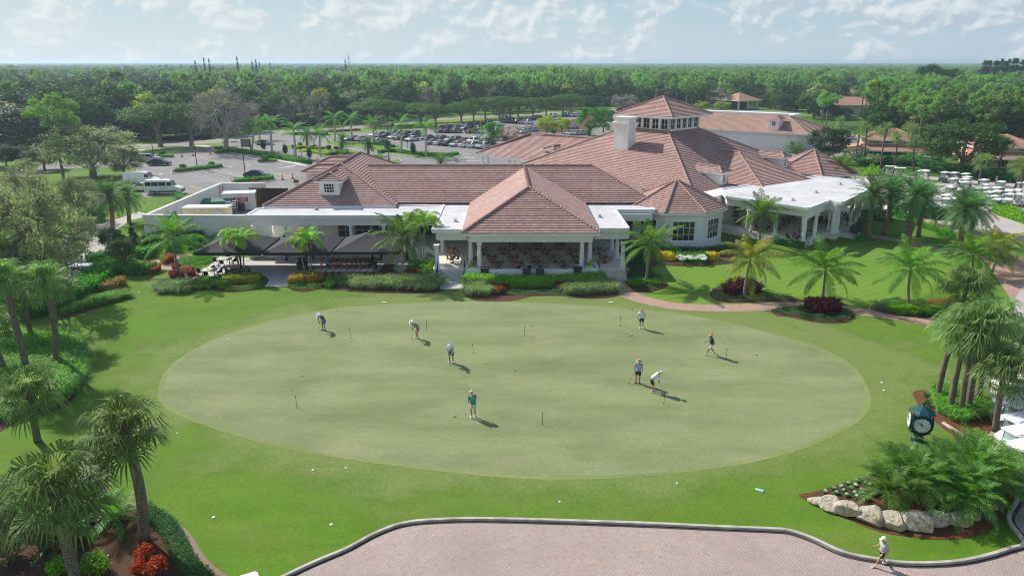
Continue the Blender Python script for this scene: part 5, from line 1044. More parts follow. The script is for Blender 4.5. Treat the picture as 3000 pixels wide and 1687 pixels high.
for i in range(16): u,v=rs_.uniform(0,240),rs_.uniform(1100,1420); p=g('B',u,v); plant('blossom',BU['red'][0],(p.x,p.y,rs_.uniform(.8,1.6)),.10,'small pink red blossom on the pale shrub','blossom','blossoms of the pale shrub')
# boulder island on the right
ISLP=gpoly('D',[(285,705),(420,665),(700,580),(880,520),(1100,440),(1400,300),(1700,150)])+gpoly('C',[(1420,1010),(1370,980),(1400,950),(1500,940),(1620,1000),(1700,1120)])
bed('C',[(1365,985),(1390,950),(1480,945),(1600,1000),(1700,1100),(1850,1190),(2000,1160),(2040,1140),(2120,1300),(1900,1449),(1650,1300),(1440,1110)],.022,'redmulch')
bed('D',[(285,705),(420,668),(700,585),(880,525),(1150,400),(1500,250),(2000,150),(2250,200),(2340,420),(2330,640),(2230,790),(2130,970),(1950,1070),(1700,1110),(1400,1095),(1050,1040),(760,930),(540,830)],.024,'redmulch')
bed('D',[(400,700),(880,540),(1150,560),(1100,700),(930,790),(700,740),(520,740)],.03,'mulch')
for u,v,s in ((1080,640,1.0),(1340,600,1.15),(1180,480,.9),(1560,560,1.05),(1500,440,1.1),(1720,640,1.05),(1850,520,1.2),(1700,380,1.1),(2000,420,1.15),(1930,640,1.0),(2120,560,1.1),(1820,740,1.0),(2200,420,1.),(1600,300,1.0),(1900,260,1.1),(1300,380,.95)):
    b=g('D',u,v+150); o=empty('cycad_plant',(b.x,b.y,0),R.uniform(0,6)); o.scale=(s if v>=470 else s*.8,)*3; hh=R.uniform(.75,1.25) if v>=470 else .7; m=MB(); m.tube([(0,0,0),(.05,0,hh)],[.12,.09],8); m.build('trunk',M['datebark'],o); link('foliage',R.choice(CR['cycad']),o,(.05,0,hh))
    tag(o,'arching feathery cycad in the dense clump behind the boulders','cycad','cycads behind the boulders')
scatter('grass','C',area_pts([(1650,960),(1960,940),(2030,1040),(2030,1180),(1800,1240),(1620,1130)],40,6),'bright grass tuft at the feet of the leaning palm trunks','grass tuft','grass tufts under the leaning palms',(.9,1.4))
for u,v,lb in ((1485,1010,'small dark shrub on the mulch left of the leaning palms'),(1575,960,'small dark shrub touching the leftmost leaning trunk'),(1510,1090,'small brownish shrub on the mulch above the clock')): plant('shrub',R.choice(BU['dkc']),g('C',u,v),.75,lb,'shrub')
t=NT('rock'); p=t.pos(True); c=t.mix(t.noise(p,2.2,5,.65,.45,.6),(.66,.585,.44),(.78,.73,.61)); c=t.mix(t.math('MULTIPLY',t.noise(p,1.1,3,.6,.50,.65),.75),c,(.62,.43,.20)); c=t.mix(t.math('MULTIPLY',t.noise(p,5.,4,.7,.52,.62),.7),c,(.24,.22,.18)); t.bump(t.noise(p,5.,6,.7),.8,.12); M['rock']=t.done(c,.9,0,.15)
def boulder(p,sx,sy,sz,rz,label,seed):
    bm=bmesh.new(); bmesh.ops.create_icosphere(bm,subdivisions=4,radius=1); rr=np.random.RandomState(seed); cuts=[(unit(rr.normal(0,1,3)),rr.uniform(.50,.82)) for _ in range(12)]
    for v in bm.verts:
        c=np.array(v.co)
        for n_,d_ in cuts:
            q=c.dot(n_)
            if q>d_: c=c-n_*(q-d_)*.92
        k=.035*math.sin(c[0]*9+seed)*math.sin(c[1]*8-seed)*math.sin(c[2]*7+seed*2); c=c*(1+k); v.co=(c[0]*sx/2*1.12,c[1]*sy/2*1.2,c[2]*sz/2*1.25)
    me=bpy.data.meshes.new('boulder'); bm.to_mesh(me); bm.free(); me.materials.append(M['rock']); me.polygons.foreach_set('use_smooth',[True]*len(me.polygons))
    o=link('boulder',me,None,(p.x,p.y,sz*.36),rz); tag(o,label,'boulder','limestone boulders edging the right bed')
for i,(u,v,sx,sz,rz,lb) in enumerate(((435,745,1.0,.45,-.65,'flat pale boulder at the left tip of the row'),(600,790,1.45,.75,-.3,'golden yellow boulder second from the left tip'),(745,855,1.35,.95,-.45,'round cream and yellow boulder, third in the row'),(945,905,1.65,.95,-.3,'big white squarish boulder, fourth in the row'),(1165,950,1.5,.85,-.2,'white flat topped boulder left of the broadest one'),(1385,965,1.75,.95,.05,'broadest grey stained boulder in the middle of the row'),(1570,930,1.2,.9,.5,'pointed leaning boulder right of the broadest one'),(1740,920,1.5,.7,.15,'low boulder half under the cycad fronds'),(1890,880,1.2,.6,.3,'small boulder hidden deep under the cycads'),(2050,790,1.2,.75,.8,'boulder at the far right end of the row'))):
    boulder(g('D',u,v+25),sx,sx*.72,sz*.8,rz,lb,i+3)
leafmat('flowerw',(.70,.70,.66),(.85,.85,.82),.1)
for i,(u,v) in enumerate(((530,680),(610,650),(635,690),(685,635),(705,670),(730,710),(745,605),(770,645),(805,690),(815,620),(820,725),(868,665),(880,700),(920,745),(970,710),(905,600),(860,560),(1020,640),(1010,690),(945,620),(965,520),(815,575))):
    p=g('D',u,v); o=link('bedding_plant',R.choice(BU['shrub']),None,p,R.uniform(0,6)); o.scale=(.42,.42,.36); tag(o,'small white flowered bedding plant on the dark soil behind the boulders','bedding plant','white bedding plants behind the boulders')
    f=link('flowers',R.choice(BU['white']),o); f.location=(0,0,.18); f.scale=(.75,.75,.85)
# shrubs of the car park islands
def inhedge(w,pts,wd,h,label,mat='shrub'): hedge(gpoly(w,pts),wd,h,mat,label,40,.22,z=.09)
inhedge('1',[(1650,1140),(1850,1122),(2090,1095)],1.6,.6,'low hedge filling the island between the bays on the left'); inhedge('1',[(2030,962),(2120,955),(2205,942)],1.8,.6,'low hedge at the foot of the bare grey tree'); inhedge('1',[(1500,1000),(1640,998)],1.2,.5,'low hedge on the small island behind the parked cars at the left')
inhedge('2',[(-360,935),(0,980),(270,1025),(505,1065)],1.8,.9,'long clipped hedge along the car park sidewalk','shrub'); inhedge('2',[(20,1048),(110,1038),(185,1045)],1.4,.5,'low hedge below the round topiary near the long hedge'); inhedge('6',[(600,268),(740,262),(850,248),(975,240)],1.5,.6,'low hedge on the island by the service wall')
inhedge('2',[(1150,960),(1300,952),(1560,985),(1840,1000)],1.6,.7,'low hedge under the royal palms of the big car park'); inhedge('2',[(1000,880),(1180,888),(1300,910)],1.3,.6,'low hedge beside the lawn of the big car park'); inhedge('2',[(350,925),(480,915),(620,930)],1.8,.6,'lime flower border of the central island','yel'); inhedge('2',[(420,950),(560,960),(690,985)],1.8,.5,'yellowish border in front of the central island','yel'); inhedge('2',[(700,985),(860,960)],1.5,.8,'dark shrubs at the right tip of the central island','shrubd'); inhedge('2',[(1900,975),(1760,1000)],1.5,.6,'low shrubs at the tip of the car park island')
hedge(gpoly('2',[(-700,690),(-200,690),(300,715),(560,700)]),4,2.2,'ficus','dark hedge at the foot of the wood beyond the road',8,.6); hedge(gpoly('2',[(620,765),(760,760),(980,748)]),2.5,.5,'cordy','dark red bedding beside the road',20,.3); hedge(gpoly('2',[(1450,705),(1700,690),(2000,672),(2400,650)]),1.4,.35,'croton','reddish edging along the road lawn',20,.3)
for i,(w,u,v,s,k) in enumerate((('2',75,945,3.,'dkc'),('2',275,988,3.,'dkc'),('2',505,1030,3.,'dkc'),('2',1238,950,3.4,'dkc'),('2',1487,995,3.4,'dkc'))):
    plant('cone_shrub',BU[k][i%2],g(w,u,v),s*.62,'dark cone shrub of the car park, '+('leftmost beside the road sign','second, left of a royal palm','third, at the end of the long hedge','before the row of parked cars, left one','before the row of parked cars, right one')[i],'cone shrub','dark cone shrubs of the car park',2.7)
for w,u,v,s,lb in (('1',1535,985,2.1,'ball shaped shrub behind the two parked cars on the left'),('1',1725,1115,2.1,'ball shaped shrub at the left end of the bay island'),('1',1995,1090,2.1,'ball shaped shrub at the right end of the bay island'),('2',85,1035,2.4,'bright green ball shrub beside the long clipped hedge'),('2',420,895,1.9,'ball shrub on the central flower island, left one'),('2',550,920,1.9,'ball shrub on the central flower island, right one'),('6',1180,285,1.5,'small bright shrub at the corner of the left block')): plant('ball_shrub',R.choice(BU['shrub']),g(w,u,v,.09),s,lb,'ball shrub',None,.95)
for w,u,v,s,lb in (('2',685,930,2.,'pink flowering bush on the central island, left one'),('2',755,935,1.8,'pink flowering bush on the central island, right one')): plant('flowering_bush',R.choice(BU['cordy']),g(w,u,v,.09),s,lb,'flowering bush')
# ---------------------------------------------------------------- the wood: 300 trees one by one, the rest as one mass
OPEN=[(-160,0),(-150,150)]; 
for i,p in enumerate(RDC):
    if -150<p.x<135: OPEN.append((p.x-4,p.y+16))
OPEN+=[(140,345),(118,300),(112,250),(104,215),(100,180),(128,172),(140,150),(170,120),(170,0)]
EXC=[(g('1',1200,345).x*0-100,0,0)]
HS=[]  # clear spots (x,y,r)
def clear(w,u,v,r,h=0): p=g(w,u,v,h); HS.append((p.x,p.y,r))

def sight(w,u0,u1,v,y0,y1):
    for uu in range(int(u0),int(u1),12):
        d=ray(w,uu,v); 
        for q in range(int(y0)-30,int(y1),7): HS.append((d.x/d.y*q,q,5.8))
PVY=g('3',2140,460,4.2).y; sight('3',2030,2260,440,PVY-70,PVY+14); sight('4',400,880,400,g('4',620,400,4).y-55,g('4',620,400,4).y+18); sight('4',700,880,500,g('4',790,510,4).y-45,g('4',790,510,4).y+12); sight('4',1850,2040,500,g('4',1960,520,4).y-40,g('4',1960,520,4).y+12); sight('4',2290,2415,450,g('4',2330,470,5).y-40,g('4',2330,470,5).y+12); sight('1',1180,1680,405,g('1',1480,405,4.6).y-75,g('1',1480,405,4.6).y+18); sight('4',2020,2160,340,g('4',2090,350,4).y-60,g('4',2090,350,4).y+12)
cand=[]; rr=random.Random(21); Y=105.
while Y<1000:
    stp=7.0+Y*.0055; x=-Y*.78-12
    while x<Y*.78+12:
        px,py=x+rr.uniform(-.45,.45)*stp,Y+rr.uniform(-.45,.45)*stp; x+=stp
        if inpoly(px,py,OPEN) or any((px-a)**2+(py-b)**2<r*r for a,b,r in HS): continue
        if px>88 and py<176 and px<112+.2*(py-130): continue
        cand.append((px,py,rr.random()))
    Y+=stp
cand.sort(key=lambda c:c[1]+abs(c[0])*.1)
def pick(x,y,q):
    n=.5+.5*math.sin(x*.021+y*.013+1.3)*math.sin(y*.017-x*.009)
    pine=.45 if x>-60 else .08
    if q<pine*.9: return 'pine'
    q=(q-pine*.9)/(1-pine*.9)
    return 'oak' if q<.40 else 'ficus' if q<.64 else 'olive' if q<.76 else 'grey' if q<.85 else 'umb' if q<.93 else 'yel'
WL={'oak':'round mid green broadleaf tree in the wood beyond the road','ficus':'dense dark green tree in the wood beyond the road','olive':'olive green tree in the wood beyond the road','grey':'thin greyish tree in the wood beyond the road','umb':'wide bright green tree in the wood beyond the road','yel':'yellow green tree in the wood beyond the road','pine':'tall pine in the wood beyond the road'}
HT={'oak':(10.5,15.5),'ficus':(9,14),'olive':(9,13.5),'grey':(9,12.5),'umb':(9,12.5),'yel':(9.5,13.5),'pine':(14.5,19)}
for x,y,q in cand[:300]:
    k=pick(x,y,q); h=rr.uniform(*HT[k]); w=rr.uniform(9.5,15) if k!='pine' else rr.uniform(9,12.5)
    if x>60: h*=.85
    tree(k,(x,y,0),h,w,WL[k],'trees of the wood beyond the road')
far=[]
for x,y,q in cand[300:]: far.append((x,y,0,q,1.0))
Y=1000.
while Y<7500:
    stp=14+(Y-1000)*.022; x=-Y*.78
    while x<Y*.78:
        far.append((x+rr.uniform(-.5,.5)*stp,Y+rr.uniform(-.5,.5)*stp,0,rr.random(),1.15+(Y-1000)/2600)); x+=stp
    Y+=stp
print('near cand',len(cand),'far',len(far))
protos=bpy.data.collections.new('far_tree_prototypes')
def lowtree(kind,seed,n,size,cl,mat):
    t_,c_=tree_mesh(kind,seed,n,size,cl,mat,'bark',limbs=4); bm=bmesh.new(); bm.from_mesh(c_); k=len(bm.faces); bm.from_mesh(t_); bm.faces.ensure_lookup_table()
    for f in bm.faces[k:]: f.material_index=1
    me=bpy.data.meshes.new('far_tree'); bm.to_mesh(me); bm.free(); me.materials.append(M[mat]); me.materials.append(M['bark']); o=bpy.data.objects.new('far_tree',me); protos.objects.link(o)
KL=['oak','oak','ficus','olive','pine','pine','grey','umb','yel']
for i,k in enumerate(KL): lowtree({'olive':'round','grey':'loose','yel':'oak'}.get(k,k),70+i,700,1.0,26,k)
me=bpy.data.meshes.new('far_wood'); me.vertices.add(len(far)); me.vertices.foreach_set('co',[c for f in far for c in f[:3]])
ki=[];ks_=[];kr=[]
for x,y,_,q,s in far:
    k=pick(x,y,q); j=KL.index(k) if rr.random()<.5 else len(KL)-1-KL[::-1].index(k); ki.append(j); h=rr.uniform(*HT[k])/10*(.9 if x>60 else 1)
    if s>1: h=min(h*1.1,1.5)
    w=rr.uniform(.9,1.35)*s; ks_+=[w,w,h]; kr.append(rr.uniform(0,6.28))
me.attributes.new('kidx','INT','POINT').data.foreach_set('value',ki); me.attributes.new('ksc','FLOAT_VECTOR','POINT').data.foreach_set('vector',ks_); me.attributes.new('krot','FLOAT','POINT').data.foreach_set('value',kr)
ng=bpy.data.node_groups.new('far_wood','GeometryNodeTree'); ng.interface.new_socket('Geometry',in_out='INPUT',socket_type='NodeSocketGeometry'); ng.interface.new_socket('Geometry',in_out='OUTPUT',socket_type='NodeSocketGeometry')
N_=ng.nodes; gi,go=N_.new('NodeGroupInput'),N_.new('NodeGroupOutput'); iop=N_.new('GeometryNodeInstanceOnPoints'); ci=N_.new('GeometryNodeCollectionInfo'); ci.inputs[0].default_value=protos; ci.inputs['Separate Children'].default_value=True; ci.inputs['Reset Children'].default_value=True
def nattr(nm,ty): x=N_.new('GeometryNodeInputNamedAttribute'); x.data_type=ty; x.inputs[0].default_value=nm; return x.outputs[0]
cx_=N_.new('ShaderNodeCombineXYZ'); L_=ng.links
L_.new(nattr('krot','FLOAT'),cx_.inputs[2]); L_.new(gi.outputs[0],iop.inputs['Points']); L_.new(ci.outputs[0],iop.inputs['Instance']); iop.inputs['Pick Instance'].default_value=True; L_.new(nattr('kidx','INT'),iop.inputs['Instance Index']); L_.new(cx_.outputs[0],iop.inputs['Rotation']); L_.new(nattr('ksc','FLOAT_VECTOR'),iop.inputs['Scale']); L_.new(iop.outputs[0],go.inputs[0])
fw_=link('far_wood',me); fw_.modifiers.new('far_wood','NODES').node_group=ng; tag(fw_,kind='stuff')
# ---------------------------------------------------------------- other buildings and yard things
def house(name,label,cat,x0,y0,x1,y1,h,rise,over,rz,wallm,roofm,capm,origin,slope=None,wins=(),group=None):
    """hip roofed building; local x0..x1, y0..y1, front = -y; wins: (x,z,w,h) on the front wall"""
    e=empty(name,origin,rz,label,cat,group); m=MB(); m.prism([(x0,y0),(x1,y0),(x1,y1),(x0,y1)],0,h); m.build('wall',M[wallm],e)
    a,b,c,d=(x0-over,y0-over,h),(x1+over,y0-over,h),(x1+over,y1+over,h),(x0-over,y1+over,h); dy=(y1-y0)/2+over; dx=min(dy,(x1-x0)/2+over-.1); ym=(y0+y1)/2
    r1,r2=(x0-over+dx,ym,h+rise),(x1+over-dx,ym,h+rise)
    roof(e,[[a,b,r2,r1],[b,c,r2],[c,d,r1,r2],[d,a,r1]],[(a,r1),(b,r2),(c,r2),(d,r1),(r1,r2)],[(a,b),(b,c),(d,a)],roofm,capm,course=.5)
    for x,z,w,hh in wins: window(e,(x,y0,z),(0,-1),w,hh,max(2,int(w/1.3)),1,'greyglass')
    return e
# service building behind the clubhouse
A=g('4',380,790,4.6); B=g('4',735,738,4.6); Cc=g('3',1700,700,4.6)
sb=empty('service_building',(0,0,0),0,'long white service building with tan tiled roof and white parapet behind the clubhouse','building')
dl=(Cc-A).normalized(); nl_=Vector((-dl.y,dl.x,0)); nl_=nl_ if nl_.y>0 else -nl_
Lw=(A-g('4',0,768,4.6)).normalized(); far_l=A-Lw*44; up1=Vector((0,0,3.6)); nn=Vector((-Lw.y,Lw.x,0)); nn=nn if nn.y>0 else -nn
D1=A; D0=far_l; depth=(B-A).length; R1=A+nn*9-Lw*8+up1; R0=far_l+nn*9+up1; B1=A+nn*20; B0=far_l+nn*20
roof(sb,[[D0,D1,R1,R0],[D1,B1,R1+nn*2.5]],[(D1,R1),(R1,B1)],[(D0,D1),(D1,B1)],'rooftan','cap',course=.5)
m=MB(); m.wall(R0+nn*.2-Lw*0,R1+nn*.2,R1.z-.3,R1.z+.55,.5); m.prism([tuple((R0+nn*.4).xy),tuple((R1+nn*.4).xy),tuple((R1+nn*10).xy),tuple((R0+nn*10).xy)],R1.z-.6,R1.z+.1); m.build('parapet',M['trim'],sb)
m=MB(); m.prism([tuple((p_).xy) for p_ in (D0+nn*1.,D1+nn*1.-Lw*1.,B1-nn*1-Lw*1.,B0)],0,4.5); m.build('wall',M['stucco'],sb)
pd=g('4',72,700,6.2); dm=MB(); dm.box((0,0,.3),(2.6,3.2,2.4)); de=dm.build('dormer',M['trim'],sb,pd,math.atan2(Lw.y,Lw.x)); 
roof(de,[[(-1.7,-2,1.5),(1.7,-2,1.5),(0,-.6,2.5)],[(1.7,-2,1.5),(1.7,3,1.5),(0,3,2.5),(0,-.6,2.5)],[(-1.7,3,1.5),(-1.7,-2,1.5),(0,-.6,2.5),(0,3,2.5)]],[],[((-1.7,-2,1.5),(1.7,-2,1.5))],'rooftan','cap',name='dormer_roof'); window(de,(0,-1.6,.5),(0,-1),1.0,1.1,2,2)
q0=g('3',1890,700,5.2); q1_=g('3',2120,735,5.2); 
# two yellow houses
def yellow(o,rz,label,s=1.):
    e=empty('yellow_house',o,rz,label,'house','yellow houses beyond the cart yard')
    m=MB(); m.prism([(-7,0),(7,0),(7,11),(-7,11)],0,5.6); m.build('wall',M['yellowwall'],e)
    a,b,c,d=(-8,-1,5.6),(8,-1,5.6),(8,12,5.6),(-8,12,5.6); r1,r2=(-1.5,5.5,8.4),(1.5,5.5,8.4)
    roof(e,[[a,b,r2,r1],[b,c,r2],[c,d,r1,r2],[d,a,r1]],[(a,r1),(b,r2),(d,r1),(c,r2)],[(a,b),(b,c),(d,a)],'rooforange','capo',course=.5)
    roof(e,[[(-11,-4.2,2.9),(11,-4.2,2.9),(7.4,0,4.3),(-7.4,0,4.3)],[(-11,8,2.9),(-11,-4.2,2.9),(-7,0,4.3),(-7,6,4.3)],[(11,-4.2,2.9),(11,8,2.9),(7,6,4.3),(7,0,4.3)]],[((-11,-4.2,2.9),(-7.2,0,4.3)),((11,-4.2,2.9),(7.2,0,4.3))],[((-11,-4.2,2.9),(11,-4.2,2.9))],'rooforange','capo',name='porch_roof',course=.5)
    for x in (-4.6,-.6,4.2): window(e,(x,0,4.95),(0,-1),2.6,.75,3,1,'greyglass')
    pm=[]; 
    for x in (-10,-5,0,5,10): mm=MB(); mm.box((x,-3.6,1.45),(.35,.35,2.9)); mm.build('porch_post',M['yellowwall'],e)
    for x in (-4,0,4): window(e,(x,0,1.4),(0,-1),2.4,2.2,3,1,'greyglass')
    e.scale=(.80,.80,.80); return e
h1=g('4',1215,955,2.3); yellow((h1.x+1.2,h1.y+5.0,0),-.32,'yellow house with orange tiled roofs behind the row of thin palms'); h2=g('4',2270,1030,2.3); yellow((h2.x+2,h2.y+4.5,0),-.25,'yellow house at the right edge behind the cart yard')
# far roofs
def farhouse(w,u,v,hh,wd,dp,h,rise,rz,roofm,label,wallm='cream'):
    p=g(w,u,v,hh); return house('distant_house',label,'house',-wd/2,0,wd/2,dp,h,rise,1.,rz,wallm,roofm,'capo' if roofm=='rooforange' else 'cap',(p.x,p.y,0),wins=((-wd/4,h*.5,2,1.2),(wd/4,h*.5,2,1.2)))
pv=g('3',2140,460,4.2); e=empty('park_pavilion',(pv.x,pv.y,0),.5,'open pavilion with orange pyramid roof beyond the service building','pavilion'); hwv=7.6
roof(e,[[(-hwv,-hwv,4.2),(hwv,-hwv,4.2),(0,0,7.6)],[(hwv,-hwv,4.2),(hwv,hwv,4.2),(0,0,7.6)],[(hwv,hwv,4.2),(-hwv,hwv,4.2),(0,0,7.6)],[(-hwv,hwv,4.2),(-hwv,-hwv,4.2),(0,0,7.6)]],[],[((-hwv,-hwv,4.2),(hwv,-hwv,4.2)),((hwv,-hwv,4.2),(hwv,hwv,4.2)),((-hwv,hwv,4.2),(-hwv,-hwv,4.2))],'rooforange','capo',course=.6)
for x in (-6,0,6):
    for y in (-6,6): mm=MB(); mm.box((x,y,2.1),(.7,.7,4.2)); mm.build('post',M['cream'],e)
mm=MB(); mm.box((0,1,1.6),(8,7,3.2)); mm.build('kiosk',M['brownfence'],e)
farhouse('4',620,400,4,36,16,4,4,.1,'rooforange','wide orange roofed house seen through the pines right of the service building'); farhouse('4',790,510,4,22,14,4,3.2,-.3,'rooforange','orange roofed house just above the service building roof end'); farhouse('4',1960,520,4,22,12,4,3,.0,'rooforange','red brown roof behind the pines on the right'); farhouse('4',2330,470,5,16,14,6,3,.4,'rooftan','pale yellow house with tan roof at the right edge','yellowwall'); farhouse('4',2090,350,4,22,14,4,3,.2,'rooftan','pale roofed house in the distance on the right'); farhouse('4',2390,700,3.5,16,12,4.5,3,.2,'rooforange','yellow house end showing behind palms at the right edge','yellowwall')
plain('whiteroof',(.66,.62,.60),.7,obj=False)
p=g('1',1480,405,4.6); e=empty('distant_house',(p.x,p.y,0),0,'long white roofed house among the trees on the far left','house'); m=MB(); m.prism([(-24,0),(34,0),(34,14),(-24,14)],0,4.6); m.build('wall',M['cream'],e)
m=MB(); m.add([(-26,-2,4.6),(36,-2,4.6),(36,16,4.6),(-26,16,4.6),(-18,7,8.3),(12,7,8.3),(16,5,6.4),(30,7,6.6)],[(0,1,7,6,5,4),(1,2,7),(2,3,4,5,6,7),(3,0,4)]); m.build('roof',M['whiteroof'],e)
# tennis screens: green mesh panels beyond
plain('screen',(.02,.10,.075),.8)
for w,u0,u1,v,lb in (('4',330,600,450,'dark green windscreen of the tennis court right of the service building'),('3',860,930,520,'green court windscreen glimpsed beyond the car park')):
    a,b=g(w,u0,v),g(w,u1,v); m=MB(); m.wall(a,b,0,3.2,.08); o=m.build('windscreen_fence',M['screen']); tag(o,lb,'fence')
# service yard
def thing_mesh(mb,name,mat,label,cat,group=None,loc=None,rz=0.,bevel=0.,smooth=False): return tag(mb.build(name,mat,None,loc,rz,smooth,bevel),label,cat,group)
m=MB(); WL_=[(-46.5,89.0),(-46.6,114.0),(-39.6,114.3)]
m.wall(WL_[0],WL_[1],0,3.0,.3); m.wall((-46.75,114.15),WL_[2],0,3.0,.3); m.wall((-46.65,88.85),(-30.2,88.2),0,3.1,.3); w_=m.build('yard_wall',M['stucco']); tag(w_,'white stuccoed wall enclosing the service yard','wall')
m=MB(); m.wall((-46.5,89),(-46.6,114),3.0,3.08,.42); m.wall((-46.75,114.15),(-39.6,114.3),3.0,3.08,.42); m.wall((-46.7,88.85),(-30.2,88.2),3.1,3.18,.42); m.build('coping',M['trim'],w_)
m=MB(); m.box((-33.6,88.14,1.4),(2.4,.06,2.2)); m.build('gate_panel',M['cream'],w_)
a,b=g('6',745,330,2.6),g('6',1105,335,2.6); m=MB(); m.wall(a,b,0,2.7,.1)
for i in range(7): q=a.lerp(b,i/6); m.box((q.x,q.y-.1,1.38),(.14,.14,2.76))
thing_mesh(m,'wood_fence',M['brownfence'],'dark brown fence closing the service yard at the back','fence')
# container with red sign
plain('contwhite',(.74,.74,.73),.5,scale=.8); plain('signred',(.62,.03,.03),.5); plain('wooddoor',(.50,.23,.07),.6); plain('binblack',(.025,.03,.04),.5); plain('genbeige',(.70,.62,.40),.6); plain('dumpgreen',(.025,.20,.13),.6)
c0=g('6',500,540); c1=g('6',808,526); d=(c1-c0); d.z=0; L=d.length; d.normalize(); n=Vector((-d.y,d.x,0)); rz=math.atan2(d.y,d.x)
e=empty('storage_container',(c0+c1)/2,rz,'white storage container with red lettered sign in the service yard','container')
m=MB(); m.box((0,1.25,1.25),(L,2.5,2.5)); m.build('body',M['contwhite'],e,bevel=.03); m=MB(); m.box((0,1.25,2.53),(L+.12,2.62,.1)); m.box((-L*.1,1.1,2.59),(.9,.7,.05)); m.build('lid',M['trim'],e)
m=MB(); m.box((L/2+.02,1.25,1.2),(.05,2.1,2.2)); m.build('door',M['wooddoor'],e)
m=MB(); m.box((.25,-.03,1.62),(2.1,.05,.62)); sg=m.build('sign',M['signred'],e)
def text(parent,s,loc,rot,size,mat,ext=.008,name='lettering'):
    cu=bpy.data.curves.new(name,'FONT'); cu.body=s; cu.size=size; cu.extrude=ext; cu.align_x='CENTER'; cu.align_y='CENTER'; o=bpy.data.objects.new(name,cu); COL.objects.link(o); dg=bpy.context.evaluated_depsgraph_get(); me=bpy.data.meshes.new_from_object(o.evaluated_get(dg)); bpy.data.objects.remove(o); me.materials.clear(); me.materials.append(mat)
    q=link(name,me,parent,loc); q.rotation_euler=rot; return q
text(sg,'PODS',(.25,-.07,1.62),(PI/2,0,0),.62,M['trim'])
def bin_(w,u,v,label,rz=.2):
    p=g(w,u,v); e=empty('wheelie_bin',p,rz,label,'bin','black bins by the container'); m=MB(); m.box((0,0,.62),(.62,.7,1.05),0,1.15); m.build('body',M['binblack'],e,bevel=.03); m=MB(); m.box((0,0,1.2),(.78,.86,.09)); m.build('lid',M['binblack'],e,bevel=.03)
    for x in (-.3,.3): m=MB(); m.tube([(x-.04,.35,.12),(x+.04,.35,.12)],.12,10); m.build('wheel',M['binblack'],e)
bin_('6',640,540,'black wheeled bin before the red sign, left one'); bin_('6',680,545,'black wheeled bin before the red sign, right one',.5)
p=g('6',400,565); e=empty('dumpster',(p.x,p.y+2,0),.25,'green covered dumpster inside the white yard wall','dumpster'); m=MB(); m.box((0,0,.8),(4.6,2.2,1.6),0,1.04); m.build('body',M['dumpgreen'],e); m=MB(); m.add([(-2.4,-1.2,1.6),(2.4,-1.2,1.6),(2.4,1.2,1.6),(-2.4,1.2,1.6),(-2.2,.1,1.95),(2.2,.1,1.95)],[(0,1,5,4),(1,2,5),(2,3,4,5),(3,0,4)]); m.build('lid',M['dumpgreen'],e)
p=g('6',400,625,0); e=empty('generator',(-39.4,91.2,0),.03,'pale yellow generator cabinet behind the low yard wall','generator'); m=MB(); m.box((0,0,2.1),(5.6,2.0,3.2)); m.build('cabinet',M['genbeige'],e,bevel=.04); m=MB(); m.box((0,0,3.74),(5.8,2.2,.1)); m.build('lid',M['trim'],e); m=MB(); m.box((1.7,-1.03,2.9),(1.0,.06,1.2)); m.build('vent_grille',M['steel'],e)
for i,(u,v) in enumerate(((555,560),(575,545),(600,575),(615,550))):
    p=g('6',u,v); e=empty('sheet_pan_rack',p,.3,'metal tray rack beside the green dumpster','rack','metal tray racks in the service yard')
    for x in (-.35,.35):
        for y in (-.3,.3): m=MB(); m.tube([(x,y,.05),(x,y,1.7)],.025,5); m.build('post',M['steel'],e)
    for z in (.3,.65,1.,1.35,1.68): m=MB(); m.box((0,0,z),(.72,.62,.03)); m.build('shelf',M['steel'],e)
m=MB(); a=g('6',488,545); 
for s_ in (-.25,.25): m.tube([(a.x+s_,a.y,.0),(a.x+s_-.3,a.y+1.4,3.6)],.05,6)
for i in range(10): t_=i/10+.05; m.tube([(a.x-.25-.3*t_,a.y+1.4*t_,3.6*t_),(a.x+.25-.3*t_,a.y+1.4*t_,3.6*t_)],.03,5)
thing_mesh(m,'ladder',plain('ladderred',(.42,.06,.03),.6),'red orange ladder leaning on the service yard wall','ladder')
m=MB(); p=g('6',862,480); m.tube([p,p+Vector((0,0,1.2))],.09,10); m.lathe((p.x,p.y,1.2),[(.09,0),(.06,.05),(.01,.07)],10); thing_mesh(m,'bollard',plain('bolyel',(.75,.50,.02),.5),'yellow bollard beside the container door','bollard')
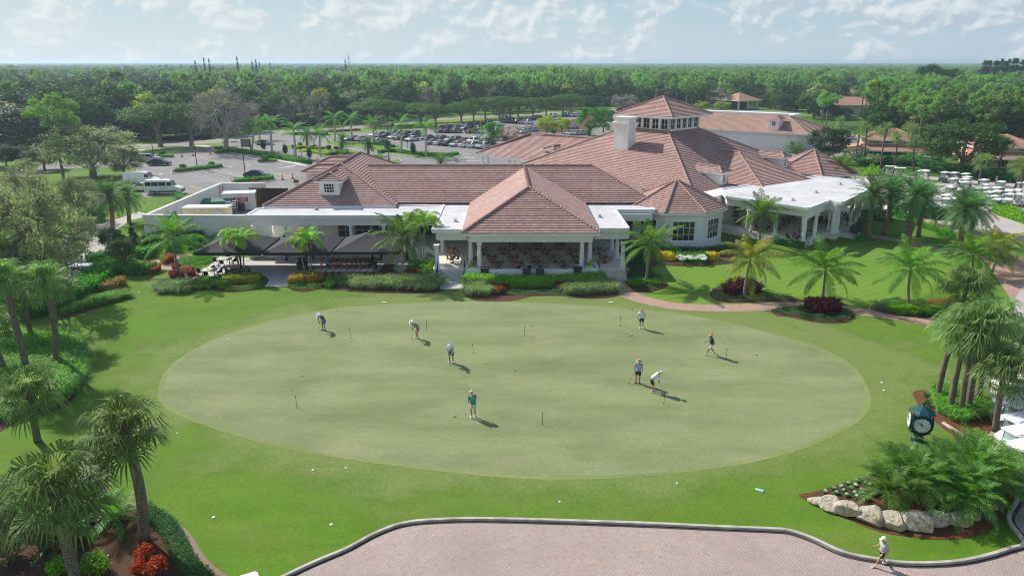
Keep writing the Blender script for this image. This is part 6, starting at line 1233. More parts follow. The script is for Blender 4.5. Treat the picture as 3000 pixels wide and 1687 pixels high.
# black canopies over the patio
plain('canvas',(.040,.040,.046),.85,scale=4,vary=.1); plain('canvasd',(.020,.020,.024),.85)
def canopy(c,label,sx=3.45,sy=3.35,z=2.66,rise=1.45):
    e=empty('shade_canopy',c,0,label,'canopy','black canopies over the patio'); m=MB(); n=8
    # slightly sagging pyramid of four panels
    C=[(-sx,-sy),(sx,-sy),(sx,sy),(-sx,sy)]
    for k in range(4):
        a,b=Vector((*C[k],z)),Vector((*C[(k+1)%4],z)); t=Vector((0,0,z+rise)); V=[];F=[]
        for i in range(n+1):
            for j in range(n+1):
                p=a.lerp(b,j/n).lerp(t,i/n); sg_=math.sin(PI*i/n)*.10*(1-.5*abs(2*j/n-1)); V.append((p.x,p.y,p.z-sg_))
        for i in range(n):
            for j in range(n): F.append((i*(n+1)+j,i*(n+1)+j+1,(i+1)*(n+1)+j+1,(i+1)*(n+1)+j))
        m.add(V,F)
    m.build('fabric',M['canvas'],e,smooth=False)
    v=MB()
    for k in range(4): v.wall(C[k],C[(k+1)%4],z-.30,z+.01,.03)
    v.build('valance',M['canvasd'],e)
    m=MB(); m.tube([(0,0,0),(0,0,z+rise-.03)],.10,12); m.build('mast',M['iron'],e); m=MB(); m.lathe((0,0,z+rise-.03),[(.28,0),(.2,.08),(.1,.12)],12); m.build('finial',M['iron'],e)
    m=MB(); m.box((0,0,.08),(1.0,1.0,.16)); m.build('base',M['iron'],e,bevel=.02)
    for k in range(4): m=MB(); m.tube([(0,0,z+.15),(C[k][0]*.97,C[k][1]*.97,z+.02)],.035,6); m.build('arm',M['iron'],e)
    return e
canopy((-29.55,75.0,.035),'black square canopy, leftmost of the three over the patio'); canopy((-22.35,75.0,.035),'black square canopy in the middle of the three over the patio'); canopy((-15.25,75.3,.035),'black square canopy, rightmost of the three over the long tables')
plain('whitepost',(.8,.8,.79),.5)
for i,(u,v) in enumerate(((1095,1010),(1340,1000),(1995,1003),(2235,1003))):
    p=g('6',u,v,.035); m=MB(); m.box((0,0,1.5),(.16,.16,3.0)); m.box((0,0,.1),(.3,.3,.2)); thing_mesh(m,'patio_post',M['iron'],f'square black post at the terrace steps, {("first","second","third","fourth")[i]} from the left','post','black posts at the terrace steps',p)
p=g('6',1883,1045,.035); m=MB(); m.tube([(0,0,0),(0,0,2.8)],.09,10); m.box((0,0,.05),(.3,.3,.1)); thing_mesh(m,'patio_post',M['whitepost'],'white post standing at the end of the long tables','post',None,p)
# post clock
plain('clockgreen',(.020,.075,.075),.4,scale=4); plain('gold',(.60,.40,.10),.35,.8); plain('dial',(.80,.86,.82),.5); plain('ink',(.01,.01,.012),.5)
fb=g('C',1440,1420); ct=gy('C',1440,1235,fb.y); zc=ct.z
e=empty('post_clock',(ct.x,fb.y,0),math.atan2(-(ct.x),fb.y)*-1*-1-.0,'dark green four faced post clock rising from the right flower bed','clock')
e.rotation_euler=(0,0,-.36)
m=MB(); m.lathe((0,0,0),[(.36,0),(.36,.25),(.26,.4),(.2,.9),(.12,1.0),(.10,zc-1.0),(.16,zc-.85),(.12,zc-.75)],16); m.build('post',M['clockgreen'],e,smooth=False)
m=MB(); m.box((0,0,zc),(1.02,1.02,1.15)); m.lathe((0,0,zc+.57),[(.76,0),(.70,.10),(.52,.22),(.30,.34),(.12,.42),(.05,.5),(.11,.58),(.10,.66),(.02,.72)],8,PI/8); m.lathe((0,0,zc-.78),[(.25,0),(.55,.12),(.62,.21)],8,PI/8); m.build('head',M['clockgreen'],e,bevel=.08)
for k in range(4):
    a=k*PI/2-PI/2; f=empty('clock_face',(0,0,0)); bpy.data.objects.remove(f)
    nrm=Vector((math.cos(a),math.sin(a),0)); s_=Vector((-nrm.y,nrm.x,0)); cc_=nrm*.50+Vector((0,0,zc))
    m=MB()
    def disc(r,d0,d1,n_=28): 
        m.tube([cc_+nrm*d0,cc_+nrm*d1],r,n_)
    disc(.50,.0,.10); fr=m.build('face_ring',M['clockgreen'],e); m=MB(); disc(.43,.08,.125); fc_=m.build('dial',M['dial'],fr)
    m=MB()
    def pt(ang,r): return cc_+nrm*.135+s_*(math.sin(ang)*r)+Vector((0,0,math.cos(ang)*r))
    for i in range(12):
        an=i*PI/6; m.tube([pt(an,.33),pt(an,.40)],.014,4)
    m.tube([pt(math.radians(-55)+0,-.04),pt(math.radians(-55),.34)],.014,4); m.tube([pt(math.radians(-25),-.04),pt(math.radians(-25),.22)],.022,4); m.tube([pt(0,0),pt(0,.01)],.03,6); m.build('hands',M['ink'],fr)
    m=MB(); m.tube([cc_*1+s_*.42*1+Vector((0,0,.50))+nrm*.06,cc_+s_*.42+Vector((0,0,.66))+nrm*.06],.035,6); m.build('gold_knob',M['gold'],e)
# lamp posts, flag poles, cones, signs
plain('lampbrown',(.10,.055,.045),.5); plain('lampgrey',(.45,.45,.44),.4,.3)
def lamp(w,ub,vb,ut,vt,label,double=False,mat='lampbrown',b=None):
    b=b or g(w,ub,vb); t_=gy(w,ut,vt,b.y); h=t_.z; e=empty('street_lamp',b,0,label,'lamp post','lamp posts of the car park'); m=MB(); m.tube([(0,0,0),(0,0,.5)],.22,10); m.tube([(0,0,.5),(0,0,h)],[.10,.07],8); m.build('pole',M[mat],e)
    for s_ in ((-1,1) if double else (-1,)):
        m=MB(); m.tube([(0,0,h-.1),(s_*1.0,0,h+(.9 if double else .05))],.05,6); m.build('arm',M[mat],e); m=MB(); m.box((s_*1.5,0,h+(1.0 if double else .08)),(1.1,.4,.16)); m.build('lamp_head',M[mat],e,bevel=.04)
lamp('1',1862,1110,1820,790,'brown lamp post on the bay island at the left'); lamp('1',2318,1205,2285,860,'brown lamp post beside the road sign hedge'); lamp('1',1448,985,1430,820,'brown lamp post behind the two parked cars'); lamp('6',712,240,678,-40,'brown lamp post behind the dark blue parked sedan') if False else None
lamp('2',1255,1030,1238,640,'dark lamp post behind the left block roof'); lamp('2',560,790,545,655,'dark lamp post at the wood edge by the road'); lamp('2',2122,790,2122,545,'grey double headed lamp post among the parked cars',True,'lampgrey'); lamp('3',462,600,458,500,'grey double headed lamp post beyond the yellow green trees',True,'lampgrey'); lamp('2',2640,330,2640,200,'x') if False else None
for i,(u,v,vt) in enumerate(((2143,985,840),(2160,985,722),(2310,870,805))):
    b=g('2',u,v); h=gy('2',u,vt,b.y).z; m=MB(); m.tube([(0,0,0),(0,0,h)],[.09,.05],8); m.ball((0,0,h+.08),.12,8,6); thing_mesh(m,'flag_pole',M['whitepost'],('short white pole beside the taller one','tall bare white pole before the bright green tree','thin white pole by the brownish tree')[i],'pole',None,b)
plain('coneorange',(.75,.10,.02),.5)
cone=MB(); cone.box((0,0,.03),(.42,.42,.06)); cone.lathe((0,0,.06),[(.16,0),(.03,.72)],12); cme=cone.mesh('traffic_cone',M['coneorange']); cw_=MB(); cw_.lathe((0,0,.06),[(.118,.30),(.085,.46)],12); cwm=cw_.mesh('band',M['paint'])
for i,(w,u,v,s) in enumerate((('2',252,1218,1.5),('2',347,1208,1.5),('1',1718,1000,1.4),('1',1822,990,1.4),('1',1988,975,1.4),('1',2105,870,1.3))):
    o=link('traffic_cone',cme,None,g(w,u,v)); o.scale=(s*.9,)*2+(s,); link('band',cwm,o); tag(o,'orange traffic cone '+('left one of the pair by the left block roof','right one of the pair by the left block roof','on the asphalt left of the lamp post','on the asphalt behind the left bay island','at the bare tree island tip','on the road above the bare tree')[i],'traffic cone','orange traffic cones')
p=g('1',2325,930); e=empty('road_sign',p,-.1,'dark brown direction board with pale lines by the car park hedge','sign'); m=MB(); m.box((0,0,1.7),(2.6,.15,2.0)); m.build('board',M['lampbrown'],e); 
for x in (-1.1,1.1): m=MB(); m.box((x,0,.4),(.15,.12,.8)); m.build('post',M['lampbrown'],e)
for i in range(4): m=MB(); m.box((-.1,-.09,2.4-i*.42),(2.0,.02,.10)); m.build('text_line',M['paint'],e)
for i,(u,v) in enumerate(((1305,905),(1430,930),(1632,960),(355,985),(430,1000))):
    b=g('2',u,v); m=MB(); m.tube([(0,0,0),(0,0,2.4)],.05,6); m.box((0,-.06,2.2),(.5,.05,.7)); thing_mesh(m,'sign_post',M['lampbrown'],'small dark sign on a thin post in the car park planting','sign','small sign posts of the car park',b)
p=g('6',793,272); m=MB(); m.lathe((0,0,0),[(.2,0),(.2,.1),(.14,.12),(.14,.6),(.18,.62),(.17,.75),(.05,.85)],12); m.tube([(-.25,0,.5),(.25,0,.5)],.07,8); thing_mesh(m,'fire_hydrant',M['signred'],'red hydrant on the island by the service wall','hydrant',None,Vector((p.x,p.y,.09)))
for i,(a,b,n) in enumerate(WST):
    for k in range(n):
        q=a.lerp(b,(k+.5)/n); d=(b-a); ob=MB(); ob.box((0,0,.06),(1.7,.18,.12)); o=ob.build('wheel_stop',M['kerbm'],None,(q.x,q.y,.02),math.atan2(d.y,d.x)); tag(o,('concrete wheel stop in the row nearer the clubhouse','concrete wheel stop in the row farther from the clubhouse')[i],'wheel stop',('wheel stops in the nearer row','wheel stops in the farther row')[i])
# utility line and radio mast
pp=[g('3',1200,480,0),g('3',2038,480,0)]
PLZ=[]
for i,p in enumerate(pp):
    h=gy('3',(1205,2038)[i],(362,392)[i],p.y).z; m=MB(); m.tube([(0,0,0),(0,0,h+.6)],[.18,.13],8); m.box((0,0,h),(2.2,.12,.12)); thing_mesh(m,'utility_pole',M['barkg'],('wooden utility pole left of the cupola peak','wooden utility pole at the orange pavilion')[i],'utility pole','utility poles',p); PLZ.append(p+Vector((0,0,h)))
L0=gy('3',400,352,PLZ[0].y+40); L1=PLZ[1]+Vector((90,-20,0))
def wire(a,b,sag,label):
    m=MB(); pts=[a.lerp(b,i/16)-Vector((0,0,sag*4*(i/16)*(1-i/16))) for i in range(17)]; m.tube(pts,.06,4); thing_mesh(m,'power_line',M['lampgrey'],label,'power line','power lines')
wire(L0,PLZ[0],3.,'upper wire strung left of the utility pole'); wire(PLZ[0],PLZ[1],2.2,'wire strung between the two utility poles'); wire(PLZ[1],L1,2.,'wire running right from the orange pavilion pole'); wire(L0-Vector((0,0,4)),PLZ[0]-Vector((0,0,5)),3.,'lower wire strung left of the utility pole')
p=gy('2',872,30,1300); m=MB(); m.tube([(0,0,0),(0,0,p.z)],[.9,.35],6)
for z in (p.z*.6,p.z*.72,p.z*.82): m.box((0,0,z),(4.5,1,1.2))
thing_mesh(m,'radio_mast',M['lampgrey'],'thin radio mast on the left horizon','mast',None,(p.x,1300,0))
# haze: the air of the whole place
hz=MB(); hz.box((0,4200,14.),(15000,8600,30)); ho=hz.build('haze',None.__class__ and M['dark']); ho.data.materials.clear(); hm=bpy.data.materials.new('haze'); hm.use_nodes=True; ht=hm.node_tree; ht.nodes.clear(); out=ht.nodes.new('ShaderNodeOutputMaterial'); pvn=ht.nodes.new('ShaderNodeVolumePrincipled'); pvn.inputs['Color'].default_value=(.66,.85,1.0,1); pvn.inputs['Density'].default_value=.00026; pvn.inputs['Anisotropy'].default_value=.3; ht.links.new(pvn.outputs[0],out.inputs['Volume']); ho.data.materials.append(hm); tag(ho,kind='stuff')
# ---------------------------------------------------------------- vehicles
ORD=['first','second','third','fourth','fifth','sixth','seventh','eighth','ninth','tenth','eleventh','twelfth','thirteenth','fourteenth','fifteenth']
t=NT('carpaint'); oc=t.n('ShaderNodeObjectInfo').outputs['Color']; t.b.inputs['Coat Weight'].default_value=.6; t.b.inputs['Coat Roughness'].default_value=.08; M['carpaint']=t.done(oc,.35,.15,.5)
plain('rubber',(.018,.018,.02),.85); plain('rim',(.42,.43,.45),.35,.7); plain('headlamp',(.75,.78,.80),.15); plain('taillamp',(.40,.012,.012),.3); plain('blacktrim',(.02,.021,.024),.5); plain('seatw',(.66,.63,.57),.7); plain('seatd',(.05,.05,.055),.8)
def loft(mb,st):
    """st: list of (x, [(y,z)...]) cross sections with equal point counts"""
    n=len(st[0][1]); V=[(x,y,z) for x,sec in st for y,z in sec]; F=[]
    for i in range(len(st)-1):
        for k in range(n): j=(k+1)%n; F.append((i*n+k,i*n+j,(i+1)*n+j,(i+1)*n+k))
    F.append(tuple(range(n-1,-1,-1))); F.append(tuple(range((len(st)-1)*n,len(st)*n))); mb.add(V,F)
def sect(w,z0,zs,zt,wt=None):
    wt=wt if wt is not None else w*.9
    return [(-w*.94,z0),(-w,z0+.12),(-w,zs),(-wt,zt),(wt,zt),(w,zs),(w,z0+.12),(w*.94,z0)]
def wheel(parent,x,y,r=.33,w=.22,ty='rubber'):
    m=MB(); m.tube([(x,y-w/2,r),(x,y+w/2,r)],r,18); o=m.build('wheel',M[ty],parent); s=1 if y>0 else -1; m=MB(); m.tube([(x,y+s*(w/2-.02),r),(x,y+s*(w/2+.015),r)],r*.62,14); m.build('rim',M['rim'],o); return o
CARS={'sedan':dict(L=4.8,W=.92,st=[(2.4,.30,.55,.62),(2.2,.24,.66,.74),(1.0,.22,.76,.92),(-1.4,.22,.80,.96),(-2.1,.26,.80,.98),(-2.4,.34,.74,.90)],cab=[(1.15,.90,.80,.90),(.35,.92,.66,1.40),(-.8,.92,.66,1.42),(-1.85,.94,.78,.99)],roof=(.30,-.85)),
'suv':dict(L=4.7,W=.95,st=[(2.35,.36,.72,.86),(2.15,.28,.86,.98),(1.1,.26,.92,1.08),(-1.6,.26,.96,1.10),(-2.15,.30,.96,1.10),(-2.35,.40,.90,1.04)],cab=[(1.2,1.04,.82,1.06),(.55,1.06,.72,1.66),(-1.6,1.06,.72,1.70),(-2.28,1.06,.80,1.10)],roof=(.5,-1.65)),
'hatch':dict(L=4.2,W=.89,st=[(2.1,.30,.6,.70),(1.9,.24,.74,.84),(1.0,.22,.80,.96),(-1.5,.22,.84,1.0),(-2.0,.28,.84,1.0),(-2.1,.36,.78,.94)],cab=[(1.2,.92,.76,.95),(.4,.94,.66,1.50),(-1.2,.94,.66,1.52),(-2.0,.96,.74,1.0)],roof=(.35,-1.25)),
'pickup':dict(L=5.6,W=.98,st=[(2.8,.42,.82,.98),(2.6,.34,.98,1.1),(1.4,.32,1.02,1.16),(-.6,.32,1.02,1.16),(-2.6,.34,1.02,1.14),(-2.8,.44,.98,1.1)],cab=[(1.4,1.10,.84,1.14),(.8,1.12,.76,1.80),(-.5,1.12,.76,1.82),(-.85,1.12,.84,1.14)],roof=(.75,-.55))}
def make_car(kind):
    c=CARS[kind]; e=bpy.data.objects.new({'sedan':'parked_car','suv':'parked_suv','hatch':'parked_hatchback','pickup':'pickup_truck'}[kind],None); COL.objects.link(e); W_=c['W']
    m=MB(); loft(m,[(x,sect(W_ if 0<i<len(c['st'])-1 else W_*.86,z0,zs,zt)) for i,(x,z0,zs,zt) in enumerate(c['st'])])
    r0,r1=c['roof']; wr=c['cab'][1][2]; zr=c['cab'][1][3]; zr2=c['cab'][2][3]
    loft(m,[(r0,[(-wr*.98,zr-.02),(-wr*.9,zr+.035),(wr*.9,zr+.035),(wr*.98,zr-.02)]),((r0+r1)/2,[(-wr,zr-.0),(-wr*.92,zr+.06),(wr*.92,zr+.06),(wr,zr-.0)]),(r1,[(-wr*.98,zr2-.02),(-wr*.9,zr2+.03),(wr*.9,zr2+.03),(wr*.98,zr2-.02)])])
    for s in (-1,1):   # roof pillars
        for (xa,za,wa),(xb,zb,wb) in (((c['cab'][0][0],c['cab'][0][3],c['cab'][0][2]),(r0,zr,wr)),(((r0+r1)/2,c['cab'][0][1],W_*.9),((r0+r1)/2,zr,wr)),((c['cab'][3][0],c['cab'][3][3],c['cab'][3][2]),(r1,zr2,wr))): m.tube([(xa,s*wa*1.0,za),(xb,s*wb*1.0,zb)],.045,5)
    m.build('body',M['carpaint'],e,smooth=False)
    m=MB(); loft(m,[(x,[(-W_*.9,zb),(-wt,zt),(wt,zt),(W_*.9,zb)]) for x,zb,wt,zt in c['cab']]); m.build('windows',M['glass'],e)
    wx=c['L']*.30
    for x in (wx,-wx):
        for y in (-W_+.10,W_-.10): wheel(e,x,y,.34 if kind!='pickup' else .40)
    xf,xr=c['st'][0][0],c['st'][-1][0]
    for s in (-1,1):
        m=MB(); m.box((xf-.05,s*W_*.66,c['st'][0][2]+.02),(.16,.34,.15)); m.build('headlight',M['headlamp'],e); m=MB(); m.box((xr+.06,s*W_*.70,c['st'][-1][2]+.02),(.16,.28,.2)); m.build('tail_light',M['taillamp'],e)
    m=MB(); m.box((xf-.02,0,c['st'][0][1]+.12),(.10,W_*1.3,.16)); m.build('grille',M['blacktrim'],e)
    return e
PROTO={k:make_car(k) for k in CARS}; USED=set()
CC={'white':(.78,.78,.77),'silver':(.48,.50,.52),'grey':(.20,.21,.22),'dark grey':(.075,.08,.085),'black':(.018,.019,.022),'dark blue':(.02,.04,.10),'blue':(.03,.12,.34),'red':(.36,.025,.02),'dark red':(.16,.02,.022),'light blue':(.32,.42,.50),'brown':(.16,.11,.08)}
CATN={'sedan':'car','suv':'suv','hatch':'car','pickup':'pickup'}
def car(kind,col,p,rz,label,group):
    p=Vector((p[0],p[1],.012))
    if kind not in USED: USED.add(kind); r=PROTO[kind]; r.location=p; r.rotation_euler=(0,0,rz)
    else: r=dup(PROTO[kind],p,rz)
    for o in [r]+list(r.children): o.color=(*CC[col],1)
    return tag(r,label,CATN[kind],group)
RA=math.radians(56)
def row(w,u0,v0,u1,v1,cars,nm,ang=RA,flip=()):
    a,b=g(w,u0,v0),g(w,u1,v1); n=len(cars); G_='cars in the '+nm
    for i,cc_ in enumerate(cars):
        if not cc_: continue
        k,c=cc_; p=a.lerp(b,i/max(n-1,1)); real=[j for j,q in enumerate(cars) if q]; car(k,c,p+Vector((R.uniform(-.1,.1),R.uniform(-.25,.25),0)),ang+(PI if (i*7)%3==0 else 0),f'{c} parked {CATN[k]}, {ORD[real.index(i)]} from the left in the {nm}',G_)
S_,H_,U_,P_='sedan','hatch','suv','pickup'
row('L',130,985,1330,1085,[(S_,'dark blue'),(S_,'white'),(S_,'black'),(S_,'silver'),(S_,'white'),(U_,'white'),(U_,'silver')],'nearest car row')
row('L',20,885,1480,985,[(S_,'dark blue'),None,(U_,'dark red'),(S_,'silver'),(U_,'dark grey'),(S_,'red'),(U_,'white'),(S_,'silver'),(U_,'dark grey')],'second car row')
row('K',1330,660,1780,715,[(S_,'silver'),(S_,'silver'),(U_,'black'),(S_,'white')],'short row left of the nearest cars')
row('K',1280,590,1850,600,[(U_,'dark grey'),(S_,'silver'),(U_,'dark blue'),(U_,'black')],'short row behind those')
row('K',890,605,1150,630,[(S_,'white'),(U_,'white'),(S_,'black')],'far short row by the lawn')
row('K',220,700,520,710,[(S_,'silver'),(S_,'black'),(S_,'white')],'row half hidden by royal palms')
row('K',900,775,1050,800,[(S_,'white'),(S_,'dark blue')],'pair before the cone shrub')
row('L',330,715,1230,730,[(S_,'dark blue'),(S_,'dark red'),(U_,'grey'),None,(S_,'red'),(U_,'white')],'third car row')
row('L',380,645,1250,650,[(S_,'dark blue'),(U_,'dark blue'),(U_,'dark grey'),(S_,'white'),(P_,'black'),(U_,'dark grey')],'fourth car row')
row('L',900,565,1430,530,[(S_,'white'),(S_,'dark blue'),(S_,'dark grey'),(U_,'dark blue')],'farthest row by the poincianas')
row('L',1880,480,2400,520,[(S_,'dark blue'),(S_,'dark blue'),(U_,'black'),(S_,'red'),(U_,'white')],'row right of the brownish tree')
row('L',1830,430,2380,450,[(U_,'dark grey'),(S_,'dark blue'),(S_,'black'),(U_,'dark blue')],'row behind the red car')
row('M',550,450,900,400,[(U_,'dark red'),None,(U_,'white')],'row above the yellow green tree')
row('M',1190,385,1470,385,[(P_,'blue'),(S_,'silver'),(U_,'white')],'row with the blue pickup')
row('M',230,745,480,700,[(S_,'white'),(S_,'light blue'),(S_,'silver')],'row behind the entrance roof')
row('M',1270,780,1500,770,[(S_,'silver'),(S_,'white'),(S_,'white')],'row behind the tall green tree'); row('M',1240,640,1330,640,[(S_,'black'),(S_,'silver')],'pair left of the tall green tree')
car('sedan','dark grey',g('M',2140,325),.3,'dark grey parked car right of the tall green tree','cars in the lone spots'); car('hatch','red',g('M',2340,270),.3,'red car tip showing above the cupola roof','cars in the lone spots'); car('suv','white',g('M',2190,460),RA,'white suv beside the chimney top','cars in the lone spots'); car('sedan','white',g('L',1750,905),.1,'white sedan below the brownish tree','cars in the lone spots')
car('suv','silver',g('1',1410,1040),.1,'silver suv behind the black sedan in the left lot','cars in the left lot'); car('sedan','black',g('1',1505,1078),.08,'black sedan in front of the silver suv in the left lot','cars in the left lot'); car('sedan','dark blue',g('6',815,226),.02,'slate blue sedan parked behind the hydrant island','cars in the left lot'); car('sedan','silver',g('2',80,885),.1,'silver car behind the leftmost dark cone shrub','cars in the left lot'); car('sedan','dark blue',g('5',1245,65) if False else g('1',2395,1195),.02,'x','x') if False else None
def van(p,rz,label,passenger):
    e=empty('passenger_van' if passenger else 'cargo_van',(p.x,p.y,.012),rz,label,'van','white vans on the left'); W_=1.02
    m=MB(); loft(m,[(3.0,sect(W_*.9,.38,.80,.95,W_*.78)),(2.75,sect(W_,.32,1.0,1.12,W_*.88)),(2.0,sect(W_,.30,1.15,1.35,W_*.9)),(1.75,sect(W_,.30,1.2,1.42,W_*.9)),(-2.85,sect(W_,.30,1.3,1.42,W_*.97)),(-3.0,sect(W_*.96,.38,1.3,1.42,W_*.95))])
    loft(m,[(1.80,[(-W_*.92,1.36),(-W_*.86,1.50),(W_*.86,1.50),(W_*.92,1.36)]),(1.05,[(-W_*.92,1.36),(-W_*.76,2.25),(W_*.76,2.25),(W_*.92,1.36)]),(.6,[(-W_*.95,1.36),(-W_*.80,2.42),(W_*.80,2.42),(W_*.95,1.36)]),(-2.9,[(-W_*.96,1.36),(-W_*.82,2.42),(W_*.82,2.42),(W_*.96,1.36)]),(-3.0,[(-W_*.94,1.36),(-W_*.80,2.34),(W_*.80,2.34),(W_*.94,1.36)])])
    o=m.build('body',M['carpaint'],e); o.color=(.80,.80,.79,1)
    def side(x0,x1,nm='side_window'):
        for s in (-1,1): m=MB(); m.add([(x0,s*(W_*.945+.012),1.48),(x1,s*(W_*.945+.012),1.48),(x1,s*(W_*.868+.012),2.10),(x0,s*(W_*.868+.012),2.10)],[(0,1,2,3)]); m.build(nm,M['glass'],e)
    side(.75,1.45,'cab_window')
    if passenger: side(-.55,.55); side(-1.75,-.65); side(-2.8,-1.85)
    m=MB(); m.add([(1.78,-.86,1.47),(1.78,.86,1.47),(1.10,.76,2.22),(1.10,-.76,2.22)],[(0,1,2,3)]); 
    for i,v in enumerate(m.v): m.v[i]=(v[0]+.03,v[1],v[2]+.02)
    m.build('windscreen',M['glass'],e)
    m=MB(); m.box((0,-W_-.005,.55),(4.4,.03,.22)); m.box((0,W_+.005,.55),(4.4,.03,.22)); m.box((2.98,0,.55),(.16,1.8,.34)); m.box((-3.0,0,.5),(.14,1.9,.22)); m.build('bumper',M['blacktrim'],e)
    for x in (1.95,-1.75):
        for y in (-.92,.92): wheel(e,x,y,.37,.24)
    for s in (-1,1): m=MB(); m.box((-3.0,s*.94,1.15),(.06,.14,.5)); m.build('tail_light',M['taillamp'],e); m=MB(); m.box((2.93,s*.74,.93),(.14,.3,.2)); m.build('headlight',M['headlamp'],e)
    if passenger:
        for i in range(2): m=MB(); m.box((.1,-W_-.02,1.13-i*.12),(.8-.3*i,.012,.06)); m.build('lettering',M['lampgrey'],e)
    return e
van(g('1',1560,1345),.10,'white passenger van with tinted side windows, nearest the grass',True); van(g('1',1350,1262),.12,'white cargo van parked behind the passenger van',False); car('sedan','white',g('1',1385,1318),.15,'white car squeezed between the two white vans','white vans on the left')
# ---- golf carts
def make_cart():
    e=bpy.data.objects.new('golf_cart',None); COL.objects.link(e)
    m=MB(); loft(m,[(1.22,[(-.38,.30),(-.40,.55),(.40,.55),(.38,.30)]),(1.05,[(-.52,.24),(-.52,.72),(.52,.72),(.52,.24)]),(.62,[(-.56,.22),(-.52,.92),(.52,.92),(.56,.22)]),(.55,[(-.56,.22),(-.55,.34),(.55,.34),(.56,.22)]),(-.15,[(-.56,.22),(-.56,.34),(.56,.34),(.56,.22)]),(-.18,[(-.58,.22),(-.56,.66),(.56,.66),(.58,.22)]),(-.85,[(-.58,.26),(-.56,.70),(.56,.70),(.58,.26)]),(-1.18,[(-.50,.36),(-.48,.62),(.48,.62),(.50,.36)])]); b=m.build('body',M['carpaint'],e); b.color=(.72,.70,.66,1)
    m=MB(); m.box((-.42,0,.76),(.52,1.04,.14)); m.box((-.72,0,1.05),(.12,1.04,.46)); m.build('seat',M['seatw'],e,bevel=.03)
    m=MB(); P_=[(.85,-.56),(.95,-.45),(.95,.45),(.85,.56),(-.95,.58),(-1.08,.45),(-1.08,-.45),(-.95,-.58)]; m.prism(P_,1.80,1.86); m.prism([(x*.9,y*.86) for x,y in P_],1.86,1.90); m.build('canopy_roof',M['trim'],e)
    m=MB()
    for s in (-1,1): m.tube([(.66,s*.50,.9),(.55,s*.5,1.82)],.022,6); m.tube([(-.85,s*.50,.66),(-.78,s*.5,1.82)],.022,6)
    m.build('roof_frame',M['blacktrim'],e)
    m=MB(); m.add([(.68,-.47,.92),(.68,.47,.92),(.58,.47,1.74),(.58,-.47,1.74)],[(0,1,2,3)]); m.build('windshield',M['cartglass'],e)
    m=MB(); a=Vector((.38,.24,1.0))
    for i in range(14): t0,t1=2*PI*i/14,2*PI*(i+1)/14; m.tube([a+Vector((.07*math.cos(t0),.16*math.sin(t0),.14*math.cos(t0))),a+Vector((.07*math.cos(t1),.16*math.sin(t1),.14*math.cos(t1)))],.014,4)
    m.tube([(.62,.24,.85),tuple(a)],.02,5); m.build('steering_wheel',M['blacktrim'],e)
    for x in (.86,-.80):
        for y in (-.50,.50): wheel(e,x,y,.22,.19)
    m=MB(); m.box((-1.12,0,.5),(.30,.9,.08)); m.tube([(-1.05,-.4,.9),(-1.05,.4,.9)],.02,5); m.build('bag_rack',M['blacktrim'],e)
    return e
glassmat('cartglass',(.30,.42,.46),.55)
plain('baga',(.04,.06,.14),.7); plain('bagb',(.03,.03,.032),.7); plain('bagc',(.45,.44,.42),.7)
CART=make_cart(); NC=[0]
def golfbag(p,rz,label,mat):
    e=empty('golf_bag',p,rz,label,'golf bag','golf bags strapped on the carts'); m=MB(); m.tube([(-1.12,0,.55),(-1.24,0,1.32)],[.13,.15],10); m.build('bag',M[mat],e)
    m=MB()
    for i in range(6): a=i*1.05; m.tube([(-1.24+.07*math.cos(a),.07*math.sin(a),1.3),(-1.27+.10*math.cos(a),.10*math.sin(a),1.60+.06*(i%3))],[.012,.022],4)
    m.build('clubs',M['steel'],e)
def cart(p,rz,label,group,col=None,bags=True,roof=True):
    p=Vector((p[0],p[1],.02))
    if NC[0]==0: r=CART; r.location=p; r.rotation_euler=(0,0,rz)
    else: r=dup(CART,p,rz)
    NC[0]+=1; tag(r,label,'golf cart',group)
    if col:
        for c in r.children:
            if c.name.startswith('body'): c.color=(*col,1)
    if bags:
        for s in (-.24,.24): golfbag(p+Vector((-s*math.sin(rz),s*math.cos(rz),0)),rz,'golf bag with clubs strapped to the back of a parked cart',R.choice(['baga','bagb','bagc']))
    return r
YC='golf carts in the cart yard'; yi=0
YARD=[(815,240,'dark'),(1010,250,''),(1240,270,''),(990,370,''),(1270,335,''),(1225,375,''),(1220,437,''),(1610,392,''),(1640,490,''),(930,540,''),(1640,556,''),(1870,552,''),(1960,430,'dark'),(1880,620,''),(2110,612,''),(2135,680,''),(2340,680,''),(1800,720,''),(1870,782,''),(2090,785,'dark'),(860,702,''),(870,768,''),(1000,765,''),(840,912,'dark'),(2390,450,''),(340,835,'w'),(480,860,'w'),(600,900,'w'),(400,200,''),(1720,640,''),(1480,560,''),(1380,650,'')]
YARD.sort(key=lambda c:(round(c[1]/95),c[0]))
rowi={}
for u,v,c in YARD: rowi.setdefault(round(v/95),[]).append((u,v,c))
for q,(k,L_) in enumerate(sorted(rowi.items())):
    for i,(u,v,c) in enumerate(L_):
        p=g('N',u,v,1.86); cart(p,(-2.5 if c!='w' else -.2)+R.uniform(-.15,.15),f'white roofed golf cart in the yard, {ORD[i]} from left in {ORD[q]} line from back',YC,(.03,.035,.045) if c=='dark' else None)
for u,v,lb in ((1165,1087,'beige golf cart behind the palms at the left end of the yard hedge'),(1252,1102,'golf cart right of the beige one behind the palms'),(1472,1132,'beige roofed golf cart in the hedge gap'),(840,1216,'golf cart roof just behind the flat portico roof, left one'),(935,1222,'golf cart roof just behind the flat portico roof, right one')): cart(g('4',u,v,1.86),-.4,lb,YC)
RC='golf carts at the right edge'
for i,(u,v) in enumerate(((830,455),(850,560),(850,735),(860,880),(900,1050))):
    cart(g('O',u,v,1.86),PI+.30,f'white golf cart parked in line at the right edge, {ORD[i]} from the back',RC,(.74,.72,.70))
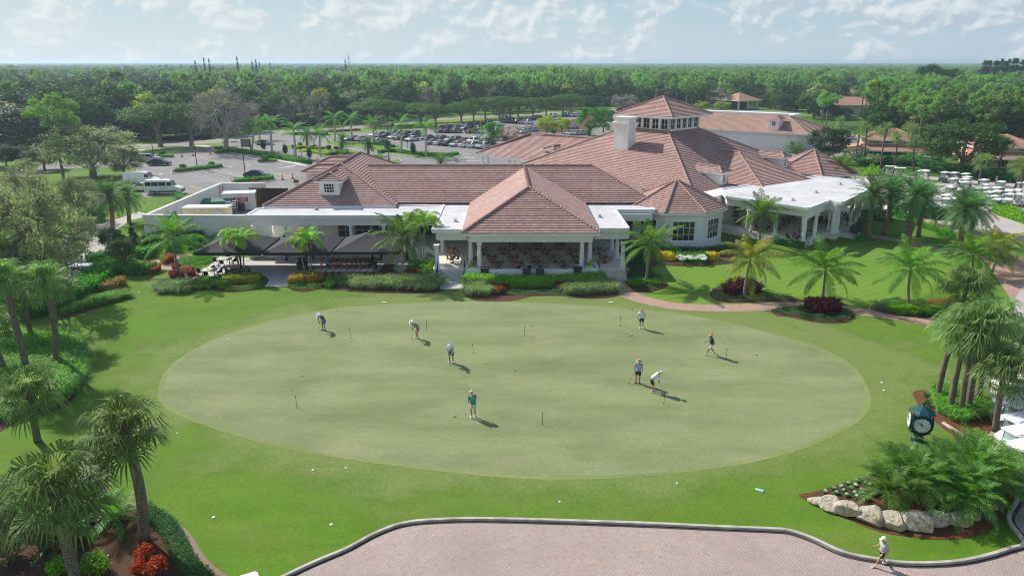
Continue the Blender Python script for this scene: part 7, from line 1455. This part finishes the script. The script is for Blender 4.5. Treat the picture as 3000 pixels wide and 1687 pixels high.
dc=g('O',680,395,.3); cart(dc+Vector((.5,.4,0)),PI+.12,'golf cart with a driver crossing behind the parked line at the right edge',RC)
cart(g('5',800,1045,.1),.12,'single white golf cart under the olive trees by the long hedge','golf carts on the left drive'); cart(g('5',700,905,.3),.15,'dark golf cart behind the white one on the left drive','golf carts on the left drive',(.02,.03,.05))
cart(g('S',590,1476,1.86),.5,'golf cart whose white roof just enters the bottom edge',None)
# ---------------------------------------------------------------- tables, chairs and pavilion things
plain('wicker',(.27,.145,.09),.8,scale=9,vary=.3); plain('wickerd',(.055,.03,.022),.8,scale=9,vary=.3); plain('darkwood',(.06,.035,.025),.6); plain('china',(.80,.80,.78),.3); plain('charcoal',(.045,.047,.05),.6); plain('limecush',(.34,.46,.05),.9); plain('cloth',(.52,.47,.40),.9); plain('redflower',(.55,.035,.04),.7); plain('napkin',(.72,.72,.72),.8); plain('stonetable',(.55,.52,.47),.7); plain('potgrey',(.06,.06,.065),.6)
t=NT('checkc'); ck=t.n('ShaderNodeTexChecker',{'Vector':t.pos(True),'Color1':(.7,.7,.68,1),'Color2':(.03,.03,.03,1),'Scale':9.}); M['checkc']=t.done(ck.outputs[0],.9)
def chair_mesh(mat,arms=True):
    m=MB(); m.lathe((0,0,.42),[(.23,0),(.25,.03),(.24,.06),(.05,.07)],12)
    for x in (-.18,.18):
        for y in (-.18,.18): m.tube([(x,y,.43),(x*1.2,y*1.2,0)],.02,5)
    pr=None
    for i in range(9):
        a=math.radians(-80+160*i/8); p=Vector((-.25*math.cos(a),.25*math.sin(a),.86-.12*abs(i-4)/4)); b=Vector((-.21*math.cos(a),.22*math.sin(a),.46)); m.tube([b,p],.016,4)
        if pr: m.tube([pr,p],.022,5); m.quad(pb,b,p,pr)
        pr,pb=p,b
    return m.mesh('dining_chair',M[mat])
CHM=chair_mesh('wicker'); CHD=chair_mesh('wickerd')
def table_proto(name,mat,r=.52):
    e=bpy.data.objects.new(name,None); COL.objects.link(e); m=MB(); m.lathe((0,0,.70),[(r,0),(r,.035),(r*.2,.04)],20); m.build('tabletop',M[mat],e); m=MB(); m.lathe((0,0,0),[(.28,0),(.28,.03),(.06,.06),(.05,.68),(.2,.70)],12); m.build('pedestal',M['iron'],e); return e
TB=table_proto('dining_table','darkwood'); tn=[0]
pm=MB(); pm.lathe((0,0,0),[(.06,0),(.105,.012),(.11,.02),(.05,.012)],12); PLM=pm.mesh('plate',M['china'])
vm=MB(); vm.lathe((0,0,0),[(.04,0),(.05,.06),(.03,.10)],8); vm.ball((0,0,.16),.075,8,6); VSM=vm.mesh('flower_pot',M['brightyel'])
def dining(p,label,gname,a0=None,chm=CHM,n=4,plates=True,rad=.50):
    if tn[0]==0: r=TB; r.location=p
    else: r=dup(TB,p)
    r.scale=(.82,.82,1)
    tn[0]+=1; tag(r,label,'table','tables '+gname); a0=R.uniform(0,1.5) if a0 is None else a0
    for k in range(n):
        a=a0+k*2*PI/n; q=Vector((math.cos(a),math.sin(a),0)); o=link('dining_chair',chm,None,p+q*rad,a+PI+R.uniform(-.25,.25)); o.scale=(.8,.8,.92); tag(o,'curved back wicker chair drawn up to a table '+gname,'chair','chairs '+gname)
        if plates: o=link('plate',PLM,None,p+q*.27+Vector((0,0,.742))); tag(o,'white plate laid on a table '+gname,'plate','plates '+gname)
    if plates: o=link('flower_pot',VSM,None,p+Vector((0,0,.742))); tag(o,'small pot of yellow flowers in the middle of a table '+gname,'flower pot','flower pots '+gname)
PT=[(410,885,0),(408,965,1),(700,890,0),(890,890,0),(1090,888,0),(1290,893,0),(1530,895,0),(600,970,0),(780,962,0),(975,962,0),(1170,962,0),(1370,962,0),(1580,968,0),(830,1013,0),(1018,1013,0),(1242,1005,0),(1455,1010,0),(1790,890,1),(1845,965,1),(980,845,0),(1200,842,0),(1420,842,0)]
for i,(u,v,s) in enumerate(PT):
    col_=ORD[min(14,sum(1 for q in PT if abs(q[1]-v)<25 and q[0]<u))]; rw='back' if v<870 else 'third' if v<920 else 'second' if v<990 else 'front'
    dining(g('7',u,v,1.54)-Vector((0,0,.74)),f'round table under the pavilion roof, {col_} from the left in the {rw} line','under the pavilion roof')
for i,(u,v) in enumerate(((1565,665),(1690,765),(1815,720),(1935,605),(2130,555),(1400,680),(2030,640),(1650,600))): dining(g('8',u,v,1.54)-Vector((0,0,.74)),f'dark round table on the portico, {ORD[sorted([1565,1690,1815,1935,2130,1400,2030,1650]).index(u)]} from the left','on the right portico',None,CHD if i%2 else CHM,5,False,.75)
def rocker(p,rz,label):
    e=empty('rocking_chair',p,rz,label,'rocking chair','rocking chairs behind the parapet wall'); m=MB(); m.box((0,0,.42),(.5,.52,.05)); m.build('seat',M['charcoal'],e); m=MB()
    for i in range(7): y=-.23+.46*i/6; m.tube([(-.24,y,.44),(-.42,y,1.12)],.02,5)
    m.tube([(-.42,-.26,1.12),(-.42,.26,1.12)],.03,6); m.build('backrest',M['charcoal'],e)
    for s in (-1,1):
        m=MB(); m.tube([(-.5,s*.27,.10),(-.2,s*.27,.03),(.15,s*.27,.03),(.42,s*.27,.10)],.025,5); m.build('rocker',M['charcoal'],e); m=MB(); m.box((0,s*.27,.64),(.56,.09,.03)); m.tube([(.2,s*.27,.04),(.22,s*.27,.63)],.02,5); m.tube([(-.25,s*.27,.04),(-.28,s*.27,.63)],.02,5); m.build('arm',M['charcoal'],e)
    m=MB(); m.box((.02,0,.49),(.44,.46,.09)); m.build('cushion',M['checkc'],e,bevel=.03)
for i,(u,v,a) in enumerate(((815,1120,-2.2),(1065,1120,-1.2),(1195,1115,-2.),(1470,1120,-.9))): rocker(g('7',u,v,.8),a,('leftmost rocking chair with checked cushion beside the dark box','rocking chair left of the round stool','rocking chair right of the round stool','rightmost rocking chair with checked cushion')[i])
for i,(u,v) in enumerate(((710,1125),(1105,1150),(1230,1148),(1583,1125))):
    p=g('7',u,v,.8); e=empty('side_table',p,0,('dark square side table at the left of the rockers','dark square side table before the left middle rocker','dark square side table before the right middle rocker','dark square side table at the right of the rockers')[i],'side table','dark side tables behind the parapet wall'); m=MB(); m.box((0,0,.55),(1.0 if i in(0,3) else .85,.75,.06)); m.build('tabletop',M['charcoal'],e,bevel=.015); m=MB(); m.box((0,0,.26),(.8,.6,.5)); m.build('cabinet',M['charcoal'],e)
p=g('7',1130,1100,.8); m=MB(); m.lathe((0,0,0),[(.24,0),(.26,.05),(.22,.2),(.27,.40),(.27,.46),(.1,.47)],14); thing_mesh(m,'stool',M['charcoal'],'round dark stool between the middle rocking chairs','stool',None,p)
for i,(u,v,w_) in enumerate(((600,1095,1),(1692,1090,-1))):
    p=g('7',u,v,.8); e=empty('corner_bench',p,0,('lime cushioned bench in the left corner of the parapet wall','lime cushioned bench in the right corner of the parapet wall')[i],'bench','lime benches'); m=MB(); m.box((0,0,.22),(.7,1.5,.44)); m.build('base',M['trim'],e); m=MB(); m.box((0,0,.50),(.66,1.44,.12)); m.build('seat_cushion',M['limecush'],e,bevel=.04)
    for y in (-.4,.3): m=MB(); m.box((-w_*.22,y,.76),(.16,.5,.42)); m.build('back_cushion',M['limecush'],e,bevel=.05)
for i,x in enumerate((-4.3,-1.0,2.2,5.4,8.3)): pass
# potted tree
p=g('8',1160,672,.8); e=empty('potted_tree',p,0,'small tree in a dark pot against the portico wall','potted tree'); m=MB(); m.lathe((0,0,0),[(.30,0),(.42,.6),(.46,.68),(.40,.68),(.38,.6)],14); m.build('pot',M['potgrey'],e); m=MB(); m.tube([(0,0,.6),(0,0,2.0)],.05,6); m.build('trunk',M['bark'],e); o=link('crown',BU['shrubd'][0],e,(0,0,1.6)); o.scale=(1.3,1.3,1.4)
for u,v,lb in ((805,770,'dark tall planter at the foot of the portico stairs, nearer one'),(855,725,'dark tall planter at the foot of the portico stairs, farther one')):
    p=g('9',u,v); e=empty('planter',p,0,lb,'planter','dark planters by the portico stairs'); m=MB(); m.box((0,0,.55),(.65,.65,1.1),0,1.18); m.build('pot',M['potgrey'],e); o=link('plant',BU['shrub'][0],e,(0,0,1.0)); o.scale=(.8,)*3
# patio furniture
for i,(u,v,k) in enumerate(((510,990,0),(365,1095,0),(630,1100,1))):
    p=g('6',u,v,.76)-Vector((0,0,.72)); e=empty('patio_table',p,.1,('square stone topped table on the patio farthest from the lawn','square stone topped table at the left corner of the patio','dark table behind the left clump of slim palms')[i],'table','square patio tables'); m=MB(); m.box((0,0,.72),(1.5,1.3,.06)); m.build('tabletop',M['stonetable' if not k else 'darkwood'],e)
    for x in (-.6,.6):
        for y in (-.5,.5): m=MB(); m.tube([(x,y,0),(x,y,.7)],.035,6); m.build('leg',M['iron'],e)
    for a in (0,PI/2,PI,-PI/2,.4): o=link('dining_chair',CHD,None,p+Vector((1.05*math.cos(a),.95*math.sin(a),0)),a+PI); tag(o,'dark chair around a square table on the patio','chair','chairs round the square patio tables')
def longtable(x0,x1,y,label,gname,flip):
    e=empty('long_table',((x0+x1)/2,y,.035),0,label,'table'); L=x1-x0; m=MB(); m.box((0,0,.73),(L,1.0,.05)); m.build('tabletop',M['cloth'],e)
    for x in (-L/2+.2,-L/6,L/6,L/2-.2):
        m=MB(); m.box((x,0,.36),(.08,.8,.70)); m.build('leg',M['iron'],e)
    n=9
    for i in range(n):
        x=x0+.4+(L-.8)*i/(n-1)
        for s in (-1,1):
            m=NAP; o=link('napkin',m,None,(x,y+s*.33,.795)); tag(o,'folded white napkin laid on '+gname,'napkin','napkins on '+gname); o=link('dining_chair',CHM,None,(x,y+s*.85,.035),PI/2*(-s)+R.uniform(-.15,.15)); tag(o,f'wicker chair along {gname}, '+('camera side' if s<0 else 'terrace side'),'chair',f'chairs along {gname} '+('front' if s<0 else 'back'))
        if i%2==0: o=link('flower_vase',RFM,None,(x+.3,y,.79)); tag(o,'bunch of red flowers standing on '+gname,'flower vase','red flowers on '+gname)
nm_=MB(); nm_.box((0,0,0),(.34,.2,.03)); NAP=nm_.mesh('napkin',M['napkin']); rf=MB(); rf.lathe((0,0,0),[(.05,-.03),(.07,.1),(.04,.16)],8); rf.ball((0,0,.26),.16,8,6); RFM=rf.mesh('flower_vase',M['redflower'])
longtable(-20.7,-14.4,71.9,'long banquet table under the right canopy nearest the lawn','the nearer long table',1); longtable(-20.2,-15.3,74.9,'long banquet table under the right canopy nearer the terrace','the farther long table',1)
for w,u,v,lb in (('6',1245,1085,'square planter with red leaves left of the long tables'),('6',1900,1085,'square planter with red leaves at the right end of the long tables')):
    p=g(w,u,v,.035); e=empty('planter',p,0,lb,'planter','square planters by the long tables'); m=MB(); m.box((0,0,.35),(.9,.9,.7),0,1.1); m.build('pot',M['potgrey'],e); o=link('plant',TU['cordy'][0],e,(0,0,.6)); o.scale=(.8,)*3
a,b=g('6',2020,1040,.04),g('6',2070,1120,.04); m=MB(); m.box((0,0,.012),(1.3,(a-b).length*.95,.022)); thing_mesh(m,'floor_mat',M['charcoal'],'dark mat on the patio right of the long tables','mat',None,((a.x+b.x)/2,(a.y+b.y)/2,.036))
# small things on the green
fm=MB(); fm.tube([(0,0,0),(0,0,.80)],.013,6); fm.ball((0,0,.80),.04,8,6); fm.lathe((0,0,0),[(.055,0),(.05,.02),(.01,.03)],10); PIN=fm.mesh('practice_pin',M['iron'])
PL=[('S',882,850,'right of the golfer in blue shorts'),('S',1073,827,'behind the golfer in tan shorts'),('S',1191,890,'right of the golfer in white sleeves and dark vest'),('S',1319,845,'in the upper middle of the green'),('S',747,1025,'alone at the left of the green'),('S',1364,1068,'right of the golfer in the green shirt'),('S',1560,820,'left of the bald golfer'),('S',1826,903,'beside the striding golfer'),('S',1670,1015,'below the golfer in the white long sleeved shirt')]
for w,u,v,lb in PL: o=link('practice_pin',PIN,None,g(w,u,v)+Vector((0,0,.012))); o.rotation_euler=(R.uniform(-.06,.06),R.uniform(-.06,.06),0); tag(o,'short black practice pin '+lb,'golf pin','practice pins on the green')
bm_=MB(); bm_.ball((0,0,.024),.03,10,8); BAL=bm_.mesh('golf_ball',M['paint']); bm2=MB(); bm2.ball((0,0,.024),.03,10,8); BALD=bm2.mesh('golf_ball',M['charcoal'])
for w,u,v in (('E',1140,445),('E',1163,462),('E',1750,583),('E',215,1083),('E',90,908),('E',2205,1120),('E',2373,1077),('E',1345,1137),('E',1380,1140),('E',2345,497),('F',752,398),('F',415,698),('F',466,698),('F',70,1198),('F',210,567),('F',2270,737),('F',720,330),('F',2125,888),('E',15,748),('E',500,433),('E',520,530),('E',2045,1275),('E',1960,795)): o=link('golf_ball',BAL,None,g(w,u,v)+Vector((0,0,.012))); tag(o,'white golf ball lying on the putting green','golf ball','white balls on the putting green')
for w,u,v in (('E',28,943),('E',1652,1173),('E',305,390),('E',168,892)): o=link('golf_ball',BALD,None,g(w,u,v)+Vector((0,0,.012))); tag(o,'dark ball lying on the putting green','golf ball','dark balls on the putting green')
hm_=MB(); hm_.lathe((0,0,0),[(.06,.0),(.06,.003),(.02,.004)],14); HOL=hm_.mesh('golf_hole',M['dark'])
for w,u,v in (('E',2290,343),('E',2125,760),('E',112,810),('F',805,432),('F',1985,615),('F',810,180),('E',440,193)): o=link('golf_hole',HOL,None,g(w,u,v)+Vector((0,0,.013))); o.scale=(1.6,)*3; tag(o,'dark hole in the putting green without a pin','golf hole','holes without pins')
dm_=MB(); dm_.lathe((0,0,0),[(.15,0),(.15,.02),(.06,.03)],16); DSC=dm_.mesh('lawn_marker',M['paint'])
for w,u,v,s,lb in (('S',537,1301,1.,'at the lower left lawn'),('S',833,1319,1.,'on the lawn above the driveway bend'),('S',787,1182,.9,'below the green, left of a close pair'),('S',870,1177,.8,'below the green, right of a close pair'),('S',1703,1215,.8,'below the green on the right'),('S',446,1090,.7,'at the left edge of the green'),('S',348,736,1.4,'by the long hedge corner'),('C',1072,870,1.2,'right of the green, upper one of two'),('C',1092,945,1.1,'right of the green, lower one of two'),('S',1408,1262,.8,'dark rimmed on the lawn below the green'),('S',573,852,.9,'at the upper left rim of the green'),('S',348,1082,.6,'on the lawn left of the green')): o=link('lawn_marker',DSC,None,g(w,u,v)+Vector((0,0,.008))); o.scale=(s*.5,s*.5,1); tag(o,'white round marker '+lb,'lawn marker','round lawn markers')
for w,u,v,a,lb in (('S',966,761,.05,'flat white tee plate above the green, left one'),('S',1537,760,.0,'flat white tee plate above the green, by the pavilion bed'),('S',1910,1233,-.5,'pale aqua plate on the lawn below the green'),('8',2060,1258,-.1,'white plate on the side lawn between two coconut palms')): m=MB(); m.box((0,0,.02),(.42,.2,.04)); thing_mesh(m,'tee_plate',M['china'] if 'aqua' not in lb else plain('aquaplate',(.35,.62,.58),.5),lb,'tee plate','flat plates on the lawns',g(w,u,v)+Vector((0,0,.006)),a)
# ---------------------------------------------------------------- people
plain('skin',(.50,.27,.17),.6,scale=5,vary=.08); plain('skint',(.36,.18,.11),.6,scale=5,vary=.08); plain('eye',(.02,.018,.015),.3); plain('hairgrey',(.45,.43,.40),.8); plain('hairdark',(.05,.035,.025),.8)
def skinmesh(name,V,E,Rd,mat,root=0,sub=1):
    me=bpy.data.meshes.new(name); me.from_pydata([tuple(v) for v in V],E,[]); o=bpy.data.objects.new(name,me); COL.objects.link(o); o.modifiers.new('s','SKIN')
    for i,r in enumerate(Rd): me.skin_vertices[0].data[i].radius=(r,r) if not hasattr(r,'__len__') else r
    for i in range(len(V)): me.skin_vertices[0].data[i].use_root=(i==root)
    o.modifiers[0].use_smooth_shade=True; s=o.modifiers.new('u','SUBSURF'); s.levels=sub; s.render_levels=sub
    dg=bpy.context.evaluated_depsgraph_get(); m2=bpy.data.meshes.new_from_object(o.evaluated_get(dg)); bpy.data.objects.remove(o); m2.materials.clear(); m2.materials.append(mat); m2.name=name; return m2
def person(p,rz,pose,label,shirt,legs,hat=None,group=None,s=1.,sleeves='short',shoe=(.75,.75,.74),skirt=False,club=None,skin='skin',hair='hairgrey',z=.014):
    """forward is +x; joints placed per pose; one body mesh, clothes as children"""
    J={}
    if pose=='putt': J.update(hip=(-.12,0,.93),waist=(.0,0,1.08),chest=(.17,0,1.26),neck=(.31,0,1.38),head=(.42,0,1.46),sh=.19,elb=(.30,.20,1.02),hand=(.36,.035,.80),kn=(.02,.12,.50),an=(-.06,.15,.09),hd=-.95)
    elif pose=='stand': J.update(hip=(0,0,.93),waist=(0,0,1.10),chest=(.01,0,1.32),neck=(.01,0,1.48),head=(.03,0,1.61),sh=.20,elb=(-.02,.27,1.12),hand=(.08,.27,.86),kn=(.02,.11,.50),an=(-.02,.12,.09),hd=-.15)
    elif pose=='look': J.update(hip=(-.05,0,.93),waist=(-.02,0,1.09),chest=(.07,0,1.30),neck=(.13,0,1.45),head=(.20,0,1.57),sh=.20,elb=(.12,.25,1.08),hand=(.30,.08,.92),kn=(.02,.11,.50),an=(-.04,.12,.09),hd=-.5)
    elif pose=='walk': J.update(hip=(0,0,.91),waist=(.01,0,1.08),chest=(.03,0,1.30),neck=(.05,0,1.46),head=(.08,0,1.59),sh=.20,elb=(-.02,.27,1.10),hand=(.16,.27,.92),kn=(.10,.11,.50),an=(.0,.12,.09),hd=-.2)
    elif pose=='sit': J.update(hip=(-.1,0,.55),waist=(-.12,0,.72),chest=(-.12,0,.95),neck=(-.1,0,1.10),head=(-.06,0,1.23),sh=.2,elb=(.05,.26,.80),hand=(.30,.20,.86),kn=(.36,.12,.58),an=(.42,.12,.12),hd=-.1)
    ax=lambda k,sd:Vector((J[k][0],J[k][1]*sd,J[k][2]))
    e=empty('person',(p.x,p.y,z),rz,label,'person',group); e.scale=(s,)*3
    Vv=[];Ee=[];Rr=[]
    def add(v,r,par=None):
        Vv.append(Vector(v)); Rr.append(r)
        if par is not None: Ee.append((par,len(Vv)-1))
        return len(Vv)-1
    ih=add(J['hip'],.135); iw=add(J['waist'],.125,ih); ic=add(J['chest'],.14,iw); inn=add(J['neck'],.055,ic); ihd=add(Vector(J['neck']).lerp(Vector(J['head']),.6),.055,inn)
    leg={};arm={}
    for sd in (-1,1):
        kn=ax('kn',sd);an=ax('an',sd)
        if pose=='walk': kn.x+=sd*.10; an.x+=sd*.33; an.z+=(.05 if sd<0 else 0)
        h=add(Vector(J['hip'])+Vector((0,.10*sd,-.06)),.10,ih); k=add(kn,.062,h); c=add(kn.lerp(an,.35),.058,k); a=add(an,.040,c); t_=add(an+Vector((.15,.01*sd,-.05)),.035,a); leg[sd]=(Vv[h],kn,an)
        shp=Vector(J['chest'])+Vector((.03,J['sh']*sd,.10)); S=add(shp,.062,ic); el=ax('elb',sd); hn=ax('hand',sd)
        if pose=='walk': el.x-=sd*.10; hn.x-=sd*.22
        Ei=add(el,.042,S); wri=el.lerp(hn,.86); Wi=add(wri,.028,Ei); Hi=add(hn,.036,Wi); arm[sd]=(shp,el,hn)
        d=(hn-el).normalized(); sv=d.cross(Vector((0,sd,0))).normalized() if abs(d.y)<.9 else Vector((1,0,0))
        for f in range(4):   # fingers: unequal, bent
            off=sv*(.024*(f-1.5)); b=add(hn+d*.035+off,.010,Hi); q=add(hn+d*(.065+.008*(1-abs(f-1.4)))+off+Vector((.012,0,0)),.009,b); add(hn+d*(.085+.012*(1-abs(f-1.4)))+off+Vector((.03,-.012*sd,0)),.008,q)
        b=add(hn+sv*.045+d*.0,.011,Hi); add(hn+sv*.065+d*.03,.009,b)
    body=skinmesh('body',Vv,Ee,Rr,M[skin],ih)
    # head with face joined into the same mesh
    hm=MB(); hc_=Vector(J['head']); rot=Matrix.Rotation(-J['hd'],3,'Y')
    tmp=MB(); tmp.ball((0,0,0),.105,14,10,(1.0,.80,1.18)); tmp.ball((.105,0,-.015),.022,6,5,(1,.8,1.3)); tmp.ball((.07,0,-.085),.05,8,6)
    for sd in (-1,1): tmp.ball((0,.088*sd,-.01),.028,6,5,(.7,.5,1.2))
    nb=len(tmp.f); 
    for sd in (-1,1): tmp.ball((.095,.035*sd,.018),.013,6,5)
    tmp.box((.098,0,-.058),(.016,.045,.01))
    V2=[tuple(hc_+rot@Vector(v)) for v in tmp.v]; bm=bmesh.new(); bm.from_mesh(body); k0_=len(bm.faces); me2=bpy.data.meshes.new('h'); me2.from_pydata(V2,[],tmp.f); bm.from_mesh(me2); bm.faces.ensure_lookup_table()
    for i in range(nb,len(tmp.f)): bm.faces[k0_+i].material_index=1
    for f in bm.faces: f.smooth=True
    bm.to_mesh(body); bm.free(); body.materials.append(M['eye']); link('body',body,e)
    # shirt
    Vs=[Vector(J['hip'])+Vector((0,0,.03)),J['waist'],J['chest'],Vector(J['chest']).lerp(Vector(J['neck']),.6)];Es=[(0,1),(1,2),(2,3)];Rs=[.165,.16,.168,.085]
    for sd in (-1,1):
        shp,el,hn=arm[sd]; i=len(Vs); Vs.append(shp); Es.append((2,i)); Rs.append(.088)
        if sleeves=='long': Vs+= [el,el.lerp(hn,.8)]; Es+=[(i,i+1),(i+1,i+2)]; Rs+=[.058,.044]
        elif sleeves=='short': Vs.append(shp.lerp(el,.75)); Es.append((i,i+1)); Rs.append(.072)
    sm='cloth_%d_%d_%d'%tuple(int(c*255) for c in shirt); plain(sm,shirt,.85,scale=6,vary=.1); link('shirt',skinmesh('shirt',Vs,Es,Rs,M[sm],1),e)
    lm='cloth_%d_%d_%d'%tuple(int(c*255) for c in legs); plain(lm,legs,.85,scale=6,vary=.1)
    Vs=[Vector(J['hip'])+Vector((0,0,.05)),Vector(J['hip'])+Vector((0,0,-.05))];Es=[(0,1)];Rs=[.150,.160]
    for sd in (-1,1): h,kn,an=leg[sd]; i=len(Vs); Vs+=[h+Vector((0,.015*sd,-.10)),h.lerp(kn,.86)]; Es+=[(1,i),(i,i+1)]; Rs+=[.112,.098 if not skirt else .15]
    link('skirt' if skirt else 'shorts',skinmesh('shorts',Vs,Es,Rs,M[lm],0),e)
    fm_='shoe_%d'%int(shoe[0]*255); plain(fm_,shoe,.6)
    for sd in (-1,1): h,kn,an=leg[sd]; m=MB(); m.box((an.x+.07,an.y+.01*sd,an.z-.045),(.28,.10,.09),0,.8); m.build('shoe',M[fm_],e,bevel=.025); m=MB(); m.tube([an+Vector((0,0,-.01)),an+Vector((0,0,.10))],[.045,.048],8); m.build('sock',M['paint' if shoe[0]>.3 else fm_],e)
    up=rot@Vector((0,0,1)); fw=rot@Vector((1,0,0))
    def place(mb,nm,mat):
        o=mb.build(nm,mat,e,tuple(hc_+up*.03)); o.rotation_euler=(0,-J['hd'],0); return o
    if hat:
        kind,hcol=hat; hn_='hat_%d_%d'%(int(hcol[0]*255),int(hcol[2]*255)); plain(hn_,hcol,.85,scale=8,vary=.08); m=MB()
        if kind=='brim': m.lathe((0,0,0),[(.215,.005),(.22,.018),(.12,.04),(.112,.10),(.085,.135),(.02,.145)],18); 
        else: m.lathe((0,0,0),[(.118,-.005),(.120,.05),(.09,.105),(.02,.125)],14); m.prism([(.08,-.085),(.20,-.06),(.215,0),(.20,.06),(.08,.085)],.0,.018)
        place(m,'hat',M[hn_])
    if hair and not (hat is None and hair=='bald'):
        m=MB(); m.ball((-.022,0,-.02),.108,12,8,(.98,.84,1.0 if hat else 1.12)); place(m,'hair',M[hair])
    if club:
        hd_=Vector((J['hand'][0],0,J['hand'][2])) if club[0]=='mid' else Vector(J['hand'])*1.0; hd_=Vector((J['hand'][0],(0 if club[0]=='mid' else J['hand'][1]*club[2]),J['hand'][2]))
        tip=Vector(club[1]); c=empty('putter',(p.x,p.y,z),rz,'golf putter held by the '+label,'golf club','putters of the golfers'); c.scale=(s,)*3; m=MB(); m.tube([hd_+(hd_-tip).normalized()*.12,hd_-(hd_-tip).normalized()*.12],.016,6); m.build('grip',M['rubber'],c); m=MB(); m.tube([hd_-(hd_-tip).normalized()*.12,tip],.010,6); m.build('shaft',M['steel'],c); m=MB(); m.box((tip.x,tip.y,tip.z+.0),(.05,.14,.035)); m.build('club_head',M['steel'],c)
        lb=label.replace(' with a white hat','').replace(' with putter',''); c['label']=' '.join(('putter of the '+lb).split()[:16])
    return e
GP='golfers on the putting green'
def at_(w,u,v): return g(w,u,v)
person(at_('E',315,378),math.radians(-125),'putt','golfer in orange and dark shirt, bright blue shorts and wide white hat',(.10,.09,.12),(.03,.14,.42),('brim',(.78,.76,.70)),GP,.98,shoe=(.30,.28,.27),club=('mid',(.42,0,.03)))
person(at_('E',1195,455),math.radians(-150),'putt','golfer bending in grey blue shirt and tan shorts',(.22,.25,.31),(.34,.24,.17),('brim',(.74,.72,.64)),GP,1.0,club=('mid',(.45,0,.03)))
person(at_('E',1520,685),math.radians(-95),'putt','golfer in white sleeves, dark vest and black shorts facing the camera',(.55,.56,.60),(.03,.03,.04),('brim',(.80,.80,.79)),GP,1.02,sleeves='long',club=('mid',(.42,0,.03)),skin='skint')
person(at_('E',1727,1200),math.radians(115),'look','golfer in turquoise green polo and pale shorts seen from behind',(.015,.36,.25),(.60,.56,.50),('cap',(.78,.78,.76)),GP,1.04,club=('side',(.55,1.0,.03),1))
person(at_('F',897,362),math.radians(95),'stand','bald golfer in white shirt and navy shorts standing with his back turned',(.74,.73,.75),(.05,.07,.12),None,GP,1.02,hair='bald')
person(at_('F',1552,610),math.radians(178),'walk','striding golfer in dark vest, white shorts and straw hat',(.035,.045,.065),(.76,.77,.80),('brim',(.42,.30,.15)),GP,1.02,club=('side',(-.95,.32,1.12),1),skin='skint')
person(at_('F',863,876),math.radians(-110),'stand','golfer in pale blue shirt, dark shorts and straw hat holding a putter',(.30,.44,.66),(.06,.04,.035),('brim',(.46,.33,.19)),GP,1.03,shoe=(.06,.06,.06),club=('side',(.25,-.55,.03),-1))
person(at_('F',1008,957),math.radians(-20),'putt','golfer in white long sleeved shirt, navy shorts and bucket hat facing right',(.80,.80,.82),(.03,.035,.055),('brim',(.80,.80,.80)),GP,1.0,sleeves='long',club=('mid',(.75,0,.03)))
person(at_('D',1045,1355),math.radians(180),'walk','walker in grey shirt, dark shorts and pale cap crossing the driveway kerb',(.42,.42,.50),(.05,.05,.065),('cap',(.70,.70,.72)),None,.88,club=('side',(-.45,.35,.45),1))
PG2='people at the long tables'
person(g('6',1428,1092,.035),math.radians(-60),'look','woman in orange top and white skirt reaching over the nearer long table',(.62,.10,.04),(.70,.70,.70),None,PG2,.93,skirt=True,hair='hairdark',z=.036); person(g('6',1485,1092,.035),math.radians(120),'stand','woman in bright blue dress between the long tables',(.10,.25,.70),(.10,.25,.70),None,PG2,.95,skirt=True,hair='hairdark',z=.036)
person(g('6',872,470),math.radians(-100),'stand','worker in pale yellow shirt standing by the container door',(.62,.62,.30),(.03,.035,.05),('cap',(.70,.70,.60)),None,1.0)
dp=dc+Vector((.5,.4,0)); person(dp,PI+.12,'sit','driver in dark shirt seated in the golf cart at the right edge',(.03,.035,.05),(.45,.38,.30),('cap',(.5,.42,.3)),None,1.0,z=.27)
p=g('N',1830,520); person(p,-1.,'stand','person in white shirt standing among the carts of the yard',(.7,.7,.72),(.08,.09,.12),('cap',(.7,.7,.7)),None,1.0)
